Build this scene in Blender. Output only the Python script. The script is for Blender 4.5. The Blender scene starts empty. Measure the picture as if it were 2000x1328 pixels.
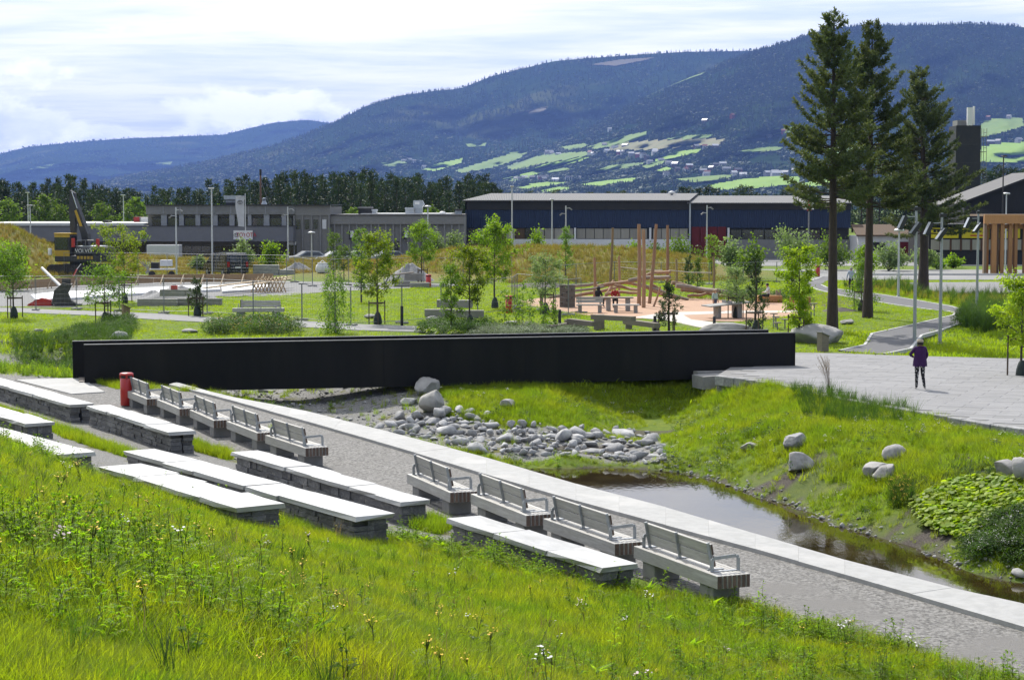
import bpy, math, random
import numpy as np
from mathutils import Vector, Matrix
random.seed(7); RNG = np.random.default_rng(7)
SC = bpy.context.scene; COL = SC.collection
PI = math.pi; R = math.radians
# ---------------------------------------------------------------- camera
F = 3700.0; EYE = 6.0; HOR = 400.0
PITCH = math.atan((664 - HOR) / F)
cd = bpy.data.cameras.new('camera'); cam = bpy.data.objects.new('camera', cd); COL.objects.link(cam)
cd.sensor_width = 36; cd.lens = 36 * F / 2000; cd.clip_start = 0.5; cd.clip_end = 40000
cam.location = (0, 0, EYE); cam.rotation_euler = (PI / 2 - PITCH, 0, 0); SC.camera = cam
# ---------------------------------------------------------------- render / view
SC.view_settings.view_transform = 'Standard'; SC.view_settings.look = 'None'
SC.view_settings.exposure = 0.12; SC.view_settings.gamma = 1
SC.cycles.use_denoising = True
SC.cycles.max_bounces = 6; SC.cycles.diffuse_bounces = 2; SC.cycles.glossy_bounces = 2
SC.cycles.transmission_bounces = 3; SC.cycles.transparent_max_bounces = 8; SC.cycles.volume_bounces = 0
SC.cycles.caustics_reflective = False; SC.cycles.caustics_refractive = False
SC.cycles.sample_clamp_indirect = 4
SC.render.use_persistent_data = False
# ---------------------------------------------------------------- sun and sky
SUN_EL = R(46); SUN_AZ = R(-21)                      # azimuth from +Y towards +X
SUNV = Vector((math.sin(SUN_AZ) * math.cos(SUN_EL), math.cos(SUN_AZ) * math.cos(SUN_EL), math.sin(SUN_EL)))
sl = bpy.data.lights.new('sun', 'SUN'); sl.energy = 5.0; sl.angle = R(0.55); sl.color = (1, .955, .88)
so = bpy.data.objects.new('sun', sl); COL.objects.link(so); so.location = (0, 0, 60)
so.rotation_euler = SUNV.to_track_quat('Z', 'Y').to_euler()
W = bpy.data.worlds.new('World'); SC.world = W; W.use_nodes = True
def build_world():
    nt = W.node_tree; N = nt.nodes; L = nt.links; N.clear()
    def nd(t, **k):
        n = N.new(t)
        for a, v in k.items(): setattr(n, a, v)
        return n
    def math_(op, a, b=None, c=None, clamp=False):
        n = nd('ShaderNodeMath', operation=op, use_clamp=clamp)
        for i, v in enumerate((a, b, c)):
            if v is None: continue
            if isinstance(v, (int, float)): n.inputs[i].default_value = v
            else: L.new(v, n.inputs[i])
        return n.outputs[0]
    def ramp(v, a, b, lo=0., hi=1.):
        n = nd('ShaderNodeMapRange', interpolation_type='SMOOTHSTEP')
        L.new(v, n.inputs[0]); n.inputs[1].default_value = a; n.inputs[2].default_value = b
        n.inputs[3].default_value = lo; n.inputs[4].default_value = hi
        return n.outputs[0]
    def noise(vec, scale, detail=6, rough=.55, dist=0.):
        n = nd('ShaderNodeTexNoise'); n.inputs['Scale'].default_value = scale
        n.inputs['Detail'].default_value = detail; n.inputs['Roughness'].default_value = rough
        n.inputs['Distortion'].default_value = dist; L.new(vec, n.inputs['Vector']); return n.outputs[0]
    def mixc(f, a, b):
        n = nd('ShaderNodeMix', data_type='RGBA')
        if isinstance(f, (int, float)): n.inputs[0].default_value = f
        else: L.new(f, n.inputs[0])
        for i, v in ((6, a), (7, b)):
            if isinstance(v, tuple): n.inputs[i].default_value = (*v, 1)
            else: L.new(v, n.inputs[i])
        return n.outputs[2]
    tc = nd('ShaderNodeTexCoord'); d = tc.outputs['Generated']
    sep = nd('ShaderNodeSeparateXYZ'); L.new(d, sep.inputs[0]); x, y, z = sep.outputs
    sky = nd('ShaderNodeTexSky', sky_type='NISHITA'); sky.sun_disc = False
    sky.sun_elevation = SUN_EL; sky.sun_rotation = SUN_AZ; sky.air_density = 1.0; sky.dust_density = 1.2; sky.ozone_density = 2
    # thin layered cloud deck, seen in perspective (a plane above the place)
    zz = math_('ADD', math_('MAXIMUM', z, 0.0), 0.035)
    comb = nd('ShaderNodeCombineXYZ'); L.new(math_('DIVIDE', x, zz), comb.inputs[0]); L.new(math_('DIVIDE', y, zz), comb.inputs[1])
    mp = nd('ShaderNodeMapping'); mp.inputs['Scale'].default_value = (.24, .36, 1); mp.inputs['Rotation'].default_value = (0, 0, R(-12)); mp.inputs['Location'].default_value = (3.1, 1.7, 0)
    L.new(comb.outputs[0], mp.inputs[0])
    n1 = noise(mp.outputs[0], 1.6, 5, .6, .3)
    veil = ramp(n1, .35, .60, .12, .97)
    # light towards the sun side
    dt = nd('ShaderNodeVectorMath', operation='DOT_PRODUCT'); L.new(d, dt.inputs[0]); dt.inputs[1].default_value = SUNV
    glow = ramp(dt.outputs['Value'], -.35, .95)
    vcol = mixc(glow, (2.3, 2.6, 3.1), (13.8, 13.7, 13.5))
    skyb = mixc(.60, sky.outputs[0], (7.6, 9.0, 11.6))
    c1 = mixc(veil, skyb, vcol)
    # band of cumulus low over the horizon
    mp2 = nd('ShaderNodeMapping'); mp2.inputs['Scale'].default_value = (1, 1, 1.9); mp2.inputs['Location'].default_value = (.37, .2, .12); L.new(d, mp2.inputs[0])
    n2 = noise(mp2.outputs[0], 13, 7, .56, .15)
    lim = noise(mp2.outputs[0], 6, 3, .5)
    top = math_('ADD', math_('MULTIPLY', lim, .085), .012)
    inside = math_('SUBTRACT', top, z)
    dens = math_('ADD', math_('MULTIPLY', inside, 9.), math_('MULTIPLY', math_('SUBTRACT', n2, .5), 1.6))
    cum = ramp(dens, -.02, .10, 0, .93)
    shade = ramp(noise(mp2.outputs[0], 24, 6, .62), .40, .60)
    deep = ramp(dens, .05, .45)
    ccol = mixc(math_('MULTIPLY', shade, math_('ADD', math_('MULTIPLY', deep, .7), .3)), (15.0, 14.9, 14.7), (8.0, 8.7, 10.2))
    c2 = mixc(cum, c1, ccol)
    bg = nd('ShaderNodeBackground'); bg.inputs['Strength'].default_value = 0.105; L.new(c2, bg.inputs[0])
    out = nd('ShaderNodeOutputWorld'); L.new(bg.outputs[0], out.inputs[0])
build_world()
W.cycles.sampling_method = 'MANUAL'; W.cycles.sample_map_resolution = 256
# ---------------------------------------------------------------- pixel -> place
cp, sp = math.cos(PITCH), math.sin(PITCH)
def ray(x, y):
    u = (np.asarray(x, float) - 1000) / F; w = (664 - np.asarray(y, float)) / F
    return u, cp + w * sp, -sp + w * cp
def G(x, y, z=0.0):                                   # where the view through a pixel meets height z
    a, b, c = ray(x, y); t = (z - EYE) / c
    return Vector((float(a * t), float(b * t), float(z)))
def P(x, y, Y):                                       # point at distance Y along the view axis
    a, b, c = ray(x, y); t = Y / b
    return Vector((float(a * t), float(Y), float(EYE + c * t)))
def PXM(Y): return F / Y                              # pixels per metre at distance Y
def srgb(r, g, b):
    f = lambda v: ((v / 255 + .055) / 1.055) ** 2.4 if v > 10 else v / 255 / 12.92
    return (f(r), f(g), f(b))
# ---------------------------------------------------------------- materials
MATS = {}
def _mk(name):
    m = bpy.data.materials.new(name); m.use_nodes = True; nt = m.node_tree; nt.nodes.clear()
    return m, nt
def _noise(nt, vec, scale, detail=4, rough=.6, out=0):
    n = nt.nodes.new('ShaderNodeTexNoise'); n.inputs['Scale'].default_value = scale; n.inputs['Detail'].default_value = detail
    n.inputs['Roughness'].default_value = rough; nt.links.new(vec, n.inputs['Vector']); return n.outputs[out]
def _ramp(nt, v, a, b):
    n = nt.nodes.new('ShaderNodeMapRange'); n.interpolation_type = 'SMOOTHSTEP'; nt.links.new(v, n.inputs[0])
    n.inputs[1].default_value = a; n.inputs[2].default_value = b; return n.outputs[0]
def _mix(nt, f, a, b, blend='MIX'):
    n = nt.nodes.new('ShaderNodeMix'); n.data_type = 'RGBA'; n.blend_type = blend
    if isinstance(f, (int, float)): n.inputs[0].default_value = f
    else: nt.links.new(f, n.inputs[0])
    for i, v in ((6, a), (7, b)):
        if isinstance(v, (tuple, list)): n.inputs[i].default_value = (*v[:3], 1)
        else: nt.links.new(v, n.inputs[i])
    return n.outputs[2]
def M(name, c1, c2=None, scale=6., rough=.8, metal=0., spec=.4, bump=0., bscale=30., stretch=None, c3=None, s3=1.2, rand=.0, coord='Object', coat=0.):
    """painted / mineral / wood surface: two tones by noise, optional third broad stain, fine bump, piece-to-piece variation"""
    if name in MATS: return MATS[name]
    m, nt = _mk(name); N = nt.nodes; L = nt.links
    tc = N.new('ShaderNodeTexCoord'); vec = tc.outputs[coord]
    if stretch:
        mp = N.new('ShaderNodeMapping'); mp.inputs['Scale'].default_value = stretch; L.new(vec, mp.inputs[0]); vec = mp.outputs[0]
    if rand or True:
        oi = N.new('ShaderNodeObjectInfo'); va = N.new('ShaderNodeVectorMath'); va.operation = 'MULTIPLY_ADD'
        cb = N.new('ShaderNodeCombineXYZ')
        for i in range(3): L.new(oi.outputs['Random'], cb.inputs[i])
        L.new(cb.outputs[0], va.inputs[0]); va.inputs[1].default_value = (37, 71, 53); L.new(vec, va.inputs[2]); vec = va.outputs[0]
    p = N.new('ShaderNodeBsdfPrincipled')
    c2 = c2 or tuple(v * .8 for v in c1)
    col = _mix(nt, _ramp(nt, _noise(nt, vec, scale, 6, .65), .32, .68), c1, c2)
    if c3: col = _mix(nt, _ramp(nt, _noise(nt, vec, s3, 3, .55), .5, .72), col, c3)
    if rand:
        mr = N.new('ShaderNodeMapRange'); L.new(oi.outputs['Random'], mr.inputs[0]); mr.inputs[3].default_value = 1 - rand; mr.inputs[4].default_value = 1 + rand
        cc = N.new('ShaderNodeCombineXYZ')
        for i in range(3): L.new(mr.outputs[0], cc.inputs[i])
        col = _mix(nt, 1.0, col, cc.outputs[0], 'MULTIPLY')
    L.new(col, p.inputs['Base Color']); p.inputs['Roughness'].default_value = rough; p.inputs['Metallic'].default_value = metal
    p.inputs['Specular IOR Level'].default_value = spec; p.inputs['Coat Weight'].default_value = coat
    if bump:
        b = N.new('ShaderNodeBump'); b.inputs['Strength'].default_value = min(1, bump); b.inputs['Distance'].default_value = .02 * max(1, bump)
        L.new(_noise(nt, vec, bscale, 5, .65), b.inputs['Height']); L.new(b.outputs[0], p.inputs['Normal'])
    o = N.new('ShaderNodeOutputMaterial'); L.new(p.outputs[0], o.inputs[0]); MATS[name] = m; return m
def LEAF(name, c1, c2, tr=None, trw=.45, scale=.8, rough=.55, rand=.25, spec=.25):
    """foliage: reflecting and letting light through, tone varies with place and plant"""
    if name in MATS: return MATS[name]
    m, nt = _mk(name); N = nt.nodes; L = nt.links
    geo = N.new('ShaderNodeNewGeometry'); oi = N.new('ShaderNodeObjectInfo')
    f = _ramp(nt, _noise(nt, geo.outputs['Position'], scale, 4, .7), .3, .7)
    col = _mix(nt, f, c1, c2)
    mr = N.new('ShaderNodeMapRange'); L.new(oi.outputs['Random'], mr.inputs[0]); mr.inputs[3].default_value = 1 - rand; mr.inputs[4].default_value = 1 + rand
    cc = N.new('ShaderNodeCombineXYZ')
    for i in range(3): L.new(mr.outputs[0], cc.inputs[i])
    col = _mix(nt, 1.0, col, cc.outputs[0], 'MULTIPLY')
    p = N.new('ShaderNodeBsdfPrincipled'); L.new(col, p.inputs['Base Color']); p.inputs['Roughness'].default_value = rough; p.inputs['Specular IOR Level'].default_value = spec
    t = N.new('ShaderNodeBsdfTranslucent')
    tcol = _mix(nt, 1.0, col, tr or (1.9, 2.0, .75), 'MULTIPLY'); L.new(tcol, t.inputs[0])
    mx = N.new('ShaderNodeMixShader'); mx.inputs[0].default_value = trw; L.new(p.outputs[0], mx.inputs[1]); L.new(t.outputs[0], mx.inputs[2])
    o = N.new('ShaderNodeOutputMaterial'); L.new(mx.outputs[0], o.inputs[0]); MATS[name] = m; return m
# ---------------------------------------------------------------- mesh helpers
def mesh_np(name, V, Fq, mats=None, mi=None, smooth=False):
    V = np.asarray(V, np.float32); Fq = np.asarray(Fq, np.int32); k = Fq.shape[1]
    me = bpy.data.meshes.new(name); me.vertices.add(len(V)); me.vertices.foreach_set('co', V.ravel())
    me.loops.add(Fq.size); me.loops.foreach_set('vertex_index', Fq.ravel())
    me.polygons.add(len(Fq)); me.polygons.foreach_set('loop_start', np.arange(0, Fq.size, k, dtype=np.int32))
    me.polygons.foreach_set('loop_total', np.full(len(Fq), k, np.int32))
    if mi is not None: me.polygons.foreach_set('material_index', np.asarray(mi, np.int32))
    if smooth: me.polygons.foreach_set('use_smooth', np.ones(len(Fq), bool))
    me.update(calc_edges=True)
    for m in (mats or []): me.materials.append(m)
    return me
class MB:
    def __init__(s): s.v = []; s.f = []; s.m = []; s.sm = []
    def add(s, vs, fs, mi=0, smooth=False):
        b = len(s.v); s.v += [tuple(v) for v in vs]; s.f += [tuple(b + i for i in f) for f in fs]; s.m += [mi] * len(fs); s.sm += [smooth] * len(fs); return s
    def box(s, c, d, rz=0., mi=0, mat=None, bev=0.):
        x, y, z = d[0] / 2, d[1] / 2, d[2] / 2
        if bev:
            b = min(bev, x * .45, y * .45, z * .45); vs = []; 
            for sz, ins in ((-z, b), (-z + b, 0), (z - b, 0), (z, b)):
                X, Y = x - ins, y - ins; k = b
                vs += [(-X + k, -Y, sz), (X - k, -Y, sz), (X, -Y + k, sz), (X, Y - k, sz), (X - k, Y, sz), (-X + k, Y, sz), (-X, Y - k, sz), (-X, -Y + k, sz)]
            fs = [tuple(range(7, -1, -1)), tuple(range(24, 32))]
            for r in range(3):
                for i in range(8): j = (i + 1) % 8; fs.append((r * 8 + i, r * 8 + j, r * 8 + 8 + j, r * 8 + 8 + i))
        else:
            vs = [(-x, -y, -z), (x, -y, -z), (x, y, -z), (-x, y, -z), (-x, -y, z), (x, -y, z), (x, y, z), (-x, y, z)]
            fs = [(3, 2, 1, 0), (4, 5, 6, 7), (0, 1, 5, 4), (1, 2, 6, 5), (2, 3, 7, 6), (3, 0, 4, 7)]
        if mat is None: mat = Matrix.Rotation(rz, 3, 'Z')
        c = Vector(c); return s.add([mat @ Vector(v) + c for v in vs], fs, mi)
    def beam(s, p, q, w, h, mi=0, up=(0, 0, 1)):
        p = Vector(p); q = Vector(q); d = q - p; l = d.length; d.normalize(); u = Vector(up)
        if abs(d.dot(u)) > .98: u = Vector((0, 1, 0))
        sd = d.cross(u).normalized(); u = sd.cross(d)
        m = Matrix((d, sd, u)).transposed(); return s.box((p + q) / 2, (l, w, h), mat=m, mi=mi)
    def tube(s, pts, rad, n=8, mi=0, cap=True, smooth=True):
        pts = [Vector(p) for p in pts]; k = len(pts)
        if isinstance(rad, (int, float)): rad = [rad] * k
        vs = []; fs = []; d0 = (pts[-1] - pts[0]).normalized()
        ref = Vector((0, 1, 0)) if abs(d0.y) < .75 else Vector((1, 0, 0))
        for i, p in enumerate(pts):
            d = (pts[min(i + 1, k - 1)] - pts[max(i - 1, 0)]).normalized()
            r_ = ref if abs(d.dot(ref)) < .97 else Vector((.3, .2, .93))
            a = d.cross(r_).normalized(); b = d.cross(a)
            for j in range(n):
                t = 2 * PI * j / n; vs.append(p + (a * math.cos(t) + b * math.sin(t)) * rad[i])
        for i in range(k - 1):
            for j in range(n): fs.append((i * n + j, i * n + (j + 1) % n, i * n + n + (j + 1) % n, i * n + n + j))
        s.add(vs, fs, mi, smooth)
        if cap: s.add(vs[:n], [tuple(range(n))][::1], mi); s.add(vs[-n:], [tuple(range(n - 1, -1, -1))], mi)
        return s
    def prism(s, poly, z0, z1, mi=0):
        n = len(poly); vs = [(p[0], p[1], z0) for p in poly] + [(p[0], p[1], z1) for p in poly]
        return s.add(vs, [tuple(range(n - 1, -1, -1)), tuple(range(n, 2 * n))] + [(i, (i + 1) % n, n + (i + 1) % n, n + i) for i in range(n)], mi)
    def extr(s, prof, a, b, mi=0):
        """closed profile given as 3-d points at one end, swept by vector a->b"""
        n = len(prof); o = Vector(b) - Vector(a); vs = [Vector(p) for p in prof] + [Vector(p) + o for p in prof]
        return s.add(vs, [tuple(range(n - 1, -1, -1)), tuple(range(n, 2 * n))] + [(i, (i + 1) % n, n + (i + 1) % n, n + i) for i in range(n)], mi)
    def lathe(s, prof, c=(0, 0, 0), n=16, mi=0, smooth=True):
        vs = []; fs = []; k = len(prof); c = Vector(c)
        for r, z in prof:
            for j in range(n): t = 2 * PI * j / n; vs.append(c + Vector((r * math.cos(t), r * math.sin(t), z)))
        for i in range(k - 1):
            for j in range(n): fs.append((i * n + j, i * n + (j + 1) % n, i * n + n + (j + 1) % n, i * n + n + j))
        s.add(vs, fs, mi, smooth)
        s.add(vs[:n], [tuple(range(n - 1, -1, -1))], mi); s.add(vs[-n:], [tuple(range(n))], mi); return s
    def mesh(s, name, mats):
        me = bpy.data.meshes.new(name); me.from_pydata(s.v, [], s.f)
        me.polygons.foreach_set('material_index', s.m); me.polygons.foreach_set('use_smooth', s.sm)
        for m in (mats if isinstance(mats, (list, tuple)) else [mats]): me.materials.append(m)
        me.update(); return me
    def obj(s, name, mats, parent=None, loc=(0, 0, 0), rz=0.):
        return link(name, s.mesh(name, mats), parent, loc, rz)
def link(name, me, parent=None, loc=(0, 0, 0), rz=0., scale=None):
    o = bpy.data.objects.new(name, me); COL.objects.link(o); o.location = loc
    if rz: o.rotation_euler = (0, 0, rz)
    if scale is not None: o.scale = scale if hasattr(scale, '__len__') else (scale,) * 3
    if parent is not None: o.parent = parent
    return o
def tag(o, label=None, cat=None, group=None, kind=None):
    if label: o['label'] = label
    if cat: o['category'] = cat
    if group: o['group'] = group
    if kind: o['kind'] = kind
    return o
def thing(name, label, cat, loc=(0, 0, 0), rz=0., group=None, scale=None):
    o = bpy.data.objects.new(name, None); COL.objects.link(o); o.location = loc; o.rotation_euler = (0, 0, rz); o.empty_display_size = .2
    if scale is not None: o.scale = (scale,) * 3 if not hasattr(scale, '__len__') else scale
    return tag(o, label, cat, group)
def copy_tree(o, parent=None):
    c = o.copy(); COL.objects.link(c)
    if parent is not None: c.parent = parent
    for ch in o.children: copy_tree(ch, c)
    return c
def struct(o): o['kind'] = 'structure'; return o
def in_poly(x, y, poly):
    x = np.asarray(x); y = np.asarray(y); r = np.zeros(x.shape, bool); n = len(poly)
    for i in range(n):
        x1, y1 = poly[i][0], poly[i][1]; x2, y2 = poly[(i + 1) % n][0], poly[(i + 1) % n][1]
        if y1 == y2: continue
        c = ((y1 > y) != (y2 > y)) & (x < (x2 - x1) * (y - y1) / (y2 - y1) + x1); r ^= c
    return r
def sstep(x, a, b):
    t = np.clip((x - a) / (b - a), 0, 1); return t * t * (3 - 2 * t)
def vnoise(x, y, s=1., seed=0):
    """smooth value noise for placing and shaping"""
    x = np.asarray(x) / s + seed * 17.3; y = np.asarray(y) / s - seed * 9.1
    xi = np.floor(x).astype(np.int64); yi = np.floor(y).astype(np.int64); fx = x - xi; fy = y - yi
    fx = fx * fx * (3 - 2 * fx); fy = fy * fy * (3 - 2 * fy)
    def h(a, b):
        n = (a * 374761393 + b * 668265263 + seed * 1442695) & 0x7fffffff; n = ((n ^ (n >> 13)) * 1274126177) & 0x7fffffff
        return ((n ^ (n >> 16)) & 0xffff) / 65535.
    return (h(xi, yi) * (1 - fx) + h(xi + 1, yi) * fx) * (1 - fy) + (h(xi, yi + 1) * (1 - fx) + h(xi + 1, yi + 1) * fx) * fy
def fbm(x, y, s, seed=0, o=4): return sum(vnoise(x, y, s / 2 ** i, seed + i) / 2 ** i for i in range(o)) / sum(1 / 2 ** i for i in range(o))
# ================================================================ terrain
WATER_Z = -1.42; PLAZA_Z = 0.12
def sline(x, y): return .9 * x + .53 * y - 3.1        # distance down the seating slope
_MS = [-60, -10, -4, -1, 2, 5, 7.5, 8.6, 9.6, 10.8, 11.8, 13.2, 14.4, 400]
_MZ = [5.0, 4.8, 4.5, 4.05, 3.25, 2.1, 1.25, .92, .68, .46, .30, .10, 0, 0]
VC = [  # px, py, height : the stream, its bed and banks
 (960,890,-.62),(1060,890,-.60),(1200,898,-.60),(1290,909,-.60),(1380,940,-.60),(1440,958,-.60),(1530,988,-.60),(1600,1013,-.60),(1700,1051,-.60),(1800,1081,-.60),(1900,1106,-.60),(2000,1129,-.60),(2200,1170,-.6),(2450,1225,-.6),
 (800,858,-.45),(900,850,-.36),(1000,845,-.28),(1100,862,-.30),(1250,875,-.38),(1300,890,-.45),(850,890,-.55),
 (600,790,-.38),(500,765,-.36),(700,830,-.48),(700,780,-.28),(800,775,-.24),(420,745,-.35),(620,760,-.25),
 (900,790,-.24),(1000,768,-.18),(1100,800,-.28),(1000,815,-.36),(1130,835,-.42),(1250,830,-.57),(1350,810,-.5),
 (1430,752,-.22),(1500,790,-.14),(1640,803,-.10),(1800,830,-.10),(2000,862,-.10),(2200,895,-.1),(2450,935,-.1),
 (1400,850,-.28),(1550,860,-.17),(1700,870,-.15),(1550,920,-.32),(1750,920,-.20),(1900,930,-.15),(1650,970,-.38),(1850,1000,-.30),(1950,1020,-.2),(2000,1060,-.3),(1750,1030,-.5),
 (60,703,-.45),(150,725,-.45),(250,735,-.42),(-60,690,-.45),(-200,672,-.45),(120,690,-.45),(330,730,-.4),
 (0,676,-.2),(150,680,-.15),(260,690,-.15),(0,658,0),(150,655,0),(250,660,0),(400,670,0),(700,700,0),(900,752,-.17),(-200,650,0),
 (0,722,-.1),(100,728,-.1),(-100,705,-.1),(60,735,0),(150,745,0),(-100,728,0),(300,752,-.12),(380,762,-.12),
 (1090,750,-.17),(1420,720,0),(1600,700,0),(1800,720,0),(2000,740,0),(2300,760,0)]
VC = [(a, b, c * 2.5 if c <= -.16 else c * 1.3) for a, b, c in VC] + [(1200,850,-1.42),(1250,860,-1.45),(1300,850,-1.45),(1220,815,-1.38),(1300,812,-1.38),(1390,825,-1.2),(1250,795,-1.1),(1330,790,-1.05),(1190,795,-1.0),(1425,748,-.12),(1460,765,-.18),(1520,780,-.2),(1150,752,-.4),(1200,748,-.42),(1250,746,-.42),(1320,743,-.42),(1380,741,-.42),(1200,722,0),(1300,720,0)]
_vp = [[*G(a, b, c)[:2], c] for a, b, c in VC]
for (kx_, ky_), dz in zip([(600,805),(740,840),(880,877),(950,896),(1040,922),(1125,947),(1300,993),(1475,1045),(1650,1096),(1860,1151),(1990,1180),(2200,1235)], (-.85, -1.1, -1.4, -1.75, -1.85, -1.9, -1.95, -1.95, -1.95, -1.95, -1.95, -1.95)):
    q_ = G(kx_, ky_, .06); _vp += [[q_.x + .9, q_.y + .45, dz], [q_.x + 2.2, q_.y + 1.1, dz - .05]]
for (wx_, wy_), (kx_, ky_) in zip([(1060,890),(1200,898),(1290,909),(1380,940),(1440,958),(1530,988),(1600,1013),(1700,1051),(1800,1081),(1900,1106),(2000,1129),(2200,1170),(2450,1225)], [(990,905),(1060,928),(1125,947),(1220,970),(1300,993),(1400,1022),(1475,1045),(1600,1082),(1700,1110),(1800,1137),(1900,1160),(2100,1210),(2350,1270)]):
    w_, k_ = G(wx_, wy_, -1.5), G(kx_, ky_, 0)
    for f_, dz in ((.82, -1.72), (.5, -1.9)): _vp.append([w_.x * f_ + k_.x * (1 - f_), w_.y * f_ + k_.y * (1 - f_), dz])
_vp = np.array(_vp)
def _tps_fit():
    x = _vp[:, :2] / 10.; n = len(x); d = np.linalg.norm(x[:, None] - x[None], axis=2); K = np.where(d > 0, d * d * np.log(d + 1e-9), 0) + .02 * np.eye(n)
    Pm = np.hstack([np.ones((n, 1)), x]); A = np.zeros((n + 3, n + 3)); A[:n, :n] = K; A[:n, n:] = Pm; A[n:, :n] = Pm.T
    return np.linalg.solve(A, np.concatenate([_vp[:, 2], np.zeros(3)]))
_tw = _tps_fit()
def _tps(x, y):
    sh = np.shape(x); q = np.stack([np.ravel(x), np.ravel(y)], 1) / 10.; out = np.zeros(len(q)); c = _vp[:, :2] / 10.
    for i in range(0, len(q), 20000):
        d = np.linalg.norm(q[i:i + 20000, None] - c[None], axis=2); out[i:i + 20000] = (np.where(d > 0, d * d * np.log(d + 1e-9), 0) @ _tw[:-3]) + _tw[-3] + q[i:i + 20000] @ _tw[-2:]
    return out.reshape(sh)
BUMPS = [(4.5, 160, 9.5, 8, 2.15), (-7, 161, 9, 7, 1.25), (14, 165, 6, 7, 1.0), (-45.5, 168, 4.6, 8, 3.3), (-54, 160, 7, 10, 2.6), (-36, 173, 11, 7, 1.2), (-17, 174, 8, 6, .8)]
# kerb between gravel path and water, inner and outer edge
KIN = [G(*p, .06) for p in [(330,752),(396,769),(450,783),(525,804),(600,825),(705,855),(810,886),(950,929),(1125,980),(1300,1028),(1475,1075),(1650,1125),(1780,1163),(1905,1200)]]
KOUT = [G(*p, .06) for p in [(345,748),(413,767),(465,779),(540,793),(600,805),(740,840),(880,877),(950,896),(1125,947),(1300,993),(1475,1045),(1650,1096),(1860,1151),(1990,1180)]]
_kx = np.array([(a + b) / 2 for a, b in zip([p.x for p in KIN], [p.x for p in KOUT])]); _ky = np.array([(a.y + b.y) / 2 for a, b in zip(KIN, KOUT)])
def kerb_side(x, y):
    """>0 on the water side of the kerb line"""
    o = np.argsort(_ky); return x - np.interp(y, _ky[o], _kx[o])
def H(x, y, detail=True):
    x = np.asarray(x, float); y = np.asarray(y, float)
    s = sline(x, y); m = np.interp(s, _MS, _MZ) * sstep(y, 95, 70)
    m = m + np.where(s < 8.2, (fbm(x, y, 2.2, 3) - .5) * .28 * sstep(s, 8.2, 5.5), 0)
    side = kerb_side(x, y) + np.clip(y - 58, 0, 99) * .0
    wgt = sstep(side, -.05, .35) * sstep(y, 92, 84) * sstep(y, 20, 24)
    wgt = np.where(y > 61, sstep(s, 12, 16) * sstep(y, 92, 84), wgt)
    v = np.zeros(x.shape); sel = wgt > 0
    if sel.any(): v[sel] = np.minimum(_tps(x[sel], y[sel]), 0)
    if detail: v = v + np.where(v < -.04, (fbm(x, y, 1.3, 5) - .5) * .16, 0)
    g = m + v * wgt
    for bx, by, rx, ry, h in BUMPS: g = g + h * np.exp(-((x - bx) / rx) ** 2 - ((y - by) / ry) ** 2) * (1 if not detail else .86 + .28 * fbm(x, y, 4, 11))
    return g
def h1(x, y): return float(H(np.array([x]), np.array([y]))[0])
_gy = np.geomspace(6, 230, 170)
def GH(px, py):
    """where the view through a pixel first meets the ground"""
    a, b, c = (float(v) for v in ray(px, py)); lo, hi, Yv = 6., 230., _gy
    for _ in range(2):
        t = Yv / b; dz = EYE + c * t - H(a * t, Yv); k = int(np.argmax(dz <= 0)) if (dz <= 0).any() else len(Yv) - 1
        lo, hi = Yv[max(k - 1, 0)], Yv[k]; Yv = np.linspace(lo, hi, 24)
    t = hi / b; return Vector((a * t, hi, h1(a * t, hi)))
def geo(a, b, n): return list(np.geomspace(a, b, n)[1:])
xs = np.array(sorted([-v for v in geo(60, 15900, 30)] + list(np.arange(-60, -24, 1.)) + list(np.arange(-24, 24, .33)) + list(np.arange(24, 60.1, 1.)) + geo(60, 15900, 30)))
ys = np.array(list(np.arange(-60, -6, 4.)) + list(np.arange(-6, 22, .5)) + list(np.arange(22, 78, .3)) + list(np.arange(78, 200.1, 1.)) + geo(200, 15700, 40))
gx, gy = np.meshgrid(xs, ys); gz = H(gx, gy)
gz = gz - np.where((gx ** 2 + gy ** 2) > 700 ** 2, 3., 0)
nx, ny = len(xs), len(ys)
idx = np.arange(nx * ny).reshape(ny, nx)
gf = np.stack([idx[:-1, :-1], idx[:-1, 1:], idx[1:, 1:], idx[1:, :-1]], -1).reshape(-1, 4)
def pxpoly(pts, z=0.): return [G(a, b, z) for a, b in pts]
PX_GOLD = [(770,505),(1000,475),(1460,500),(1460,565),(1180,575),(1000,560),(960,545),(780,540)]
SOILPX = [[(1440,935),(1620,880),(1660,905),(1600,940),(1680,950),(1560,985),(1480,965)],[(1680,1030),(1800,985),(1900,1010),(1860,1075),(1740,1060)],[(1850,880),(1990,900),(1960,960),(1830,930)],[(430,1283),(560,1290),(640,1330),(420,1330)],[(1590,650-80),(1700,590),(1690,600),(1590,600)]]
BEDPX = ([(300,745),(420,742),(640,745),(830,760),(880,790),(860,815),(1000,835),(1170,850),(1290,860),(1305,905),(1150,896),(960,892),(860,872),(700,840),(480,785),(380,766)], [(-300,668),(0,690),(150,700),(330,725),(420,745),(300,760),(180,735),(60,718),(-300,690)])
BEDW = [[GH(*q) for q in pp] for pp in BEDPX]
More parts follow.
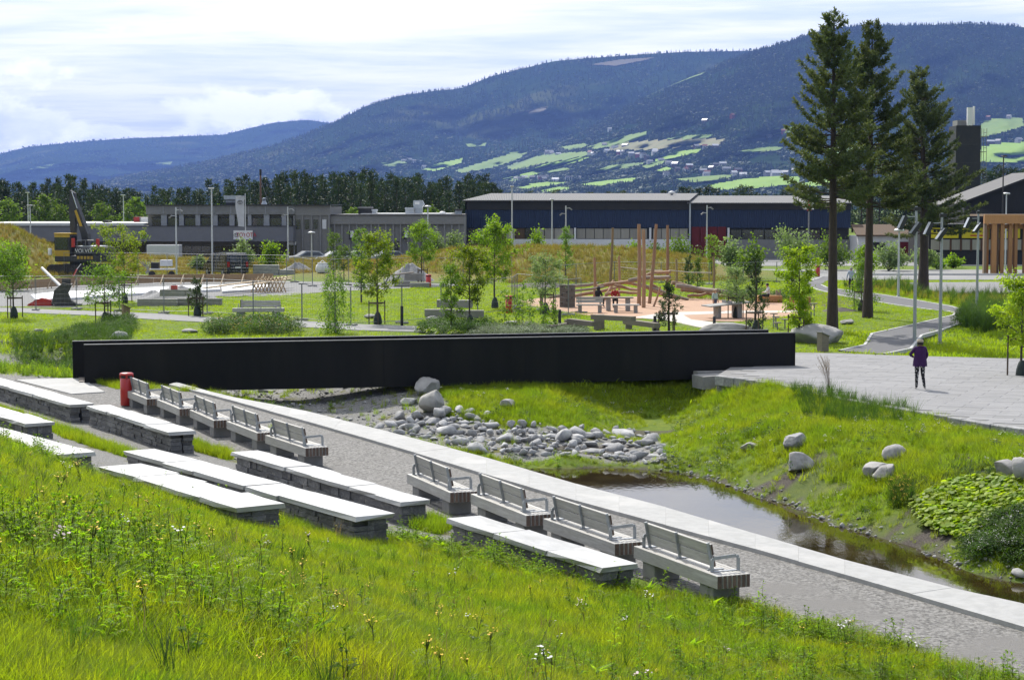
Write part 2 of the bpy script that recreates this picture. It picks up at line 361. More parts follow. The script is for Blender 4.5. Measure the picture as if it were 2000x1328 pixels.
def ground_masks(x, y):
    gold = np.clip(sum(h * np.exp(-((x - bx) / (rx * 1.25)) ** 2 - ((y - by) / (ry * 1.35)) ** 2) for bx, by, rx, ry, h in BUMPS) * 1.5 - .25, 0, 1)
    gold = np.clip(gold * (.65 + .7 * fbm(x, y, 3., 2)), 0, 1)
    soil = np.zeros(x.shape)
    for k, pp in enumerate(SOILPX):
        c = [GH(*q) for q in pp]; soil = np.maximum(soil, in_poly(x, y, c) * (.35 + .65 * (fbm(x, y, 1.2, 91) > .5)))
    s = sline(x, y)
    soil = np.maximum(soil, .9 * ((kerb_side(x, y) > .1) & (y > 20) & (y < 62) & (H(x, y, False) < -1.40)))
    bed = (in_poly(x, y, BEDW[0]) | in_poly(x, y, BEDW[1])) * 1.
    terr = ((s > 9.4) & (s < 14.6) & (y > 30) & (y < 66)) * 1.
    return gold, soil, np.maximum(bed, terr)
gold, soil, bed = ground_masks(gx.ravel(), gy.ravel())
def ground_mat():
    m, nt = _mk('ground_turf'); N = nt.nodes; L = nt.links
    g = N.new('ShaderNodeNewGeometry'); pos = g.outputs['Position']
    n1 = _ramp(nt, _noise(nt, pos, .35, 5, .6), .35, .65); n2 = _ramp(nt, _noise(nt, pos, 3.5, 4, .7), .3, .7); n3 = _noise(nt, pos, 26, 5, .7)
    turf = _mix(nt, n1, (.12, .185, .012), (.18, .22, .018)); turf = _mix(nt, n2, turf, (.09, .15, .012))
    goldc = _mix(nt, n2, (.21, .17, .045), (.15, .15, .03))
    soilc = _mix(nt, _ramp(nt, n3, .35, .65), (.055, .045, .037), (.12, .105, .092))
    bedc = _mix(nt, _ramp(nt, n3, .3, .62), (.10, .098, .092), (.30, .295, .28)); bedc = _mix(nt, _ramp(nt, _noise(nt, pos, 1.1, 4, .6), .56, .66), bedc, (.13, .13, .03))
    def at(k):
        a = N.new('ShaderNodeAttribute'); a.attribute_name = k; return a.outputs['Fac']
    c = _mix(nt, at('gold'), turf, goldc); c = _mix(nt, at('bed'), c, bedc); c = _mix(nt, at('soil'), c, soilc)
    p = N.new('ShaderNodeBsdfPrincipled'); L.new(c, p.inputs['Base Color']); p.inputs['Roughness'].default_value = .9; p.inputs['Specular IOR Level'].default_value = .2
    b = N.new('ShaderNodeBump'); b.inputs['Strength'].default_value = .8; b.inputs['Distance'].default_value = .06; L.new(n3, b.inputs['Height']); L.new(b.outputs[0], p.inputs['Normal'])
    o = N.new('ShaderNodeOutputMaterial'); L.new(p.outputs[0], o.inputs[0]); return m
me = mesh_np('ground', np.stack([gx, gy, gz], -1).reshape(-1, 3), gf, [ground_mat()], smooth=True)
for k, v in (('gold', gold), ('soil', soil), ('bed', bed)):
    a = me.attributes.new(k, 'FLOAT', 'POINT'); a.data.foreach_set('value', np.asarray(v, np.float32))
struct(link('ground', me))
# ---------------------------------------------------------------- flat sheets
gravel = M('path_gravel', (.085, .082, .077), (.33, .32, .30), 17, .95, bump=1.6, bscale=34, c3=(.20, .192, .18), s3=.5)
asph = M('asphalt', (.105, .105, .110), (.135, .135, .140), 30, .9, bump=.4, bscale=80, c3=(.155, .155, .155), s3=.15)
asph_l = M('pale_asphalt', (.20, .20, .20), (.25, .25, .245), 20, .9, c3=(.28, .275, .265), s3=.2)
conc = M('concrete', (.37, .37, .36), (.31, .31, .30), 5, .75, bump=.15, bscale=60, c3=(.41, .405, .39), s3=.8)
concg = M('grey_concrete', (.27, .265, .255), (.33, .325, .31), 4, .85, bump=.25, bscale=40)
yardm = M('yard_gravel', (.16, .16, .158), (.27, .27, .265), 9, .95, bump=1, bscale=20, c3=(.22, .22, .21), s3=.3)
def sheet(name, pts, z, mat, skirt=.25):
    mb = MB(); mb.prism([(p[0], p[1]) for p in pts], z - skirt, z); o = struct(mb.obj(name, mat))
    return o
def along(pts, off):
    """polyline moved sideways"""
    out = []
    for i, p in enumerate(pts):
        d = (pts[min(i + 1, len(pts) - 1)] - pts[max(i - 1, 0)]); n = Vector((-d.y, d.x, 0)).normalized(); out.append(p + n * off)
    return out
def arc(a, b, n): return [a.lerp(b, i / (n - 1)) for i in range(n)]
# gravel path between the seating and the kerb
inner = [G(*p, .02) for p in [(2060,1328+60),(1950,1330),(1450,1193),(1240,1125),(1000,1062),(860,1020),(640,955),(470,900),(390,868),(180,806),(60,766),(-40,735)]]
sheet('gravel_path', [Vector((p.x, p.y, 0)) for p in inner] + [G(20, 726), G(150, 744), G(250, 752)] + KIN + [G(2060, 1240), G(2300, 1300)], .022, gravel)
# kerb: pale concrete strip, cast in bays
kerb = thing('concrete_kerb', 'long pale concrete kerb between gravel path and stream', 'kerb', (0, 0, 0))
kpts_i, kpts_o = [], []
for i in range(len(KIN) - 1):
    for t in (0, .5): kpts_i.append(KIN[i].lerp(KIN[i + 1], t)); kpts_o.append(KOUT[i].lerp(KOUT[i + 1], t))
kpts_i.append(KIN[-1]); kpts_o.append(KOUT[-1])
d = (KIN[-1] - KIN[-3]).normalized(); kpts_i.append(KIN[-1] + d * 8); kpts_o.append(KOUT[-1] + d * 8)
for i in range(len(kpts_i) - 1):
    a, b, c, e = kpts_i[i], kpts_i[i + 1], kpts_o[i + 1], kpts_o[i]; g = .0015
    dd = (b - a).normalized() * g; q = [a + dd, b - dd, c - dd, e + dd]; cen = sum(q, Vector()) / 4
    mb = MB(); mb.prism([((v - cen).x, (v - cen).y) for v in q], -2.4, .09 + .002 * (i % 3)); mb.obj('kerb_bay', conc, kerb, (cen.x, cen.y, 0))
# landing slabs at the left end of the bridge
land = struct(MB().prism([p[:2] for p in pxpoly([(30,744),(168,740),(176,752),(205,768),(140,772)])], -.3, .05).obj('landing_slab', conc))
# water
def water_mat():
    m, nt = _mk('stream_water'); N = nt.nodes; L = nt.links
    p = N.new('ShaderNodeBsdfPrincipled'); g = N.new('ShaderNodeNewGeometry')
    c = _mix(nt, _ramp(nt, _noise(nt, g.outputs['Position'], .8, 4, .6), .35, .7), (.022, .015, .005), (.05, .038, .012))
    L.new(c, p.inputs['Base Color']); p.inputs['Roughness'].default_value = .035; p.inputs['IOR'].default_value = 1.33; p.inputs['Specular IOR Level'].default_value = .6
    mp = N.new('ShaderNodeMapping'); mp.inputs['Scale'].default_value = (1, .35, 1); L.new(g.outputs['Position'], mp.inputs[0])
    b = N.new('ShaderNodeBump'); b.inputs['Strength'].default_value = .10; b.inputs['Distance'].default_value = .015; L.new(_noise(nt, mp.outputs[0], 9, 3, .5), b.inputs['Height']); L.new(b.outputs[0], p.inputs['Normal'])
    o = N.new('ShaderNodeOutputMaterial'); L.new(p.outputs[0], o.inputs[0]); return m
wp = [KOUT[i] for i in range(6, len(KOUT))] + [kpts_o[-1]]
wp = [v + Vector((-.35, 0, 0)) for v in wp]
far = [G(*p, WATER_Z) for p in [(2700,1245),(2450,1205),(2200,1150),(2000,1110),(1800,1062),(1600,995),(1440,942),(1300,895),(1200,882),(1060,876),(960,874),(890,870)]]
wv = [(p.x, p.y, WATER_Z) for p in wp + far]
struct(MB().add(wv, [tuple(range(len(wv)))]).obj('stream_water', water_mat()))
# plaza at the right with paving slabs
plz = pxpoly([(1400,733),(1520,748),(1640,778),(1720,790),(1800,805),(2000,837),(2400,895),(2400,703),(1960,699),(1740,693),(1640,689),(1555,688),(1470,690)], PLAZA_Z)
slabm = M('paving_slab', (.22, .22, .225), (.25, .247, .247), 3, .85, bump=.12, bscale=60, rand=.07, c3=(.20, .20, .20), s3=.9)
jointm = M('paving_joint', (.19, .19, .185), (.22, .215, .21), 8, .9)
plaza = sheet('plaza', plz, PLAZA_Z - .012, jointm, 1.6)
def paving():
    ang = R(90 - 22.6); u = Vector((math.cos(ang), math.sin(ang), 0)); v = Vector((u.y, -u.x, 0)); o = Vector((10, 62, 0)); lim = []
    for i in range(-30, 40):
        for j in range(-30, 50):
            w, l = .62, 1.24
            c = o + u * (i * w) + v * (j * l + (i % 2) * .62)
            cor = [c + u * a * w / 2 + v * b * l / 2 for a, b in ((-1, -1), (1, -1), (1, 1), (-1, 1))]
            if not all(in_poly(np.array([q.x for q in cor]), np.array([q.y for q in cor]), plz)): continue
            px = 1000 + F * c.x / c.y
            if px > 2080: continue
            lim.append((c.y, c))
    lim.sort(key=lambda t: t[0])
    mb = MB(); mb.prism([tuple((u * a * .305 + v * b * .614)[:2]) for a, b in ((-1, -1), (-1, 1), (1, 1), (1, -1))], -.06, 0); me = mb.mesh('paving_slab', slabm)
    rest = MB()
    for k, (_, c) in enumerate(lim):
        z = PLAZA_Z + random.uniform(-.001, .003)
        if k < 290: link('paving_slab', me, plaza, (c.x, c.y, z))
        else: rest.prism([tuple((c + u * a * .305 + v * b * .614)[:2]) for a, b in ((-1, -1), (-1, 1), (1, 1), (1, -1))], -.06 + z, z)
    if rest.v: tag(rest.obj('paving_slabs', slabm, plaza), kind='stuff')
paving()
# rough stone edging of the plaza towards the bank
edge = thing('stone_edging', 'row of rough grey edging stones along the plaza above the bank', 'edging', (0, 0, 0))
ep = pxpoly([(1400,733),(1520,748),(1640,778),(1720,790),(1800,805),(2000,837),(2200,866)], PLAZA_Z)
edm = M('edging_stone', (.34, .34, .34), (.22, .22, .22), 9, .9, bump=.8, bscale=25, rand=.15)
for a, b in zip(ep[:-1], ep[1:]):
    n = max(1, int((b - a).length / .55)); ang = math.atan2((b - a).y, (b - a).x)
    for i in range(n):
        c = a.lerp(b, (i + .5) / n); MB().box((0, 0, 0), ((b - a).length / n - .015, random.uniform(.22, .3), .34), bev=.02).obj('edging_stone', edm, edge, (c.x, c.y - .08, PLAZA_Z - .155 + random.uniform(-.012, .012)), ang + random.uniform(-.02, .02))
# asphalt paths and roads
SP_IN = [(1640,686),(1689,675),(1703,653),(1784,635),(1861,617),(1866,613),(1852,609),(1820,606),(1748,596),(1690,587),(1640,577),(1598,567),(1578,559),(1577,553),(1588,548),(1608,541)]
SP_OUT = [(1632,541),(1610,552),(1604,557),(1614,562),(1640,566),(1712,575),(1793,588),(1856,599),(1884,607),(1890,618),(1874,633),(1838,646),(1800,656),(1779,682),(1726,693)]
sheet('asphalt_path', pxpoly(SP_IN + SP_OUT), .03, asph)
edgec = M('kerb_white', (.50, .50, .485), (.42, .42, .41), 6, .8)
for nm, pts in (('path_kerb', SP_IN), ('path_kerb', SP_OUT[2:])):
    w = [G(*p) for p in pts]; a = along(w, .06); b = along(w, -.06); mb = MB()
    for i in range(len(w) - 1):
        mb.add([(a[i].x, a[i].y,   .055), (b[i].x, b[i].y,   .055), (b[i + 1].x, b[i + 1].y,   .055), (a[i + 1].x, a[i + 1].y,   .055), (a[i].x, a[i].y, -.1), (b[i].x, b[i].y, -.1), (b[i + 1].x, b[i + 1].y, -.1), (a[i + 1].x, a[i + 1].y, -.1)], [(0, 1, 2, 3), (0, 3, 7, 4), (1, 5, 6, 2)])
    struct(mb.obj(nm, edgec))
sheet('park_path', pxpoly([(-200,590),(0,601),(128,607),(237,610),(320,614),(400,620),(580,627),(700,634),(816,638),(950,640),(1100,648),(1000,662),(852,656),(820,649),(700,646),(580,639),(420,631),(320,626),(160,616),(0,610),(-200,602)]), .03, asph_l)
sheet('yard', pxpoly([(-200,612),(0,599),(130,600),(240,588),(330,586),(430,580),(560,578),(620,572),(720,566),(840,562),(1000,553),(1000,549),(840,547),(720,545),(660,541),(600,541),(250,541),(60,548),(-200,552)]), .018, yardm)
sheet('road', pxpoly([(1395,547),(1590,549),(1700,547),(2300,547),(2300,528),(1640,527),(1395,526)]), .025, asph_l)
sheet('car_park', [(-120, 178), (2, 178), (2, 200), (-120, 200)], .02, asph)
sheet('forecourt', [(2.5, 186), (120, 186), (120, 212), (2.5, 212)], .02, asph_l)
sheet('gravel_bed', pxpoly([(1700,553),(1980,550),(2300,550),(2300,575),(1960,572),(1890,574),(1800,571),(1740,566)]), .016, yardm)
for (x0, y0, x1, y1) in ((1395, 537, 1590, 538), (1700, 538, 2300, 538)):
    a, b = G(x0, y0), G(x1, y1); mb = MB(); mb.beam((a.x, a.y, .06), (b.x, b.y, .06), .35, .2); struct(mb.obj('road_kerb', edgec))
    mb = MB(); mb.beam((a.x, a.y + 1.2, .04), (b.x, b.y + 1.2, .04), 1.6, .06); struct(mb.obj('road_verge', M('verge', (.10, .13, .02), (.15, .14, .04), 3, .9)))
# play area surface
orange = M('play_surface', (.40, .25, .165), (.45, .29, .19), 8, .9, c3=(.37, .235, .165), s3=.2, bump=.2)
cream = M('cream_concrete', (.50, .46, .40), (.56, .52, .46), 4, .85)
sheet('play_surface', pxpoly([(1018,588),(1060,582),(1150,579),(1300,581),(1480,585),(1560,592),(1592,600),(1585,607),(1555,615),(1500,625),(1440,629),(1360,627),(1318,619),(1230,624),(1150,617),(1080,606),(1030,596)]), .028, orange)
sheet('cream_path', pxpoly([(1236,621),(1300,611),(1420,608.5),(1562,607.5),(1560,610.5),(1420,613),(1335,616.5),(1350,625),(1440,636),(1510,652),(1440,656),(1370,641),(1300,626)]), .034, cream)
# ================================================================ scatter helper (many small plants drawn from a few grown ones)
def scatter(name, pts, rots, scls, picks, protos, label, cat, kind='stuff', parent=None):
    n = len(pts); me = bpy.data.meshes.new(name); me.vertices.add(n); me.vertices.foreach_set('co', np.asarray(pts, np.float32).ravel())
    for k, t, v in (('rot', 'FLOAT_VECTOR', rots), ('scl', 'FLOAT_VECTOR', scls), ('pick', 'INT', picks)):
        a = me.attributes.new(k, t, 'POINT')
        a.data.foreach_set('vector' if t == 'FLOAT_VECTOR' else 'value', np.asarray(v, np.float32 if t != 'INT' else np.int32).ravel())
    o = link(name, me, parent); tag(o, label, cat, None, kind)
    for p in protos:
        for m in p.data.materials:
            if m.name not in me.materials: me.materials.append(m)
    nt = bpy.data.node_groups.new(name, 'GeometryNodeTree')
    nt.interface.new_socket('Geometry', in_out='INPUT', socket_type='NodeSocketGeometry'); nt.interface.new_socket('Geometry', in_out='OUTPUT', socket_type='NodeSocketGeometry')
    N = nt.nodes; L = nt.links; gi = N.new('NodeGroupInput'); go = N.new('NodeGroupOutput'); jn = N.new('GeometryNodeJoinGeometry')
    def attr(k, t):
        a = N.new('GeometryNodeInputNamedAttribute'); a.data_type = t; a.inputs[0].default_value = k; return a.outputs[0]
    ra, sa, pa = attr('rot', 'FLOAT_VECTOR'), attr('scl', 'FLOAT_VECTOR'), attr('pick', 'INT')
    for i, p in enumerate(protos):
        oi = N.new('GeometryNodeObjectInfo'); oi.inputs[0].default_value = p; oi.transform_space = 'ORIGINAL'
        cm = N.new('FunctionNodeCompare'); cm.data_type = 'INT'; cm.operation = 'EQUAL'; L.new(pa, cm.inputs[2]); cm.inputs[3].default_value = i
        ip = N.new('GeometryNodeInstanceOnPoints'); L.new(gi.outputs[0], ip.inputs['Points']); L.new(cm.outputs[0], ip.inputs['Selection'])
        L.new(oi.outputs['Geometry'], ip.inputs['Instance']); L.new(ra, ip.inputs['Rotation']); L.new(sa, ip.inputs['Scale'])
        L.new(ip.outputs[0], jn.inputs[0])
    L.new(jn.outputs[0], go.inputs[0]); md = o.modifiers.new('scatter', 'NODES'); md.node_group = nt
    return o
def proto(me): return bpy.data.objects.new(me.name, me)      # grown once, only drawn through scatter
def rz_only(n, rng, tilt=.0): return np.stack([rng.normal(0, tilt, n) if tilt else np.zeros(n), rng.normal(0, tilt, n) if tilt else np.zeros(n), rng.uniform(0, 2 * PI, n)], 1)
def s3(a): return np.repeat(np.asarray(a)[:, None], 3, 1)
# ================================================================ far hills
def crest(pts): a = np.array(pts, float); return a[:, 0], a[:, 1]
HILLS = {
 'far_hill': dict(c=[(-900,335),(-300,322),(0,303),(60,288),(150,279),(250,272),(350,268),(440,265),(490,252),(540,241),(600,236),(645,242),(720,258),(800,290),(1100,350)], Df=9500, Dc=13000, foot=392),
 'wooded_hill': dict(c=[(-900,396),(-200,392),(60,378),(180,359),(300,337),(400,319),(520,291),(600,264),(650,243),(720,208),(780,190),(850,180),(900,176),(960,152),(1080,123),(1180,115),(1250,110),(1340,105),(1480,103),(1600,106),(1800,118),(2800,150)], Df=4600, Dc=8200, foot=394),
 'farmed_hill': dict(c=[(640,397),(760,388),(900,352),(1020,308),(1130,262),(1230,208),(1350,152),(1420,123),(1480,101),(1560,78),(1610,60),(1700,55),(1800,54),(1870,52),(1950,54),(2000,59),(2300,80),(2900,110)], Df=2900, Dc=6300, foot=396)}
def hill_pt(h, u, t):
    """u: bearing as picture column, t: 0 foot .. 1 crest"""
    cx, cy = crest(h['c']); yc = np.interp(u, cx, cy); D = h['Df'] + (h['Dc'] - h['Df']) * t
    g = .30 * t + .70 * t * t * (1.9 - .9 * t)
    y = h['foot'] + (yc - h['foot']) * g
    rel = (fbm(u, t * 900, 170, 21) - .5) * .22 * np.sin(np.pi * np.clip(t, 0, 1)) + (fbm(u, t * 1400, 60, 25) - .5) * .05 * np.sin(np.pi * np.clip(t, 0, 1))
    D = D * (1 + rel)
    return np.stack([(u - 1000) / F * D, D, EYE + (HOR - y) / F * D], -1)
def hill_y(h, u, t):
    cx, cy = crest(h['c']); yc = np.interp(u, cx, cy); g = .30 * t + .70 * t * t * (1.9 - .9 * t); return h['foot'] + (yc - h['foot']) * g
def hill_t(h, u, y):
    t = np.linspace(0, 1, 400); return np.interp(-np.asarray(y), -hill_y(h, np.full(400, float(u)), t), t)
def hill_mat():
    m, nt = _mk('hill_forest_floor'); N = nt.nodes; L = nt.links; g = N.new('ShaderNodeNewGeometry'); pos = g.outputs['Position']
    a = _ramp(nt, _noise(nt, pos, .0035, 6, .62), .38, .62); b = _ramp(nt, _noise(nt, pos, .02, 6, .7), .35, .65); c = _ramp(nt, _noise(nt, pos, .0016, 3, .5), .6, .68)
    col = _mix(nt, a, (.018, .034, .014), (.032, .052, .018)); col = _mix(nt, b, col, (.012, .026, .012)); col = _mix(nt, c, col, (.065, .075, .028))
    p = N.new('ShaderNodeBsdfDiffuse'); L.new(col, p.inputs[0]); o = N.new('ShaderNodeOutputMaterial'); L.new(p.outputs[0], o.inputs[0]); return m
hm = hill_mat()
for nm, h in HILLS.items():
    u = np.arange(h['c'][0][0], h['c'][-1][0] + 1, 16.); t = np.concatenate([np.linspace(0, 1, 60), [1.06, 1.2]]); U, T = np.meshgrid(u, t)
    V = hill_pt(h, U, np.minimum(T, 1)); V[-2, :, 1] *= 1.04; V[-2, :, 2] -= 20; V[-1, :, 1] *= 1.2; V[-1, :, 2] = -30; V[0, :, 2] = -4
    ii = np.arange(U.size).reshape(U.shape); fq = np.stack([ii[:-1, :-1], ii[:-1, 1:], ii[1:, 1:], ii[1:, :-1]], -1).reshape(-1, 4)
    struct(link(nm, mesh_np(nm, V.reshape(-1, 3), fq, [hm], smooth=True)))
# fields on the slopes: outlines in picture terms, laid on the hill they belong to
FIELDS = [  # (hill, [(px,py)...], colour 0 green 1 straw 2 bright)
 ('farmed_hill', [(985,329),(1050,309),(1090,304),(1150,300),(1150,306),(1095,318),(1050,326),(1000,338)], 0),
 ('farmed_hill', [(1145,292),(1200,275),(1262,262),(1260,272),(1210,288),(1160,296)], 0),
 ('farmed_hill', [(1180,290),(1260,280),(1330,277),(1415,276),(1400,288),(1330,293),(1260,298),(1200,300)], 1),
 ('farmed_hill', [(1275,313),(1330,300),(1368,296),(1360,304),(1310,314),(1280,320)], 2),
 ('farmed_hill', [(1010,345),(1060,326),(1155,306),(1150,313),(1080,334),(1030,350)], 2),
 ('farmed_hill', [(1155,340),(1190,328),(1260,322),(1250,328),(1190,340),(1165,346)], 0),
 ('farmed_hill', [(1280,338),(1300,331),(1312,334),(1300,341)], 2),
 ('farmed_hill', [(1380,368),(1440,356),(1500,350),(1560,350),(1560,362),(1490,372),(1400,377)], 2),
 ('farmed_hill', [(1120,366),(1180,358),(1240,352),(1235,360),(1170,368)], 2), ('farmed_hill', [(1250,330),(1275,322),(1300,318),(1290,326),(1262,334)], 0), ('farmed_hill', [(1090,292),(1140,284),(1150,289),(1110,298)], 0), ('farmed_hill', [(1320,355),(1380,349),(1430,346),(1420,354),(1350,362)], 0), ('farmed_hill', [(1440,300),(1480,294),(1530,290),(1520,298),(1460,306)], 0), ('farmed_hill', [(1000,372),(1040,366),(1060,368),(1030,378)], 2), ('farmed_hill', [(1060,340),(1100,332),(1120,334),(1080,346)], 0), ('farmed_hill', [(1300,276),(1340,270),(1390,268),(1380,274),(1320,280)], 0), ('farmed_hill', [(1590,300),(1640,290),(1700,286),(1690,298),(1620,308)], 0),
 ('farmed_hill', [(1480,262),(1520,255),(1560,252),(1550,262),(1500,270)], 0),
 ('farmed_hill', [(1030,364),(1070,360),(1110,358),(1100,364),(1050,370)], 2),
 ('farmed_hill', [(1050,378),(1090,370),(1120,371),(1100,380),(1060,383)], 2),
 ('farmed_hill', [(975,352),(1030,346),(1040,352),(1000,360)], 0),
 ('farmed_hill', [(1900,262),(1918,240),(1990,236),(1996,252),(1940,268),(1905,275)], 0),
 ('farmed_hill', [(1890,322),(1912,292),(1960,284),(2080,280),(2080,322),(1990,322)], 2),
 ('farmed_hill', [(1560,365),(1600,356),(1650,352),(1640,362),(1590,370)], 2),
 ('wooded_hill', [(745,322),(790,318),(800,326),(760,330)], 0),
 ('wooded_hill', [(825,335),(860,322),(905,312),(900,322),(850,338)], 2),
 ('wooded_hill', [(890,336),(950,318),(990,306),(1020,300),(1020,312),(960,332),(900,342)], 0),
 ('wooded_hill', [(910,285),(950,283),(948,289),(915,291)], 0), ('wooded_hill', [(995,302),(1030,298),(1028,305),(1000,309)], 0),
 ('wooded_hill', [(1150,132),(1210,122),(1275,118),(1255,124),(1200,134)], 3), ('wooded_hill', [(980,232),(1020,222),(1070,212),(1062,222),(1010,234)], 3),
 ('farmed_hill', [(1233,190),(1290,170),(1375,146),(1366,152),(1300,176),(1240,195)], 0),
 ('far_hill', [(45,338),(80,328),(110,322),(95,332)], 0), ('far_hill', [(300,322),(340,318),(335,324)], 0)]
fmat = [M('meadow', (.11, .20, .02), (.14, .21, .025), .02, .9, coord='Object', c3=(.09, .15, .03), s3=.004), M('stubble', (.20, .18, .075), (.15, .16, .05), .02, .9), M('bright_meadow', (.16, .29, .015), (.19, .31, .02), .01, .9), M('clear_fell', (.09, .07, .04), (.06, .055, .03), .02, .9)]
FPOLY = []
for hn, pp, ci in FIELDS:
    h = HILLS[hn]; W_ = np.array([[u, hill_t(h, u, y)] for u, y in pp])
    FPOLY.append((hn, W_)); u0, u1, t0, t1 = W_[:, 0].min(), W_[:, 0].max(), W_[:, 1].min(), W_[:, 1].max()
    nu, ntt = 26, 14; U, T = np.meshgrid(np.linspace(u0, u1, nu), np.linspace(t0, t1, ntt)); V = hill_pt(h, U, T).reshape(-1, 3); V[:, 2] += 5
    ii = np.arange(nu * ntt).reshape(ntt, nu); fq = np.stack([ii[:-1, :-1], ii[:-1, 1:], ii[1:, 1:], ii[1:, :-1]], -1).reshape(-1, 4)
    cu = (U[:-1, :-1] + (u1 - u0) / nu / 2).ravel(); ct = (T[:-1, :-1] + (t1 - t0) / ntt / 2).ravel(); fq = fq[in_poly(cu, ct, W_)]
    if len(fq): struct(link('field', mesh_np('field', V, fq, [fmat[ci]], smooth=True)))
# ---------------------------------------------------------------- hill forest
def lowpoly_spruce(seed, h=1., r=.19, tiers=4, n=6):
    rg = random.Random(seed); v = []; f = []
    for k in range(tiers):
        z0 = h * (.06 + .8 * k / tiers); z1 = h * min(1, .06 + .8 * (k + 1.7) / tiers); rr = r * (1 - .78 * k / tiers)
        b = len(v)
        for j in range(n): a = 2 * PI * j / n + k; q = rr * rg.uniform(.65, 1.15); v.append((q * math.cos(a), q * math.sin(a), z0 - rg.uniform(0, .05) * h))
        v.append((0, 0, z1)); f += [(b + j, b + (j + 1) % n, b + n) for j in range(n)]
    return v, f
def lowpoly_broad(seed, n=26):
    rg = random.Random(seed); v = []; f = []
    for _ in range(n):
        a = rg.uniform(0, 2 * PI); e = rg.uniform(-.5, 1.4); d = Vector((math.cos(a) * math.cos(e), math.sin(a) * math.cos(e), math.sin(e))); c = Vector((d.x * .30, d.y * .30, .55 + d.z * .36))
        t = d.orthogonal().normalized(); s_ = d.cross(t); b = len(v); k = rg.uniform(.14, .24)
        v += [c + t * k, c + s_ * k * .9, c - t * k * .8 + d * .05, c - s_ * k]; f.append((b, b + 1, b + 2, b + 3))
    return v, f
fs1 = LEAF('hill_spruce', (.012, .028, .011), (.022, .042, .015), trw=.05, scale=.004, rand=.12); fs2 = LEAF('hill_birch', (.034, .068, .014), (.05, .088, .018), trw=.12, scale=.004, rand=.12)
hp = []
for i in range(2): v, f = lowpoly_spruce(i); m = bpy.data.meshes.new('hill_spruce'); m.from_pydata(v, [], f); m.materials.append(fs1); hp.append(proto(m))
for i in range(2): v, f = lowpoly_broad(i); m = bpy.data.meshes.new('hill_birch'); m.from_pydata(v, [], f); m.materials.append(fs2); hp.append(proto(m))
HS = [(1068,305),(1078,304),(1090,306),(1152,303),(1160,305),(1185,300),(1210,303),(1214,302),(1232,306),(1245,308),(1255,308),(1262,312),(1278,300),(1290,318),(1305,324),(1318,326),(1322,336),(1338,337),(1345,330),(1372,340),(1380,344),(1388,334),(1398,328),(1410,326),(1417,336),(1378,346),(1432,345),(1450,347),(1497,344),(1512,342),(1530,343),(1358,292),(1375,292),(1395,291),(1190,258),(1375,242),(1430,232),(1010,353),(1018,355),(1025,351),(1040,352),(1055,352),(1062,356),(1085,356),(1110,353),(1128,352),(1140,349),(1175,346),(1550,340),(1500,270),(1530,262),(1552,258),(1180,288),(1200,294),(1268,322),(1220,290),(1925,236),(1965,234),(1985,280),(1930,284),(1945,283),(1300,345),(1440,338)]
def forest(nm, h, n, u0, u1, tmax=1.0, hgt=(9, 16), tmin=.0, clear=None):
    u = RNG.uniform(u0, u1, n * 3); t = tmin + (tmax - tmin) * RNG.uniform(0, 1, n * 3) ** .8
    keep = RNG.uniform(0, 1, n * 3) < .25 + 1.3 * sstep(fbm(u, t * 900, 55, 31), .34, .56)
    low = hill_y(h, u, t) > 245
    keep &= ~(low & (fbm(u, t * 1300, 30, 33) > .55) & (nm == 'farmed_hill'))
    for hu, hy in HS if nm == 'farmed_hill' else []:
        ht = float(hill_t(h, hu, hy)); keep &= ~((np.abs(u - hu) < 9) & (t > ht - .014) & (t < ht + .004))
    for hn, W_ in FPOLY:
        if HILLS[hn] is h:
            keep &= ~in_poly(u, t, W_)
            keep &= ~in_poly(u, t + .008, W_)
    u, t = u[keep][:n], t[keep][:n]; n = len(u); p = hill_pt(h, u, t); hh = RNG.uniform(*hgt, n)
    br = (RNG.uniform(0, 1, n) < .12 + .5 * sstep(hill_y(h, u, t), 230, 320) * (fbm(u, t * 1000, 40, 35) > .45))
    scl = np.stack([hh * np.where(br, .9, 1.) * RNG.uniform(.8, 1.3, n), hh * np.where(br, .9, 1.), hh * np.where(br, .75, 1)], 1)
    return scatter(nm + '_wood', p, rz_only(n, RNG), scl, np.where(br, RNG.integers(2, 4, n), RNG.integers(0, 2, n)), hp, 'dark wood covering the ' + nm.replace('_', ' ') + ' beyond the roofs', 'forest')
forest('far_hill', HILLS['far_hill'], 5000, -80, 1000, hgt=(12, 22), tmin=.3)
forest('wooded_hill', HILLS['wooded_hill'], 26000, -80, 1560, hgt=(10, 18))
forest('farmed_hill', HILLS['farmed_hill'], 52000, 640, 2080, hgt=(7, 15))
for nm, u0, u1 in (('far_hill', 0, 700), ('wooded_hill', 300, 1500), ('farmed_hill', 1400, 2050)):   # crest line trees
    h = HILLS[nm]; n = 900; u = RNG.uniform(u0, u1, n); t = RNG.uniform(.965, 1., n); p = hill_pt(h, u, t); hh = RNG.uniform(9, 16, n) * (.8 if nm == 'far_hill' else 1)
    scatter(nm + '_crest_wood', p, rz_only(n, RNG), s3(hh), RNG.integers(0, 2, n), hp, 'jagged line of spruce along the crest of the ' + nm.replace('_', ' '), 'forest')
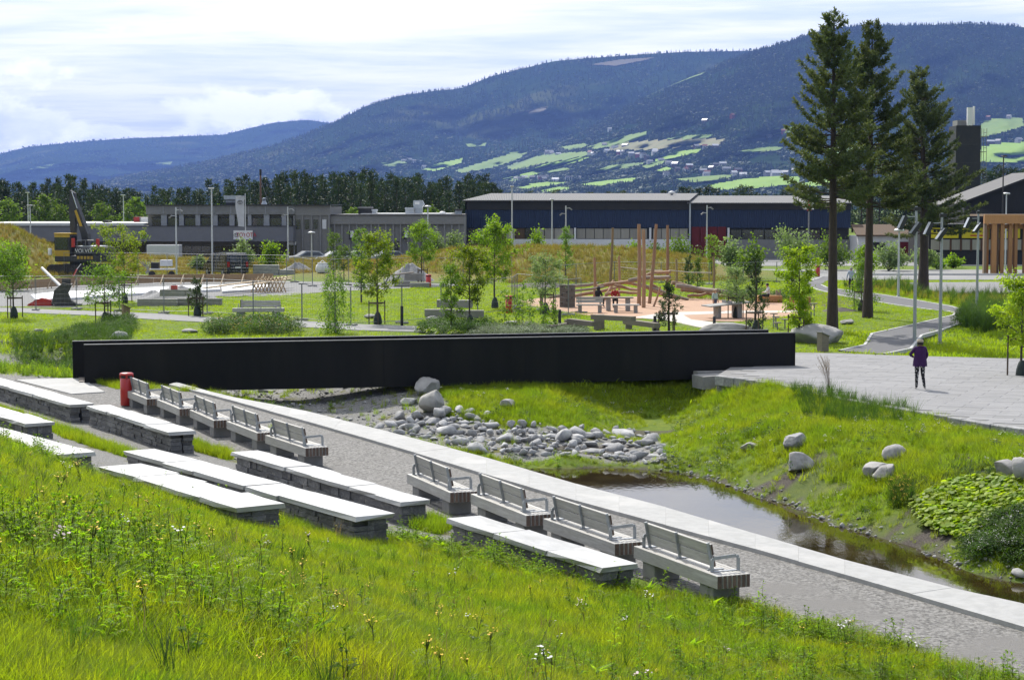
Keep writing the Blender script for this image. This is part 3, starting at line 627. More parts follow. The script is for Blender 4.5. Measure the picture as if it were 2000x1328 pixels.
# ---------------------------------------------------------------- houses on the slopes
def far_house(u, y, hn, w, d, hgt, wall, roof, rz, label, cat='house'):
    h = HILLS[hn]; p = hill_pt(h, np.array([float(u)]), np.array([float(hill_t(h, u, y))]))[0]
    o = thing('hillside_house' if cat == 'house' else 'barn', label, cat, (p[0], p[1], p[2] + 1.2), rz, 'buildings on the far hillside')
    k = w; mb = MB(); mb.box((0, 0, hgt / 2 - 2), (w, d, hgt + 4)); mb.add([(-w / 2, -d / 2, hgt), (-w / 2, d / 2, hgt), (-w / 2, 0, hgt + d * .36), (w / 2, -d / 2, hgt), (w / 2, d / 2, hgt), (w / 2, 0, hgt + d * .36)], [(0, 2, 1), (3, 4, 5)]); mb.obj('wall', wall, o)
    mb = MB(); e = .5
    for s_ in (-1, 1): mb.extr([(-w / 2 - e, s_ * (d / 2 + e), hgt - e * .6), (-w / 2 - e, 0, hgt + d * .36 + .25), (-w / 2 - e, 0, hgt + d * .36 + .6), (-w / 2 - e, s_ * (d / 2 + e), hgt - .2)], (0, 0, 0), (w + 2 * e, 0, 0))
    mb.obj('roof', roof, o)
    for k in range(int(w / 3.6)): link('window', far_win, o, (-w / 2 + 2.2 + k * 3.6, -d / 2 - .03, hgt * .55))
    return o
darkglass = M('dark_glass', (.015, .017, .02), (.03, .03, .035), 2, .12, spec=.8)
far_win = MB().box((0, 0, 0), (1.6, .1, 1.4)).mesh('window', darkglass)
hw = {'white': M('far_white_wall', (.62, .62, .6), (.55, .55, .53), 1), 'red': M('far_red_wall', (.26, .05, .035), (.2, .04, .03), 1), 'brown': M('far_brown_wall', (.13, .08, .05), (.09, .06, .04), 1), 'grey': M('far_grey_wall', (.33, .33, .33), (.28, .28, .28), 1)}
hr = {'grey': M('far_grey_roof', (.30, .30, .31), (.22, .22, .23), 1, .5), 'dark': M('far_dark_roof', (.06, .06, .065), (.09, .085, .08), 1, .6), 'pale': M('far_pale_roof', (.60, .60, .60), (.5, .5, .5), 1, .4), 'red': M('far_red_roof', (.22, .07, .045), (.17, .06, .04), 1, .7)}
rg = random.Random(3)
for (u, y) in HS:
    wc = rg.choice(['white', 'white', 'white', 'red', 'brown', 'grey']); rc = rg.choice(['grey', 'grey', 'pale', 'pale', 'dark', 'red'])
    w = rg.uniform(11, 19); far_house(u, y, 'farmed_hill', w, rg.uniform(8, 11), rg.uniform(5, 7), hw[wc], hr[rc], rg.uniform(-.7, .7), '%s house with %s pitched roof on the farmed hillside' % (wc, rc))
for u, y, w, wc, rc, lb in ((1062,352,26,'red','dark','long red barn with dark roof among hillside fields'),(1072,302,26,'grey','grey','long grey farm building with grey roof above the field'),(1278,303,16,'white','pale','tall white farmhouse with pale roof beside a field'),(1515,345,24,'white','pale','large white shed with pale roof below the wood')):
    far_house(u, y, 'farmed_hill', w, 12, 6, hw[wc], hr[rc], .2, lb, 'barn')
for u, y in ((790,318),(800,316),(808,319),(830,330)): far_house(u, y, 'wooded_hill', 18, 10, 6, hw['white'], hr['grey'], .3, 'white house with grey pitched roof on the wooded hill')
# ---------------------------------------------------------------- haze
def haze():
    mb = MB(); x0, x1, y0, y1, z0, z1 = -16100, 16100, -900, 15900, -60, 740
    mb.add([(x0, y0, z0), (x1, y0, z0), (x1, y1, z0), (x0, y1, z0), (x0, y0, z1), (x1, y0, z1), (x1, y1, z1), (x0, y1, z1)], [(3, 2, 1, 0), (4, 5, 6, 7), (0, 1, 5, 4), (1, 2, 6, 5), (2, 3, 7, 6), (3, 0, 4, 7)])
    m, nt = _mk('haze'); v = nt.nodes.new('ShaderNodeVolumePrincipled'); v.inputs['Color'].default_value = (.25, .42, 1.0, 1); v.inputs['Density'].default_value = 5.4e-5; v.inputs['Anisotropy'].default_value = .1
    o = nt.nodes.new('ShaderNodeOutputMaterial'); nt.links.new(v.outputs[0], o.inputs['Volume'])
    ob = mb.obj('haze', m); ob['kind'] = 'stuff'; tag(ob, 'pale blue haze of the air over the valley', 'haze')
haze()
# ================================================================ footbridge
black = M('black_steel', (.007, .007, .0075), (.010, .010, .010), 3, .55, spec=.22, c3=(.017, .016, .014), s3=.5, bump=.15, bscale=5, stretch=(1, 1, .25))
blackedge = M('sunlit_black_edge', (.10, .10, .10), (.06, .06, .06), 4, .45)  # bright sun line along the beam tops, painted in as a lighter black
bl = G(165, 751, -.02); br = G(1551, 719, .02); ax = Vector((br.x - bl.x, br.y - bl.y, 0)); blen = ax.length; bang = math.atan2(ax.y, ax.x); au = ax.normalized()
bridge = thing('footbridge', 'long black steel footbridge with solid side walls over the stream', 'bridge', (bl.x, bl.y, 0), bang)
off = Matrix.Rotation(-bang, 3, 'Z') @ Vector((-.76, 1.62, 0))
def side_beam(o, l0=0.):
    prof = [(l0, -.30), (l0, 1.30), (blen, 1.30), (blen, .02), (blen * .93, -.28), (blen * .55, -.34)]
    mb = MB(); n = len(prof); vs = [(x, -.06, z) for x, z in prof] + [(x, .06, z) for x, z in prof]
    mb.add(vs, [tuple(range(n)), tuple(range(2 * n - 1, n - 1, -1))] + [(i, n + i, n + (i + 1) % n, (i + 1) % n) for i in range(n)])
    b = mb.obj('side_beam', black, bridge, o); MB().box((blen / 2 + l0 / 2, 0, 1.318), (blen - l0, .19, .032)).obj('top_flange', blackedge, b)
    for q in range(1, 5): MB().box((l0 + (blen - l0) * q / 5, -.064, .5), (.05, .010, 1.55)).obj('weld_seam', black, b)
    for s_ in (l0 + .012, blen - .012): MB().box((s_, -.075, .5), (.03, .03, 1.5)).obj('end_stiffener', black, b)
    return b
side_beam((0, 0, 0)); side_beam((off.x, off.y, 0))
deckm = M('deck_timber', (.24, .21, .18), (.17, .15, .13), 12, .85, stretch=(1, 9, 1), rand=.12)
mb = MB()
for i in range(int(blen / .16)): mb.box((i * .16 + .08 + off.x / 2, off.y / 2, .06), (.148, off.y - .13, .045))
tag(mb.obj('deck_boards', deckm, bridge), kind='stuff')
for i in range(9): MB().box((1 + i * (blen - 2) / 8 + off.x / 2, off.y / 2, -.08), (.12, off.y - .13, .2)).obj('cross_beam', black, bridge)
a = G(1366, 741, -.15); b = G(1440, 735, -.1); ab = thing('bridge_abutment', 'low grey concrete abutment under the plaza end of the footbridge', 'abutment', (0, 0, 0))
MB().beam((a.x, a.y + .6, -.30), (b.x + .6, b.y + .6, -.22), 1.0, .46).obj('bearing_block', concg, ab); MB().beam((a.x, a.y + 1.5, -.2), (b.x + .6, b.y + 1.5, -.2), .6, .4).obj('back_wall', concg, ab)
# ================================================================ benches
woodg = M('weathered_timber', (.46, .45, .425), (.36, .345, .32), 7, .65, stretch=(.7, 9, 9), bump=.25, bscale=20, c3=(.52, .51, .48), s3=1.5, rand=.10, spec=.4)
endw = M('timber_end_grain', (.17, .115, .085), (.11, .08, .065), 18, .85, rand=.25)
galv = M('galvanised_steel', (.42, .44, .46), (.34, .36, .38), 14, .42, metal=.55, spec=.5)
pedm = M('pedestal_concrete', (.22, .22, .21), (.27, .265, .255), 5, .85)
BL = 2.75; BW = .56; SLW = .066; NSL = 7
def slat_mesh(nm, l, w, h):
    mb = MB(); b = .006; x = l / 2
    mb.box((0, 0, 0), (l, w, h), bev=b)
    me = mb.mesh(nm, [woodg, endw])
    for p in me.polygons: p.material_index = 1 if abs(p.normal.x) > .9 else 0
    return me
def knotty(c): return c
sm = slat_mesh('seat_slat', BL, SLW, .20); sm0 = slat_mesh('seat_slat', BL, .085, .20); bm1 = slat_mesh('back_plank', 2.10, .045, .17)
def arm_mesh():
    mb = MB(); pts = [(0, -.215, 0), (0, -.215, .17), (0, -.185, .205), (0, .20, .225), (0, .235, .195), (0, .235, 0)]
    for p, q in zip(pts[:-1], pts[1:]): mb.beam(p, q, .052, .012 if abs(p[1] - q[1]) > .3 else .02, up=(1, 0, 0))
    mb.beam((0, -.235, .006), (0, .25, .006), .052, .012, up=(0, 0, 1)); return mb.mesh('armrest', galv)
armm = arm_mesh()
postm = MB().beam((0, .0, -.01), (0, -.085, .42), .05, .022, up=(1, 0, 0)).box((0, .05, .008), (.055, .28, .014)).mesh('back_post', galv)
def bench(loc, rz, label, group, nm='park_bench'):
    """origin on the ground under the seat; +x along the seat, -y is the back"""
    o = thing(nm, label, 'bench', loc, rz, group); top = .47; hz = top - .10
    y = -BW / 2
    for i in range(NSL):
        w = .085 if i == 0 else SLW; link('seat_slat', sm0 if i == 0 else sm, o, (random.uniform(-.004, .004), y + w / 2, hz)); y += w + .0135
    for x in (-.95, .95): MB().box((x, 0.0, .137), (.42, .46, .274), bev=.012).obj('pedestal', pedm, o)
    for x in (-1.02, 0.0, 1.02): link('back_post', postm, o, (x - .12, -.10, top))
    for k, zz in enumerate((.135, .315)):
        p = link('back_plank', bm1, o, (-.12, -.095 - zz * .2 + .035, top + zz)); p.rotation_euler = (R(11), 0, 0)
    for x in (-1.18, 1.06): link('armrest', armm, o, (x, 0.02, top + .001))
    return o
def bench_row(pl, pr, n, labels, group):
    out = []
    for i in range(n):
        (x0, y0), (x1, y1) = pl[i], pr[i]
        a = G(x0, y0, .27); b = G(x1, y1, .27); c = (a + b) / 2; d = b - a; rz = math.atan2(d.y, d.x)
        nrm = Vector((-math.sin(rz), math.cos(rz), 0)); c = c + nrm * (BW / 2)
        out.append(bench((c.x, c.y, h1(c.x, c.y) + .02 if h1(c.x, c.y) > 0 else .02), rz, labels[i], group))
    return out
ordw = ['first', 'second', 'third', 'fourth', 'fifth']
A_l = [(787,942),(914,984),(1060,1036),(1235,1091)]; A_r = [(888,988),(1034,1033),(1201,1088),(1404,1155)]
bench_row(A_l, A_r, 4, ['weathered timber bench with backrest, %s along the stone seat walls after the wide gap' % w for w in ordw[:4]], 'benches on the gravel path')
B_l = [(242,788),(302,808),(367,830),(440,857),(520,881)]; B_r = [(291,796),(355,816),(421,840),(504,864),(594,893)]
B_l = [(242,775),(302,793),(366,814),(440,838),(520,868)]; B_r = [(291,796),(355,816),(422,840),(505,864),(594,893)]
bench_row(B_l, B_r, 5, ['weathered timber bench with backrest, %s from the red litter bin' % w for w in ordw], 'benches on the gravel path')
# ================================================================ red litter bins
redp = M('red_paint', (.50, .028, .022), (.42, .02, .018), 2, .4, spec=.5, coat=.2); steel = M('dull_steel', (.30, .30, .30), (.22, .22, .22), 8, .5, metal=.6)
darkm = M('dark_plastic', (.02, .02, .02), (.03, .03, .03), 4, .6)
def litter_bin(loc, label, hgt=1.0, rz=0.):
    o = thing('litter_bin', label, 'litter bin', loc, rz, 'red litter bins'); r = .19
    MB().lathe([(r - .01, .05), (r, .06), (r, hgt - .16), (r - .01, hgt - .155)], n=20).obj('body', redp, o)
    MB().lathe([(r - .02, hgt - .16), (r - .02, hgt - .07)], n=20).obj('opening_band', darkm, o)
    for a in range(4): MB().box((r * .93 * math.cos(a * PI / 2 + .4), r * .93 * math.sin(a * PI / 2 + .4), hgt - .115), (.045, .045, .10)).obj('lid_strut', redp, o)
    MB().lathe([(r + .012, hgt - .07), (r + .015, hgt - .02), (r - .02, hgt), (.02, hgt + .012)], n=20).obj('lid', redp, o)
    MB().lathe([(r - .05, 0), (r - .05, .06)], n=16).obj('foot', steel, o); return o
for px, py, lb, hh in ((248,795,'red cylindrical litter bin beside the end bench of the row',1.02),(994,613,'red cylindrical litter bin at the picnic table by the play area',1.0),(837,562,'red cylindrical litter bin beside the pale stone block seats',.95),(1597,541,'red cylindrical litter bin where the asphalt path meets the road',.95)):
    p = GH(px, py); litter_bin((p.x, p.y, max(p.z, 0) + .0), lb, hh, px)
# ================================================================ dry stone seat walls
capm = M('slate_cap', (.46, .46, .45), (.38, .38, .375), 5, .45, bump=.35, bscale=14, c3=(.33, .33, .32), s3=1.6, rand=.12, spec=.5)
stm = M('slate_stone', (.20, .20, .205), (.12, .12, .125), 7, .8, bump=.9, bscale=22, c3=(.26, .25, .235), s3=3, rand=.28)
_sv = []
def rough_box(rg, jit=.12):
    """unit slab with broken, uneven faces"""
    vs = []; 
    for z in (-.5, .5):
        for x, y in ((-.5, -.5), (0, -.5), (.5, -.5), (.5, .5), (0, .5), (-.5, .5)): vs.append((x + rg.uniform(-.5, .5) * jit * .5, y + rg.uniform(-.5, .5) * jit, z + rg.uniform(-.5, .5) * jit))
    return vs, [(5, 4, 3, 2, 1, 0), (6, 7, 8, 9, 10, 11)] + [(i, (i + 1) % 6, 6 + (i + 1) % 6, 6 + i) for i in range(6)]
rgs = random.Random(5); STONES = []
for k in range(14): v, f = rough_box(rgs); STONES.append(MB().add(v, f).mesh('stone', stm))
CAPS = []
for k in range(8): v, f = rough_box(rgs, .07); CAPS.append(MB().add(v, f).mesh('cap_slab', capm))
def seat_wall(pl, pr, ztop, width, label, base=None):
    a = G(*pl, ztop); b = G(*pr, ztop); d = b - a; L_ = d.length; rz = math.atan2(d.y, d.x); c = (a + b) / 2
    zb = min(h1(a.x, a.y), h1(b.x, b.y), h1(c.x, c.y)) - .12
    if base is not None: zb = base
    o = thing('seat_wall', label, 'stone wall', (c.x, c.y, zb), rz, 'dry stone seat walls'); ct = .08; top = ztop - zb
    x = -L_ / 2
    while x < L_ / 2 - .05:
        l = rgs.uniform(1.2, 2.3); l = l if L_ / 2 - x - l > .6 else L_ / 2 - x
        s_ = link('cap_slab', rgs.choice(CAPS), o, (x + l / 2, rgs.uniform(-.03, .03), top - ct / 2 + rgs.uniform(-.008, .008)), rgs.uniform(-.012, .012), (l - .008, width + rgs.uniform(-.04, .05), ct)); x += l
    z = 0.; W2 = width / 2 - .05; hh = top - ct; hs = []
    while z < hh - .02:
        t = rgs.uniform(.075, .15); t = t if hh - z - t > .06 else hh - z; hs.append((z, t)); z += t
    for z0, t in hs:
        for sd in (-1, 1):
            x = -L_ / 2 + .06 + rgs.uniform(0, .1)
            while x < L_ / 2 - .1:
                l = rgs.uniform(.28, .72); l = min(l, L_ / 2 - .06 - x)
                if l > .08: link('stone', rgs.choice(STONES), o, (x + l / 2, sd * (W2 - .13 + rgs.uniform(-.015, .02)), z0 + t / 2), 0 if sd < 0 else PI, (l - .008, .26, t - .006))
                x += l
        if W2 > .30:
            for ex in (-1, 1): link('stone', rgs.choice(STONES), o, (ex * (L_ / 2 - .2), 0, z0 + t / 2), PI / 2, (2 * W2 - .5, .3, t - .01))
    return o
seat_wall((-60,727), (160,789), .60, .66, 'dry stone seat wall nearest the bridge landing slab')
seat_wall((192,791), (358,842), .60, .66, 'dry stone seat wall behind the benches, ending at a grass gap')
seat_wall((478,880), (812,978), .52, .62, 'long dry stone seat wall with slate caps facing the bare middle of the path')
seat_wall((905,1009), (1212,1104), .50, .66, 'dry stone seat wall with slate caps half sunk in weeds behind the last benches')
seat_wall((-70,784), (80,825), .88, .72, 'short dry stone seat wall in the middle tier above the grass strip')
seat_wall((272,879), (728,1006), .88, .72, 'longest dry stone seat wall, middle tier between two others')
seat_wall((-80,826), (142,885), 1.16, .98, 'thick dry stone seat wall of the top tier beside the weeds')
seat_wall((235,908), (508,988), 1.14, .84, 'low slate seat wall of the top tier, sunk in the grass')
# ================================================================ rocks
rockm = M('grey_rock', (.40, .40, .40), (.27, .27, .275), 5, .85, bump=.9, bscale=9, c3=(.47, .465, .45), s3=2, rand=.22)
boulm = M('pale_boulder', (.36, .35, .335), (.26, .255, .245), 3, .85, bump=.7, bscale=7, c3=(.22, .215, .20), s3=1.5, rand=.12)
def rock_mesh(seed, flat=.6, angular=.8, nm='rock', mat=rockm, sub=2):
    rg = np.random.default_rng(seed); t = (1 + 5 ** .5) / 2
    v = np.array([(-1, t, 0), (1, t, 0), (-1, -t, 0), (1, -t, 0), (0, -1, t), (0, 1, t), (0, -1, -t), (0, 1, -t), (t, 0, -1), (t, 0, 1), (-t, 0, -1), (-t, 0, 1)], float); v /= np.linalg.norm(v[0])
    f = [(0, 11, 5), (0, 5, 1), (0, 1, 7), (0, 7, 10), (0, 10, 11), (1, 5, 9), (5, 11, 4), (11, 10, 2), (10, 7, 6), (7, 1, 8), (3, 9, 4), (3, 4, 2), (3, 2, 6), (3, 6, 8), (3, 8, 9), (4, 9, 5), (2, 4, 11), (6, 2, 10), (8, 6, 7), (9, 8, 1)]
    v = v.tolist()
    for _ in range(sub):
        mid = {}; nf = []
        def mp_(a, b):
            k = (min(a, b), max(a, b))
            if k not in mid: q = np.add(v[a], v[b]) / 2; mid[k] = len(v); v.append((q / np.linalg.norm(q)).tolist())
            return mid[k]
        for a, b, c in f: x, y, z = mp_(a, b), mp_(b, c), mp_(c, a); nf += [(a, x, z), (b, y, x), (c, z, y), (x, y, z)]
        f = nf
    V = np.array(v)
    for _ in range(int(14 * angular) + 3):      # chop with random planes
        n = rg.normal(size=3); n /= np.linalg.norm(n); d = rg.uniform(.45, .9) if sub > 1 else rg.uniform(.36, .72); k = V @ n - d; V = np.where((k > 0)[:, None], V - n * k[:, None] * .93, V)
    V += (rg.normal(size=V.shape)) * .012; V *= np.array([1, rg.uniform(.65, .95), flat * rg.uniform(.75, 1.2)])
    V[:, 2] -= V[:, 2].min(); V /= (V[:, 0].max() - V[:, 0].min())
    return mesh_np(nm, V, np.array(f), [mat], smooth=False)
def boulder(px, py, wpx, flat, label, seed, rz=0., sink=.12, mat=boulm, nm='boulder', ang=.35):
    p = GH(px, py); w = wpx / PXM(p.y)
    me = rock_mesh(seed, flat, ang, nm, mat, 3); me.polygons.foreach_set('use_smooth', np.ones(len(me.polygons), bool))
    return tag(link(nm, me, None, (p.x, p.y, p.z - sink * w * flat), rz, w), label, 'boulder', 'boulders on the banks')
BO = [(1465,878,44,.4,'small pale boulder in the grass left of the dark slab-like one'),(1548,880,70,.5,'long dark grey slab-like boulder lying tilted on the bank'),(1558,921,58,.8,'rounded pale boulder below the slab-like one on bare soil'),(1745,897,54,.8,'round grey boulder standing alone by the low groundcover'),(1715,932,60,.45,'flat split boulder lying behind a paler one'),(1730,938,50,.7,'pale pointed boulder leaning on the flat split one'),(1965,927,76,.6,'large pale boulder near the plaza bank, rounded top'),(2010,942,70,.6,'pale boulder cut off beside the leafy groundcover'),
 (838,770,66,.55,'large grey boulder under the bridge at the edge of the pebbles'),(849,808,66,.62,'broad pale boulder beside the stream bed above the rubble'),(800,790,36,.5,'small dark boulder next to the broad pale one'),(992,797,36,.5,'grey stone lying alone in the bank grass'),(612,758,46,.4,'low grey rock in the pebbles under the bridge'),(520,766,44,.35,'flat pale rock in the pebbles near the kerb end'),
 (1578,668,128,.30,'big pale boulder behind the bridge end by the young tree'),(1420,650,104,.30,'broad low boulder just behind the bridge parapet'),(1654,634,30,.4,'small flat rock on the lawn by the pine'),(235,664,34,.6,'dark pointed rock on the bank behind the bridge'),(372,650,36,.35,'low pale rock on the lawn before the yellow flowers'),(78,650,22,.4,'small white rock on the far bank'),(722,622,26,.3,'low flat stone in the lawn by the hedge'),(845,626,24,.3,'pale flat stone in the lawn before the block seat'),(1000,632,26,.3,'flat stone in the rough grass by the saplings')]
for i, (x, y, w, fl, lb) in enumerate(BO): boulder(x, y, w, fl, lb, 100 + i, i * 1.3, sink=.12 if i not in (14, 15) else .55, mat=boulm if i not in (1, 10, 17) else rockm, ang=.35 if i not in (1, 4, 5) else .9)
RK = [rock_mesh(200 + i, .50, 1.1, sub=1) for i in range(24)]
def rubble():
    rg = random.Random(11); poly = [(735,835),(790,818),(850,815),(900,805),(960,808),(1010,830),(1080,835),(1130,838),(1170,845),(1230,840),(1280,850),(1300,880),(1300,905),(1240,908),(1150,893),(1060,890),(1000,888),(930,888),(860,868),(780,848)]
    px = np.array([p[0] for p in poly]); n = 0; tries = 0; placed = []
    while n < 295 and tries < 16000:
        tries += 1; x = rg.uniform(735, 1305); y = rg.uniform(803, 910)
        if not in_poly(np.array([x]), np.array([y]), poly)[0]: continue
        wpx = rg.choice([14, 17, 20, 25, 31, 38, 46]) * (1 if n < 160 else .6)
        if any(((x - a) / (.25 * (wpx + w))) ** 2 + ((y - b) / (.105 * (wpx + w))) ** 2 < 1 for a, b, w in placed): continue
        placed.append((x, y, wpx)); p = GH(x, y); w = wpx / PXM(p.y)
        o = link('rubble_stone', rg.choice(RK), None, (p.x, p.y, max(p.z, WATER_Z - .05) - .12 * w + rg.uniform(-.02, .05)), 0, w); o.rotation_euler = (rg.uniform(-.35, .35), rg.uniform(-.35, .35), rg.uniform(0, 6.28))
        o.scale = (w, w * rg.uniform(.7, 1.1), w * rg.uniform(.8, 1.25))
        tag(o, 'angular grey stone in the rubble heap at the head of the pool', 'stone', 'rubble stones at the water'); n += 1
rubble()
p = GH(1036, 886); o = MB().box((0, 0, 0), (1.15, .5, .16), bev=.02).obj('slate_step', M('dark_slate', (.10, .10, .11), (.07, .07, .075), 6, .5, bump=.4), None, (p.x, p.y - .15, WATER_Z + .05), .08); tag(o, 'flat dark slate slab lying in the water before the rubble', 'stone slab')
# pebbles of the stream bed and along the water line
peb = [proto(rock_mesh(300 + i, .55, .5, 'pebble', M('pebble', (.32, .315, .30), (.20, .20, .195), 3, .85, rand=.35), 1)) for i in range(5)]
def pebbles():
    pts = []
    for poly, n in (([(300,748),(420,745),(640,748),(830,762),(880,800),(800,822),(740,838),(700,832),(600,806),(480,782),(400,765)], 2600), ([(-60,692),(60,696),(150,706),(150,738),(60,715),(-60,708)], 700)):
        w = pxpoly(poly, -.85); xs_ = [v.x for v in w]; ys_ = [v.y for v in w]; x = RNG.uniform(min(xs_), max(xs_), n * 4); y = RNG.uniform(min(ys_), max(ys_), n * 4); k = in_poly(x, y, w); pts += list(zip(x[k][:n], y[k][:n]))
    lin = [(1290,909),(1380,938),(1440,957),(1530,987),(1600,1012),(1700,1050),(1800,1080),(1900,1105),(2000,1128),(2150,1160)]
    for a, b in zip(lin[:-1], lin[1:]):
        for _ in range(150): t = random.random(); q = G(a[0] + (b[0] - a[0]) * t, a[1] + (b[1] - a[1]) * t + random.gauss(-3, 7), WATER_Z + .05); pts.append((q.x, q.y))
    p = np.array(pts); z = H(p[:, 0], p[:, 1]); n = len(p); s_ = RNG.lognormal(-3.05, .5, n)
    scatter('stream_pebbles', np.column_stack([p, z - .01]), rz_only(n, RNG, .2), s3(s_), RNG.integers(0, 5, n), peb, 'loose grey pebbles along the stream bed and water edge', 'pebbles')
pebbles()
# ================================================================ grass, weeds, ground cover
def blades(n, h, spread, w, lean, rg, hvar=.4, seg=2):
    a = rg.uniform(0, 2 * PI, n); r = spread * np.sqrt(rg.uniform(0, 1, n)); bx, by = r * np.cos(a), r * np.sin(a)
    hd = rg.uniform(0, 2 * PI, n); hh = h * (1 - hvar * rg.uniform(0, 1, n)); ln = lean * hh * rg.uniform(.2, 1.3, n); tw = hd + PI / 2 + rg.normal(0, .5, n)
    V = []; 
    for k in range(seg + 1):
        t = k / seg; ww = w * (1 - t ** 1.6 * .92) * .5
        cx = bx + np.cos(hd) * ln * t ** 1.8; cy = by + np.sin(hd) * ln * t ** 1.8; cz = hh * (t - .12 * t * t * (ln / np.maximum(hh, 1e-6)))
        V += [np.stack([cx - np.cos(tw) * ww, cy - np.sin(tw) * ww, cz], 1), np.stack([cx + np.cos(tw) * ww, cy + np.sin(tw) * ww, cz], 1)]
    V = np.stack(V, 1); m = V.shape[1]; b = (np.arange(n) * m)[:, None]
    Fq = np.concatenate([b + np.array([2 * k, 2 * k + 1, 2 * k + 3, 2 * k + 2]) for k in range(seg)], 0)
    return V.reshape(-1, 3), Fq
def leafq(base, d, up, l, w, fold=.25, droop=.2):
    """one leaf: two quads along a folded, drooping midrib -> verts, faces"""
    d = Vector(d).normalized(); s_ = d.cross(Vector(up)).normalized(); n = s_.cross(d); b = Vector(base)
    m = b + d * l * .5 + n * l * .06; t = b + d * l - n * l * droop
    return [b, m - s_ * w / 2 + n * w * fold, m, m + s_ * w / 2 + n * w * fold, t], [(0, 2, 1), (0, 3, 2), (1, 2, 4), (2, 3, 4)]
class PB:
    def __init__(s): s.v = []; s.f = []; s.m = []
    def leaf(s, *a, mi=0, **k):
        v, f = leafq(*a, **k); b = len(s.v); s.v += [tuple(x) for x in v]; s.f += [tuple(b + i for i in q) for q in f]; s.m += [mi] * len(f)
    def stem(s, pts, r0, r1, mi=1, n=3):
        b = len(s.v); k = len(pts)
        for i, p in enumerate(pts):
            r = r0 + (r1 - r0) * i / (k - 1)
            for j in range(n): t = 2 * PI * j / n; s.v.append((p[0] + r * math.cos(t), p[1] + r * math.sin(t), p[2]))
        for i in range(k - 1):
            for j in range(n): s.f.append((b + i * n + j, b + i * n + (j + 1) % n, b + i * n + n + (j + 1) % n, b + i * n + n + j)); s.m.append(mi)
    def disc(s, c, nrm, r, mi=2, n=6):
        nrm = Vector(nrm).normalized(); a = nrm.orthogonal().normalized(); b_ = nrm.cross(a); b = len(s.v); s.v += [tuple(Vector(c) + (a * math.cos(2 * PI * j / n) + b_ * math.sin(2 * PI * j / n)) * r) for j in range(n)]; s.f.append(tuple(range(b, b + n))); s.m.append(mi)
    def proto(s, nm, mats):
        me = bpy.data.meshes.new(nm); me.from_pydata(s.v, [], s.f); me.polygons.foreach_set('material_index', s.m)
        for m in mats: me.materials.append(m)
        me.update(); return proto(me)
mg_near = LEAF('meadow_grass', (.115, .195, .012), (.255, .275, .013), trw=.58, scale=.9, rand=.3)
mg_bank = LEAF('bank_grass', (.14, .215, .012), (.22, .25, .015), trw=.52, scale=.5, rand=.3)
mg_lawn = LEAF('lawn_grass', (.19, .27, .012), (.25, .30, .014), trw=.52, scale=.25, rand=.15)
mg_gold = LEAF('seeding_grass', (.27, .21, .05), (.20, .20, .04), tr=(1.4, 1.3, .9), trw=.4, scale=.3, rand=.25)
mg_dark = LEAF('rush_grass', (.04, .085, .018), (.07, .12, .016), trw=.4, scale=.8, rand=.3)
mw = LEAF('weed_leaf', (.12, .215, .014), (.18, .26, .014), trw=.58, scale=2.5, rand=.35); mw2 = LEAF('fern_leaf', (.13, .20, .012), (.18, .22, .016), trw=.5, scale=2., rand=.3)
mstem = LEAF('weed_stem', (.06, .10, .02), (.10, .09, .03), trw=.2, scale=3); mwhite = M('white_petal', (.75, .75, .72), (.65, .65, .6), 5, .7); myel = M('yellow_petal', (.75, .52, .02), (.65, .42, .02), 5, .7); mpink = M('pale_pink_petal', (.55, .42, .42), (.6, .5, .48), 5, .7)
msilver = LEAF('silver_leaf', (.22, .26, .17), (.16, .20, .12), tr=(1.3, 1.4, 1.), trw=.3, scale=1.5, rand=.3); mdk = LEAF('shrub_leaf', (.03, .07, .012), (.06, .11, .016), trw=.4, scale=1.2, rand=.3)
mlime = LEAF('lime_leaf', (.30, .36, .02), (.17, .28, .02), trw=.45, scale=3, rand=.35)
rgn = np.random.default_rng(21); rgp = random.Random(21)
def gp(nm, mat, n, h, sp_, w, lean, **k):
    V, Fq = blades(n, h, sp_, w, lean, rgn, **k); return proto(mesh_np(nm, V, Fq, [mat]))
GN = [gp('grass_tuft', mg_near, 18, .19, .08, .0055, .6) for _ in range(4)]
GB = [gp('bank_tuft', mg_bank, 16, .30, .09, .011, .7) for _ in range(4)]
GL = [gp('lawn_tuft', mg_lawn, 16, .10, .16, .014, .5) for _ in range(3)]
GG = [gp('seed_grass_tuft', mg_gold, 12, .42, .16, .022, .35) for _ in range(3)]
GT = [gp('tall_grass_tuft', mg_dark, 22, .8, .10, .014, .45, hvar=.5, seg=3) for _ in range(3)]
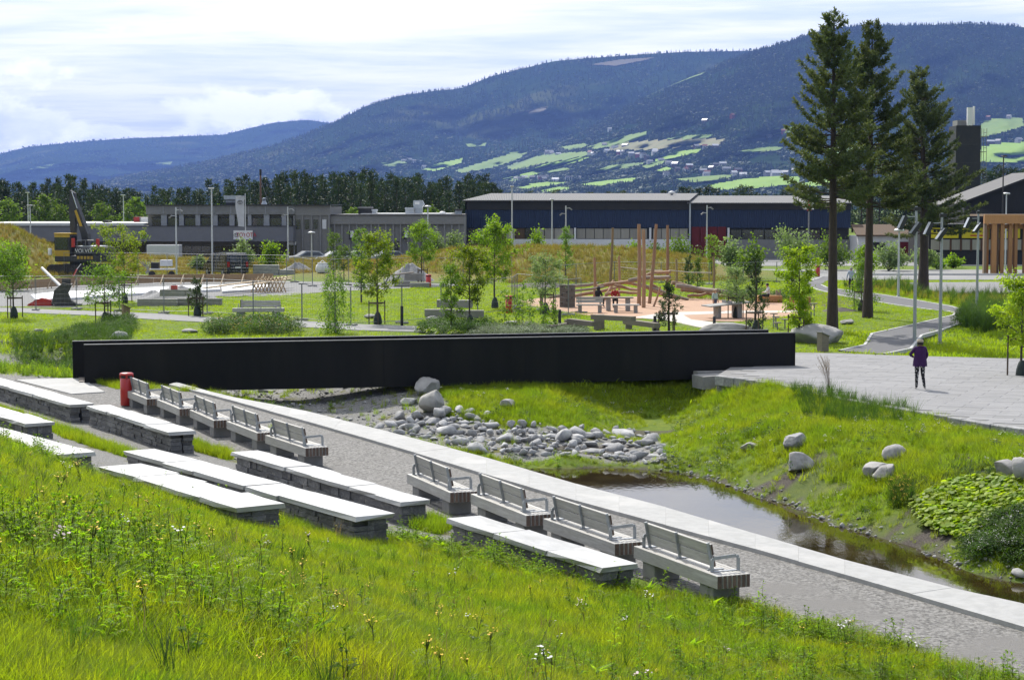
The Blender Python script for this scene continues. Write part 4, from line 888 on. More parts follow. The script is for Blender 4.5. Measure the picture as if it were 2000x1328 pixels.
def weed(kind, h):
    b = PB(); R_ = rgp.uniform
    ns = 1 if kind != 'fern' else 0
    if kind in ('mug', 'flower', 'yellow'):
        for s_ in range(rgp.choice([1, 2, 3])):
            x0, y0 = R_(-.05, .05), R_(-.05, .05); lx, ly = R_(-.15, .15) * h, R_(-.15, .15) * h; hh = h * R_(.7, 1.05)
            pts = [(x0 + lx * t * t, y0 + ly * t * t, hh * t) for t in (0, .33, .66, 1)]; b.stem(pts, .006, .002)
            k = int(11 * hh / .5) if kind == 'mug' else 6
            for i in range(k):
                t = (i + .6) / (k + .3); c = Vector((x0 + lx * t * t, y0 + ly * t * t, hh * t)); a = i * 2.4 + R_(-.4, .4); l = (.17 if kind == 'mug' else .11) * (1.15 - .75 * t) * R_(.7, 1.2)
                d = Vector((math.cos(a), math.sin(a), R_(.15, .75))); b.leaf(c, d, (0, 0, 1), l, l * R_(.22, .36))
                if kind == 'mug':
                    for q in (-.7, .7): d2 = Vector((math.cos(a + q), math.sin(a + q), R_(.1, .6))); b.leaf(c + d.normalized() * l * .3, d2, (0, 0, 1), l * .55, l * .18)
            tip = Vector(pts[-1])
            if kind in ('flower', 'yellow'):
                for q in range(5): e = Vector((R_(-.045, .045), R_(-.045, .045), R_(-.02, .03))); b.stem([tuple(tip - Vector((0, 0, .06))), tuple(tip + e)], .002, .0015); b.disc(tip + e, (R_(-.5, .5), R_(-.5, .5), 1), R_(.008, .014))
            else:
                for q in range(5): a = R_(0, 6.28); b.leaf(tip, (math.cos(a) * .6, math.sin(a) * .6, 1), (.3, .2, .9), .06, .02)
    elif kind == 'fern':
        for q in range(6):
            a = q * 1.05 + R_(-.3, .3); l = h * R_(.7, 1.1); base = Vector((0, 0, 0)); d = Vector((math.cos(a), math.sin(a), 0))
            for i in range(9):
                t = (i + 1) / 9.5; c = d * l * .62 * t + Vector((0, 0, l * (1.05 * t - .55 * t * t))); wdt = .09 * math.sin(PI * (.15 + .8 * t)) * l / .4
                for sg in (-1, 1): b.leaf(c, d.cross(Vector((0, 0, 1))) * sg + d * .5 + Vector((0, 0, .15)), (0, 0, 1), wdt, .02 * l / .4)
    elif kind == 'dock':
        for q in range(9):
            a = q * 2.4 + R_(-.3, .3); el = R_(.5, 1.2); l = h * R_(.6, 1.1); d = Vector((math.cos(a) * math.cos(el), math.sin(a) * math.cos(el), math.sin(el)))
            b.leaf((0, 0, .01), d, (0, 0, 1) if el < 1.2 else (1, 0, 0), l, l * R_(.24, .34), fold=.3, droop=.3)
    elif kind == 'mantle':
        for q in range(16):
            a = R_(0, 6.28); r = R_(.02, .22); c = Vector((r * math.cos(a), r * math.sin(a), R_(.10, .26))); b.stem([(c.x * .3, c.y * .3, 0), tuple(c)], .003, .002)
            n = Vector((math.cos(a) * .4, math.sin(a) * .4, 1)); b.disc(c, n + Vector((R_(-.3, .3), R_(-.3, .3), 0)), R_(.05, .09), mi=0, n=7)
    elif kind == 'bushy':
        for q in range(70):
            a = R_(0, 6.28); e = R_(-.1, 1.5); r = h * R_(.6, 1.); c = Vector((math.cos(a) * math.cos(e) * r * .75, math.sin(a) * math.cos(e) * r * .75, h * .12 + abs(math.sin(e)) * r * .85)); b.leaf(c, (math.cos(a) + R_(-.6, .6), math.sin(a) + R_(-.6, .6), R_(-.2, .9)), (0, 0, 1), h * R_(.18, .32), h * .09)
    return b
def wp_(kind, h, mats): return weed(kind, h).proto(kind + '_plant', mats)
WM = [wp_('mug', .55, [mw, mstem]) for _ in range(4)] + [wp_('mug', .4, [mw, mstem]) for _ in range(2)]
WF = [wp_('fern', .32, [mw2, mstem]) for _ in range(2)]; WD = [wp_('dock', .38, [mw, mstem]) for _ in range(2)] + [wp_('dock', .3, [mw2, mstem])]
FW = [wp_('flower', .5, [mw, mstem, mwhite]) for _ in range(2)] + [wp_('flower', .42, [mw, mstem, mpink])]; FY = [wp_('yellow', .4, [mw2, mstem, myel]) for _ in range(2)]
LM = [wp_('mantle', 1, [mlime, mstem]) for _ in range(3)]; BS = [wp_('bushy', .5, [mdk, mstem]) for _ in range(3)]; BSV = [wp_('bushy', .4, [msilver, mstem]) for _ in range(2)]
EY = np.array([0, 22, 28, 28.8, 29.2, 31.4, 32.2, 33.2, 33.8, 34.4, 38, 44, 60]); ES = np.array([15.2, 15.1, 14.9, 14.2, 13.25, 13.2, 12.9, 12.0, 10.2, 8.55, 8.25, 7.7, 7.2])
def fg_points(n, ymin=6., ymax=52.):
    y = RNG.uniform(ymin, ymax, n * 4); x = RNG.uniform(-1, 1, n * 4) * (.31 * y + 2.2); s = sline(x, y); k = (s < np.interp(y, EY, ES)) & (s > -6)
    z = H(x, y); k &= (EYE - z) / y < .42
    return x[k], y[k], s[k], z[k]
SOILW = [[GH(*q) for q in pp] for pp in SOILPX]
def no_soil(x, y, keepf=.12):
    m = np.zeros(x.shape, bool)
    for w in SOILW: m |= in_poly(x, y, w)
    return ~m | (RNG.uniform(0, 1, x.shape) < keepf)
def put(name, x, y, z, protos, smin, smax, label, cat, tilt=.12, flat=1.):
    n = len(x); sc = RNG.uniform(smin, smax, n); S = np.stack([sc, sc, sc * flat], 1)
    return scatter(name, np.column_stack([x, y, z - .015]), rz_only(n, RNG, tilt), S, RNG.integers(0, len(protos), n), protos, label, cat)
# density falls with distance the way blades merge to the eye
x, y, s, z = fg_points(72000); k = no_soil(x, y) & (RNG.uniform(0, 1, len(x)) < np.clip(15 / y, .45, 1)); k &= RNG.uniform(0, 1, len(x)) < .62 + .6 * fbm(x, y, 1.1, 41)
sc = .55 + .8 * fbm(x, y, 2.0, 43)
n = k.sum(); S = (sc[k] * RNG.uniform(.75, 1.25, n)); scatter('meadow_grass', np.column_stack([x[k], y[k], z[k] - .01]), rz_only(n, RNG, .12), np.stack([S * 1.25, S * 1.25, S], 1), RNG.integers(0, 4, n), GN, 'bright green meadow grass on the slope above the stone seats', 'grass')
# weeds: thick along the lower edge, in the lower left and on the right flank
x, y, s, z = fg_points(7000); far_ok = y > 9.5; x, y, s, z = x[far_ok], y[far_ok], s[far_ok], z[far_ok]; e = np.interp(y, EY, ES) - s
dens = np.maximum.reduce([sstep(e, 1.6, .3) * .95, sstep(y, 18, 12.5) * sstep(x, -.4, -2.6) * .6, sstep(x, .2, 2.2) * .18, .012 + 0 * x]); dens = dens * (.25 + 1.4 * sstep(fbm(x, y, 1.4, 51), .36, .62))
k = (RNG.uniform(0, 1, len(x)) < dens) & no_soil(x, y, .05); put('leafy_weeds', x[k], y[k], z[k], WM, .35, .85, 'tall leafy weeds growing through the meadow grass', 'weeds')
k = (RNG.uniform(0, 1, len(x)) < dens * .5 + .03) & no_soil(x, y, .05); x2, y2, z2 = x[k] + .2, y[k] + .1, z[k]; put('fern_like_weeds', x2, y2, H(x2, y2), WF, .6, 1.2, 'yellow green feathery leaves in the meadow', 'weeds')
k = (RNG.uniform(0, 1, len(x)) < dens * .40) & (y > 10.5); put('broad_leaf_weeds', x[k] - .15, y[k], H(x[k] - .15, y[k]), WD, .4, .75, 'broad leaved dock plants in the meadow edge', 'weeds')
k = (RNG.uniform(0, 1, len(x)) < .004 + .004 * sstep(y, 19, 13)); put('white_meadow_flowers', x[k], y[k] + .1, H(x[k], y[k] + .1), FW, .6, 1.1, 'white and pale pink flower heads scattered in the meadow', 'flowers')
k = (RNG.uniform(0, 1, len(x)) < .016); put('yellow_meadow_flowers', x[k] + .1, y[k], H(x[k] + .1, y[k]), FY, .5, 1.0, 'small yellow flowers scattered in the meadow', 'flowers')
# strips of grass between the seat rows
def px_area(poly, n, zref=0., hh=True):
    w = pxpoly(poly, zref) if zref > -.2 else [GH(*q) for q in poly]; xa = [v.x for v in w]; ya = [v.y for v in w]; x = RNG.uniform(min(xa), max(xa), n * 8); y = RNG.uniform(min(ya), max(ya), n * 8); k = in_poly(x, y, w); x, y = x[k][:n], y[k][:n]; return x, y, H(x, y)
X, Y_, Z = [], [], []
for poly, n, zr in (([(-20,778),(60,800),(180,840),(290,882),(270,890),(120,845),(110,835),(-20,803)], 2200, .5), ([(376,858),(460,884),(445,892),(374,872)], 500, .1), ([(540,838),(560,850),(520,846)], 60, 0), ([(-60,738),(150,800),(150,812),(-60,752)], 300, .1), ([(840,1000),(882,1020),(860,1040),(800,1030)], 300, .1), ([(180,748),(260,752),(410,764),(420,770),(330,764),(230,762)], 700, 0), ([(376,792),(440,800),(520,820),(500,822),(430,806)], 0, 0)):
    if n: a, b, c = px_area(poly, n, zr); X.append(a); Y_.append(b); Z.append(c)
x, y, z = map(np.concatenate, (X, Y_, Z)); put('seat_row_grass', x, y, z, GN + GB, .6, 1.1, 'strips of grass between the stone seats and along the bridge foot', 'grass')
# stream bank
def bank_pts(n):
    y = RNG.uniform(24, 72, n * 3); x = RNG.uniform(-10, 24, n * 3); k = (kerb_side(x, y) > .6) & (x < .31 * y + 2.5); x, y = x[k], y[k]; z = H(x, y)
    k = (z > WATER_Z + .02) & ~in_poly(x, y, plz); x, y, z = x[k], y[k], z[k]
    k = ~(in_poly(x, y, BEDW[0]) & (RNG.uniform(0, 1, len(x)) < .95)); return x[k], y[k], z[k]
x, y, z = bank_pts(46000); k = no_soil(x, y, .22) & (RNG.uniform(0, 1, len(x)) < np.clip(.5 + .5 * (z + 1.4), .25, 1)); x, y, z = x[k], y[k], z[k]; sc = .35 + 1.0 * fbm(x, y, 1.7, 61) * (.35 + .65 * sstep(z, -1.45, -.7))
n = len(x); S = sc * RNG.uniform(.7, 1.25, n); scatter('bank_grass', np.column_stack([x, y, z - .01]), rz_only(n, RNG, .2), np.stack([S * 1.2, S * 1.2, S], 1), RNG.integers(0, 4, n), GB, 'rough tufted grass on the stream bank below the plaza', 'grass')
k = RNG.uniform(0, 1, len(x)) < .055 * (fbm(x, y, 2.5, 63) > .5); put('bank_herbs', x[k], y[k], z[k], WF + WM[4:] + BS[:1], .4, .8, 'low leafy herbs among the bank grass', 'weeds')
k = RNG.uniform(0, 1, len(x)) < .045 * (fbm(x, y, 2.0, 67) > .52); put('bank_white_flowers', x[k], y[k], z[k], FW[:2], .45, .75, 'small white flowers among the bank grass', 'flowers')
x, y, z = px_area([(1545,768),(1620,775),(1700,795),(1790,808),(1800,822),(1740,836),(1650,832),(1570,815)], 650, -.3); put('tall_bank_grass', x, y, z, GT + GB, .55, .85, 'tall upright ornamental grass below the plaza edge', 'grass')
x, y, z = px_area([(1785,985),(1860,945),(1960,940),(2060,960),(2060,1010),(1960,1030),(1890,1060),(1800,1025)], 900, -.9); put('lime_groundcover', x, y, z, LM, .5, .85, 'lime green round leaved groundcover on dark soil', 'groundcover')
x, y, z = px_area([(1880,1075),(1940,1020),(2040,1000),(2080,1090),(1990,1110),(1900,1100)], 520, -1.0); put('white_flowering_cover', x, y, z, FW[:2] + BS, .4, .75, 'mounded groundcover with tiny white flowers at the water edge', 'groundcover')
x, y, z = px_area([(1730,955),(1775,950),(1785,990),(1740,1000)], 110, -.9); put('yellow_bank_flowers', x, y, z, FY + GT[:1], .6, .9, 'patch of yellow flowers by the pale boulder', 'flowers')
x, y, z = px_area([(1780,890),(1960,905),(1950,950),(1850,960),(1700,940),(1690,915)], 900, -.5); put('low_groundcover', x, y, z, BS + LM[:1], .16, .30, 'low olive groundcover between the boulders', 'groundcover')
# plume of dry grass at the plaza edge
pl = GH(1620, 775); plume = thing('plume_grass', 'tall dry plume grass standing alone at the plaza edge', 'grass', (pl.x, pl.y, -.1)); mplume = LEAF('dry_plume', (.33, .28, .22), (.25, .21, .17), tr=(1.2, 1.1, 1.), trw=.35, scale=4)
V, Fq = blades(60, .8, .10, .012, .35, rgn, seg=3); link('blades', mesh_np('blades', V, Fq, [mg_dark]), plume)
b = PB()
for q in range(26):
    lx = -abs(rgp.gauss(.22, .12)); ly = rgp.gauss(0, .1); hh = rgp.uniform(1.0, 1.45); pts = [(lx * t * t, ly * t * t, hh * t) for t in (0, .4, .7, .85, 1)]; b.stem(pts, .004, .002, mi=0)
    for i in range(14): t = .72 + .28 * i / 14; b.leaf((lx * t * t, ly * t * t, hh * t), (rgp.uniform(-1, 1), rgp.uniform(-1, 1), 1.2), (.2, .1, .5), .06, .012, mi=0)
me = b.proto('plumes', [mplume]).data; link('plumes', me, plume)
# ---------------------------------------------------------------- lawns beyond the bridge
HARD = [pxpoly(SP_IN + SP_OUT), pxpoly([(1018,588),(1060,582),(1150,579),(1300,581),(1480,585),(1560,592),(1592,600),(1555,615),(1440,629),(1360,642),(1300,626),(1230,624),(1080,606)]), pxpoly([(-200,590),(0,601),(320,614),(580,627),(816,638),(950,640),(1100,648),(1000,662),(852,656),(700,646),(420,631),(160,616),(-200,602)]), pxpoly([(-200,612),(0,599),(130,600),(240,588),(430,580),(620,572),(840,562),(1000,553),(1000,549),(720,545),(660,541),(600,541),(250,541),(60,548),(-200,552)]), pxpoly([(1395,547),(1590,549),(1700,547),(2300,547),(2300,528),(1395,526)]), plz, pxpoly([(1700,553),(2300,550),(2300,575),(1890,574),(1740,566)])]
def lawn_pts(n, y0, y1):
    y = np.sqrt(RNG.uniform(y0 ** 2, y1 ** 2, n)); x = RNG.uniform(-.30, .30, n) * y; k = np.ones(n, bool)
    for h in HARD: k &= ~in_poly(x, y, h)
    x, y = x[k], y[k]; return x, y, H(x, y)
x, y, z = lawn_pts(52000, 66, 150); g, _, bd = ground_masks(x, y); k = (g < .3) & (bd < .5) & (sline(x, y) > 16); x, y, z = x[k], y[k], z[k]; n = len(x); S = RNG.uniform(.55, 1.2, n) * (.6 + .9 * fbm(x, y, 5, 71)) * np.where(z < -.05, 2.0, 1.)
scatter('lawn_grass', np.column_stack([x, y, z - .01]), rz_only(n, RNG, .15), np.stack([S * 1.3, S * 1.3, S], 1), RNG.integers(0, 3, n), GL, 'short bright lawn grass beyond the footbridge', 'grass')
x, y, z = lawn_pts(60000, 128, 190); g, _, _ = ground_masks(x, y); k = (g > .12); x, y, z = x[k][:20000], y[k][:20000], z[k][:20000]; put('golden_grass', x, y, z, GG + GG + [GB[0]], .7, 1.4, 'golden seeding grass on the mounds before the buildings', 'grass')
# rough tall grass right of the asphalt path, and planting beds
def bed(name, poly, n, protos, a, b_, label, cat='plants', zr=0.): x, y, z = px_area(poly, n, zr); return put(name, x, y, z, protos, a, b_, label, cat)
bed('roadside_tall_grass', [(1640,560),(1760,552),(1800,572),(1880,578),(2080,580),(2080,615),(1900,602),(1800,584),(1720,572)], 3000, [GT[0]] + GB + GB + GG[:2], .8, 1.4, 'rough tall grass between the asphalt path and gravel bed', 'grass')
bed('dark_rushes', [(1868,640),(1880,612),(1930,605),(1985,610),(1990,640),(1920,648)], 420, GT + BS[:1], .9, 1.5, 'dark green rushes beside the bend of the asphalt path', 'plants')
bed('yellow_flower_bed', [(412,655),(405,645),(440,636),(560,636),(582,645),(575,656)], 330, BS + FY + FY, .8, 1.5, 'bed of dark leaved plants with yellow flower spikes by the path', 'flower bed')
bed('mixed_shrub_bed', [(818,650),(830,640),(900,636),(960,640),(960,656),(850,657)], 260, BS + LM[:1], .7, 1.2, 'low dark green shrubs along the bridge parapet', 'shrubs')
bed('silver_shrub_bed', [(915,656),(940,646),(1040,644),(1140,646),(1140,660),(915,660)], 330, BSV, .8, 1.3, 'silver leaved shrubs behind the bridge parapet', 'shrubs')
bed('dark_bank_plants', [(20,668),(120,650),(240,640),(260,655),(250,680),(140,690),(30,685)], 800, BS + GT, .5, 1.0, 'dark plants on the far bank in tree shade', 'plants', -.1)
bed('left_bank_herbs', [(-60,706),(60,712),(150,722),(150,742),(60,738),(-60,722)], 500, WM + GB, .5, .9, 'leafy herbs and grass left of the bridge landing', 'plants')
bed('lawn_edge_plants', [(200,650),(210,632),(250,625),(262,645),(230,655)], 110, BS + LM[:1], .8, 1.3, 'green plants at the foot of the staked tree', 'plants')
bed('play_area_verge', [(1330,583),(1480,578),(1590,588),(1560,594),(1450,590)], 450, GB + BS[:1], .8, 1.5, 'unmown grass behind the play area', 'grass')
mdry = LEAF('dry_stalk', (.30, .24, .12), (.22, .17, .08), tr=(1.2, 1.1, .8), trw=.3, scale=3, rand=.3)
GD = [gp('dry_tuft', mdry, 7, .38, .05, .005, .35, hvar=.5, seg=3) for _ in range(3)]
x, y, s, z = fg_points(5000); k = (RNG.uniform(0, 1, len(x)) < .22 * (fbm(x, y, 1.8, 81) > .48)) & (y > 9); put('dry_stalks', x[k], y[k], z[k], GD, .6, 1.2, 'dry straw coloured stalks scattered in the meadow', 'grass')
x, y, s, z = fg_points(7000); k = (RNG.uniform(0, 1, len(x)) < .34 * sstep(fbm(x, y, .9, 83), .5, .66)) & (y > 8.5) & no_soil(x, y, .1); put('dark_meadow_tufts', x[k], y[k], z[k], [GB[0], GB[1], GT[0], WF[0]], .35, .6, 'darker tufts and low leaves patched through the meadow', 'grass')
# ================================================================ trees
bark = M('pine_bark', (.075, .055, .042), (.045, .035, .03), 5, .95, bump=1, bscale=14, stretch=(3, 3, .6)); barkd = M('young_bark', (.10, .085, .065), (.07, .06, .05), 9, .9); barkb = M('birch_bark', (.45, .44, .42), (.12, .11, .10), 6, .8, stretch=(1, 1, 4))
needle = LEAF('pine_needles', (.060, .092, .040), (.110, .138, .056), tr=(1.6, 1.5, .7), trw=.36, scale=.9, rand=.15); needle2 = LEAF('forest_needles', (.022, .042, .015), (.042, .066, .02), tr=(1.5, 1.5, .7), trw=.22, scale=.25, rand=.35)
needle3 = LEAF('blue_pine_needles', (.035, .062, .030), (.065, .095, .04), trw=.3, scale=2, rand=.2)
L_maple = LEAF('maple_leaf', (0.098, 0.163, 0.016), (0.208, 0.240, 0.018), trw=.5, scale=2.2, rand=.12); L_ash = LEAF('ash_leaf', (0.111, 0.195, 0.016), (0.169, 0.247, 0.018), trw=.5, scale=2, rand=.12); L_bir = LEAF('birch_leaf', (0.078, 0.156, 0.018), (0.130, 0.208, 0.021), trw=.5, scale=2, rand=.12)
L_wil = LEAF('willow_leaf', (0.221, 0.286, 0.130), (0.143, 0.208, 0.078), tr=(1.5, 1.6, .9), trw=.4, scale=2.4, rand=.15); L_lime = LEAF('lime_tree_leaf', (0.182, 0.286, 0.016), (0.260, 0.325, 0.018), trw=.5, scale=2, rand=.1); L_dark = LEAF('dark_shrub_leaf', (0.065, 0.117, 0.018), (0.117, 0.169, 0.026), trw=.45, scale=1.5, rand=.15)
def quads_from(c, d, nrm, l, w):
    """leaf quads: centre-base c, direction d, normal-ish nrm (N,3), length l, width w -> diamond"""
    d = d / np.linalg.norm(d, axis=1, keepdims=True); s_ = np.cross(d, nrm); s_ /= np.linalg.norm(s_, axis=1, keepdims=True) + 1e-9; l = l[:, None]; w = w[:, None]
    V = np.stack([c, c + d * l * .45 - s_ * w / 2, c + d * l, c + d * l * .45 + s_ * w / 2], 1); n = len(c); return V.reshape(-1, 3), np.arange(4 * n).reshape(n, 4)
def limb_mesh(nm, limbs, mat, n=6):
    mb = MB()
    for pts, rad in limbs: mb.tube(pts, rad, n if rad[0] > .03 else 4, cap=False)
    return mb.mesh(nm, mat)
def pine(seed, h, base, rmax, gap=.42, per=(5, 7), tuft=.20, dens=1., up=.15, trunk_r=.22, needle_m=needle, shape=None, nq=9, ntw=3):
    """whorled conifer: returns trunk mesh, crown mesh"""
    rg = np.random.default_rng(seed); limbs = []; lean = rg.normal(0, .010, 2) * h
    tp = [(lean[0] * t * t + .03 * math.sin(t * 7 + seed), lean[1] * t * t, h * t) for t in np.linspace(0, 1, 9)]; tr = [trunk_r * (1 - t) ** .75 * (1.22 if i == 0 else 1) + .012 for i, t in enumerate(np.linspace(0, 1, 9))]
    limbs.append((tp, tr)); C = []; Dv = []
    z = base
    while z < h - .15:
        t = (z - base) / (h - base); prof = shape(t) if shape else (1 - t) ** .7 * (.55 + .45 * min(1, t / .18))
        zt = z / h; cx, cy = lean[0] * zt * zt, lean[1] * zt * zt
        for j in range(rg.integers(*per)):
            if rg.uniform() > .93: continue
            a = rg.uniform(0, 2 * PI); L_ = max(.18, rmax * prof * rg.uniform(.62, 1.18)); el = up + .55 * t + rg.normal(0, .12) - .12 * (1 - t)
            pts = []; k = 5; zz = z + rg.uniform(-.18, .18)
            for q in range(k):
                f = q / (k - 1); r = L_ * f; pts.append((cx + math.cos(a) * r * math.cos(el), cy + math.sin(a) * r * math.cos(el), zz + r * math.sin(el) - .10 * L_ * f * (1 - f) + .14 * L_ * f ** 3))
            limbs.append((pts, [max(.008, .028 * (L_ / 2)) * (1 - .8 * q / 4) for q in range(k)]))
            P_ = np.array(pts); nt_ = max(2, int(L_ / .20 * dens))
            for q in range(nt_):
                f = .28 + .72 * (q + rg.uniform(0, 1)) / nt_; i = min(int(f * 4), 3); c = P_[i] + (P_[i + 1] - P_[i]) * (f * 4 - i); bd = P_[i + 1] - P_[i]; bd = bd / (np.linalg.norm(bd) + 1e-9)
                for w in range(ntw):
                    side = np.array([-bd[1], bd[0], 0]) * rg.choice([-1, 1]); tw = bd * rg.uniform(.2, .9) + side * rg.uniform(.2, 1.) + np.array([0, 0, rg.uniform(-.1, .6)]); tw /= np.linalg.norm(tw); l = rg.uniform(.5, 1.3) * tuft * 1.5 * (1.1 - .4 * f)
                    e = c + tw * l
                    for s_ in np.linspace(.35, 1, 3): C.append(c + (e - c) * s_ ); Dv.append(tw)
        z += gap * rg.uniform(.75, 1.25)
    C = np.array(C); Dv = np.array(Dv); n = len(C); C = np.repeat(C, nq // 3, 0); Dv = np.repeat(Dv, nq // 3, 0); m = len(C)
    d = Dv * .7 + rg.normal(0, .62, (m, 3)); V, Fq = quads_from(C + rg.normal(0, .02, (m, 3)), d, rg.normal(0, 1, (m, 3)), rg.uniform(.6, 1.2, m) * tuft, rg.uniform(.22, .36, m) * tuft)
    return limb_mesh('trunk', limbs, bark), mesh_np('crown', V, Fq, [needle_m])
def tree_obj(nm, label, cat, loc, meshes, rz=0., group=None, scale=None):
    o = thing(nm, label, cat, loc, rz, group, scale)
    for k, me in zip(('trunk', 'crown'), meshes): link(k, me, o)
    return o
# three big pines
for (px, py, ty, base, rm, sd, lb) in ((1625,650,22,6.3,2.75,1,'tallest pine standing alone on the lawn, bare lower trunk'),(1695,621,46,6.1,2.9,2,'tall pine between the other two, rooted in bare soil'),(1803,568,134,4.3,4.0,3,'broader, shorter pine behind the steel lamp posts')):
    p = GH(px, py); h = (py - ty) / PXM(p.y) - .3; ms = pine(sd, h, base * h / 15.3, rm, gap=.37, per=(6, 9), tuft=.21, dens=1.15, trunk_r=.24 if sd < 3 else .34, nq=9, shape=lambda t: ((1 - t) ** .70 * .95 + .05) * (.88 + .12 * min(1, t / .12)) * (1.0 + .12 * math.sin(t * 34)))
    tree_obj('pine_tree', lb, 'pine', (p.x, p.y, p.z - .05), ms, sd)
# young pines with their stakes come with the planted trees; forest behind the buildings
FV = [pine(20 + i, 12.5, 1.0, 2.3, gap=.8, per=(6, 9), tuft=.62, dens=.55, trunk_r=.17, needle_m=needle2, nq=3, ntw=2, shape=lambda t: (1 - t) ** .75 * (.8 + .2 * min(1, t / .15))) for i in range(5)]
def broad(seed, h, base, rx, n, leaf, mat, trunk_r, lean=.0, nm='crown', shape='oval', barkm=barkd, lw=.6, hang=0.):
    rg = np.random.default_rng(seed); limbs = []; ends = []; tp = [(lean * t * t * h, .02 * math.sin(5 * t) * h * .2, h * .93 * t) for t in np.linspace(0, 1, 8)]; limbs.append((tp, [trunk_r * (1 - .85 * t) for t in np.linspace(0, 1, 8)]))
    nl = int(10 + h * 3.2)
    for i in range(nl):
        t = (i + .5) / nl; z = base + (h - base) * t * .92; f = z / (h * .93); cx = lean * f * f * h
        pr = {'oval': math.sin(PI * min(1, .16 + .80 * t)) ** .8, 'cone': (1 - t) ** .8 + .08, 'vase': .35 + .75 * math.sin(PI * (.1 + .65 * t)), 'column': .5 + .5 * math.sin(PI * (.1 + .8 * t))}[shape]
        L_ = rx * pr * rg.uniform(.65, 1.2); a = i * 2.4 + rg.uniform(-.5, .5); el = rg.uniform(.25, .85) if not hang else rg.uniform(.2, .6); pts = [(cx + math.cos(a) * L_ * q * math.cos(el * .6), math.sin(a) * L_ * q * math.cos(el * .6), z + L_ * math.sin(el) * q * (1 - .25 * q) - hang * L_ * q * q * 1.2) for q in (0, .35, .7, 1)]
        limbs.append((pts, [trunk_r * .35 * (1 - .8 * q) * max(.4, 1 - t) + .004 for q in (0, .35, .7, 1)])); P_ = np.array(pts)
        for _ in range(5):
            f2 = rg.uniform(.35, 1.); k = min(int(f2 * 3), 2); c = P_[k] + (P_[k + 1] - P_[k]) * (f2 * 3 - k); e = c + rg.normal(0, .18, 3) * rx * np.array([1, 1, .8]) + np.array([0, 0, .05 - hang * rx * .8]); ends.append((c, e)); limbs.append(([tuple(c), tuple(e)], [.006, .003]))
    ends = np.array(ends); w = rg.uniform(.5, 1.5, len(ends)); pick = rg.choice(len(ends), n, p=w / w.sum()); t = rg.uniform(.1, 1.1, (n, 1)); C = ends[pick, 0] + (ends[pick, 1] - ends[pick, 0]) * t + rg.normal(0, .05 + .035 * rx, (n, 3))
    if hang: C[:, 2] -= rg.uniform(0, 1, n) ** 1.5 * hang * rx * .9
    d = rg.normal(0, 1, (n, 3)) + np.array([0, 0, -.15 - hang]); V, Fq = quads_from(C, d, rg.normal(0, .6, (n, 3)) + np.array([0, 0, 1.]), rg.uniform(.6, 1.3, n) * leaf, rg.uniform(.6, 1.2, n) * leaf * lw)
    return limb_mesh('trunk', limbs, barkm, 7), mesh_np(nm, V, Fq, [mat])
bagm = M('watering_bag', (.035, .05, .045), (.025, .035, .03), 4, .7); stakem = M('tree_stake', (.12, .085, .06), (.08, .06, .045), 6, .85); ropem = M('stake_tie', (.08, .08, .08), (.05, .05, .05), 5, .8)
def stakes(px, label_of, p, hgt=1.5, bag=True, three=True):
    o = thing('tree_stakes', 'timber stakes around the ' + label_of, 'tree stakes', (p.x, p.y, p.z), px * .7, 'tree stakes'); n = 3 if three else 2; r = .46
    q = [(r * math.cos(2 * PI * i / n), r * math.sin(2 * PI * i / n)) for i in range(n)]
    for a in q: MB().tube([(a[0], a[1], -.1), (a[0], a[1], hgt)], .03, 6).obj('stake', stakem, o)
    for i in range(n): a, b = q[i], q[(i + 1) % n]; MB().beam((a[0], a[1], hgt - .12), (b[0], b[1], hgt - .12), .03, .07).obj('cross_rail', stakem, o)
    if bag:
        b = MB().lathe([(.19, 0), (.22, .10), (.20, .32), (.13, .55), (.07, .64)], n=12).obj('watering_bag', bagm, None, (p.x + .02, p.y - .02, p.z)); tag(b, 'watering bag at the foot of the ' + label_of, 'watering bag', 'watering bags')
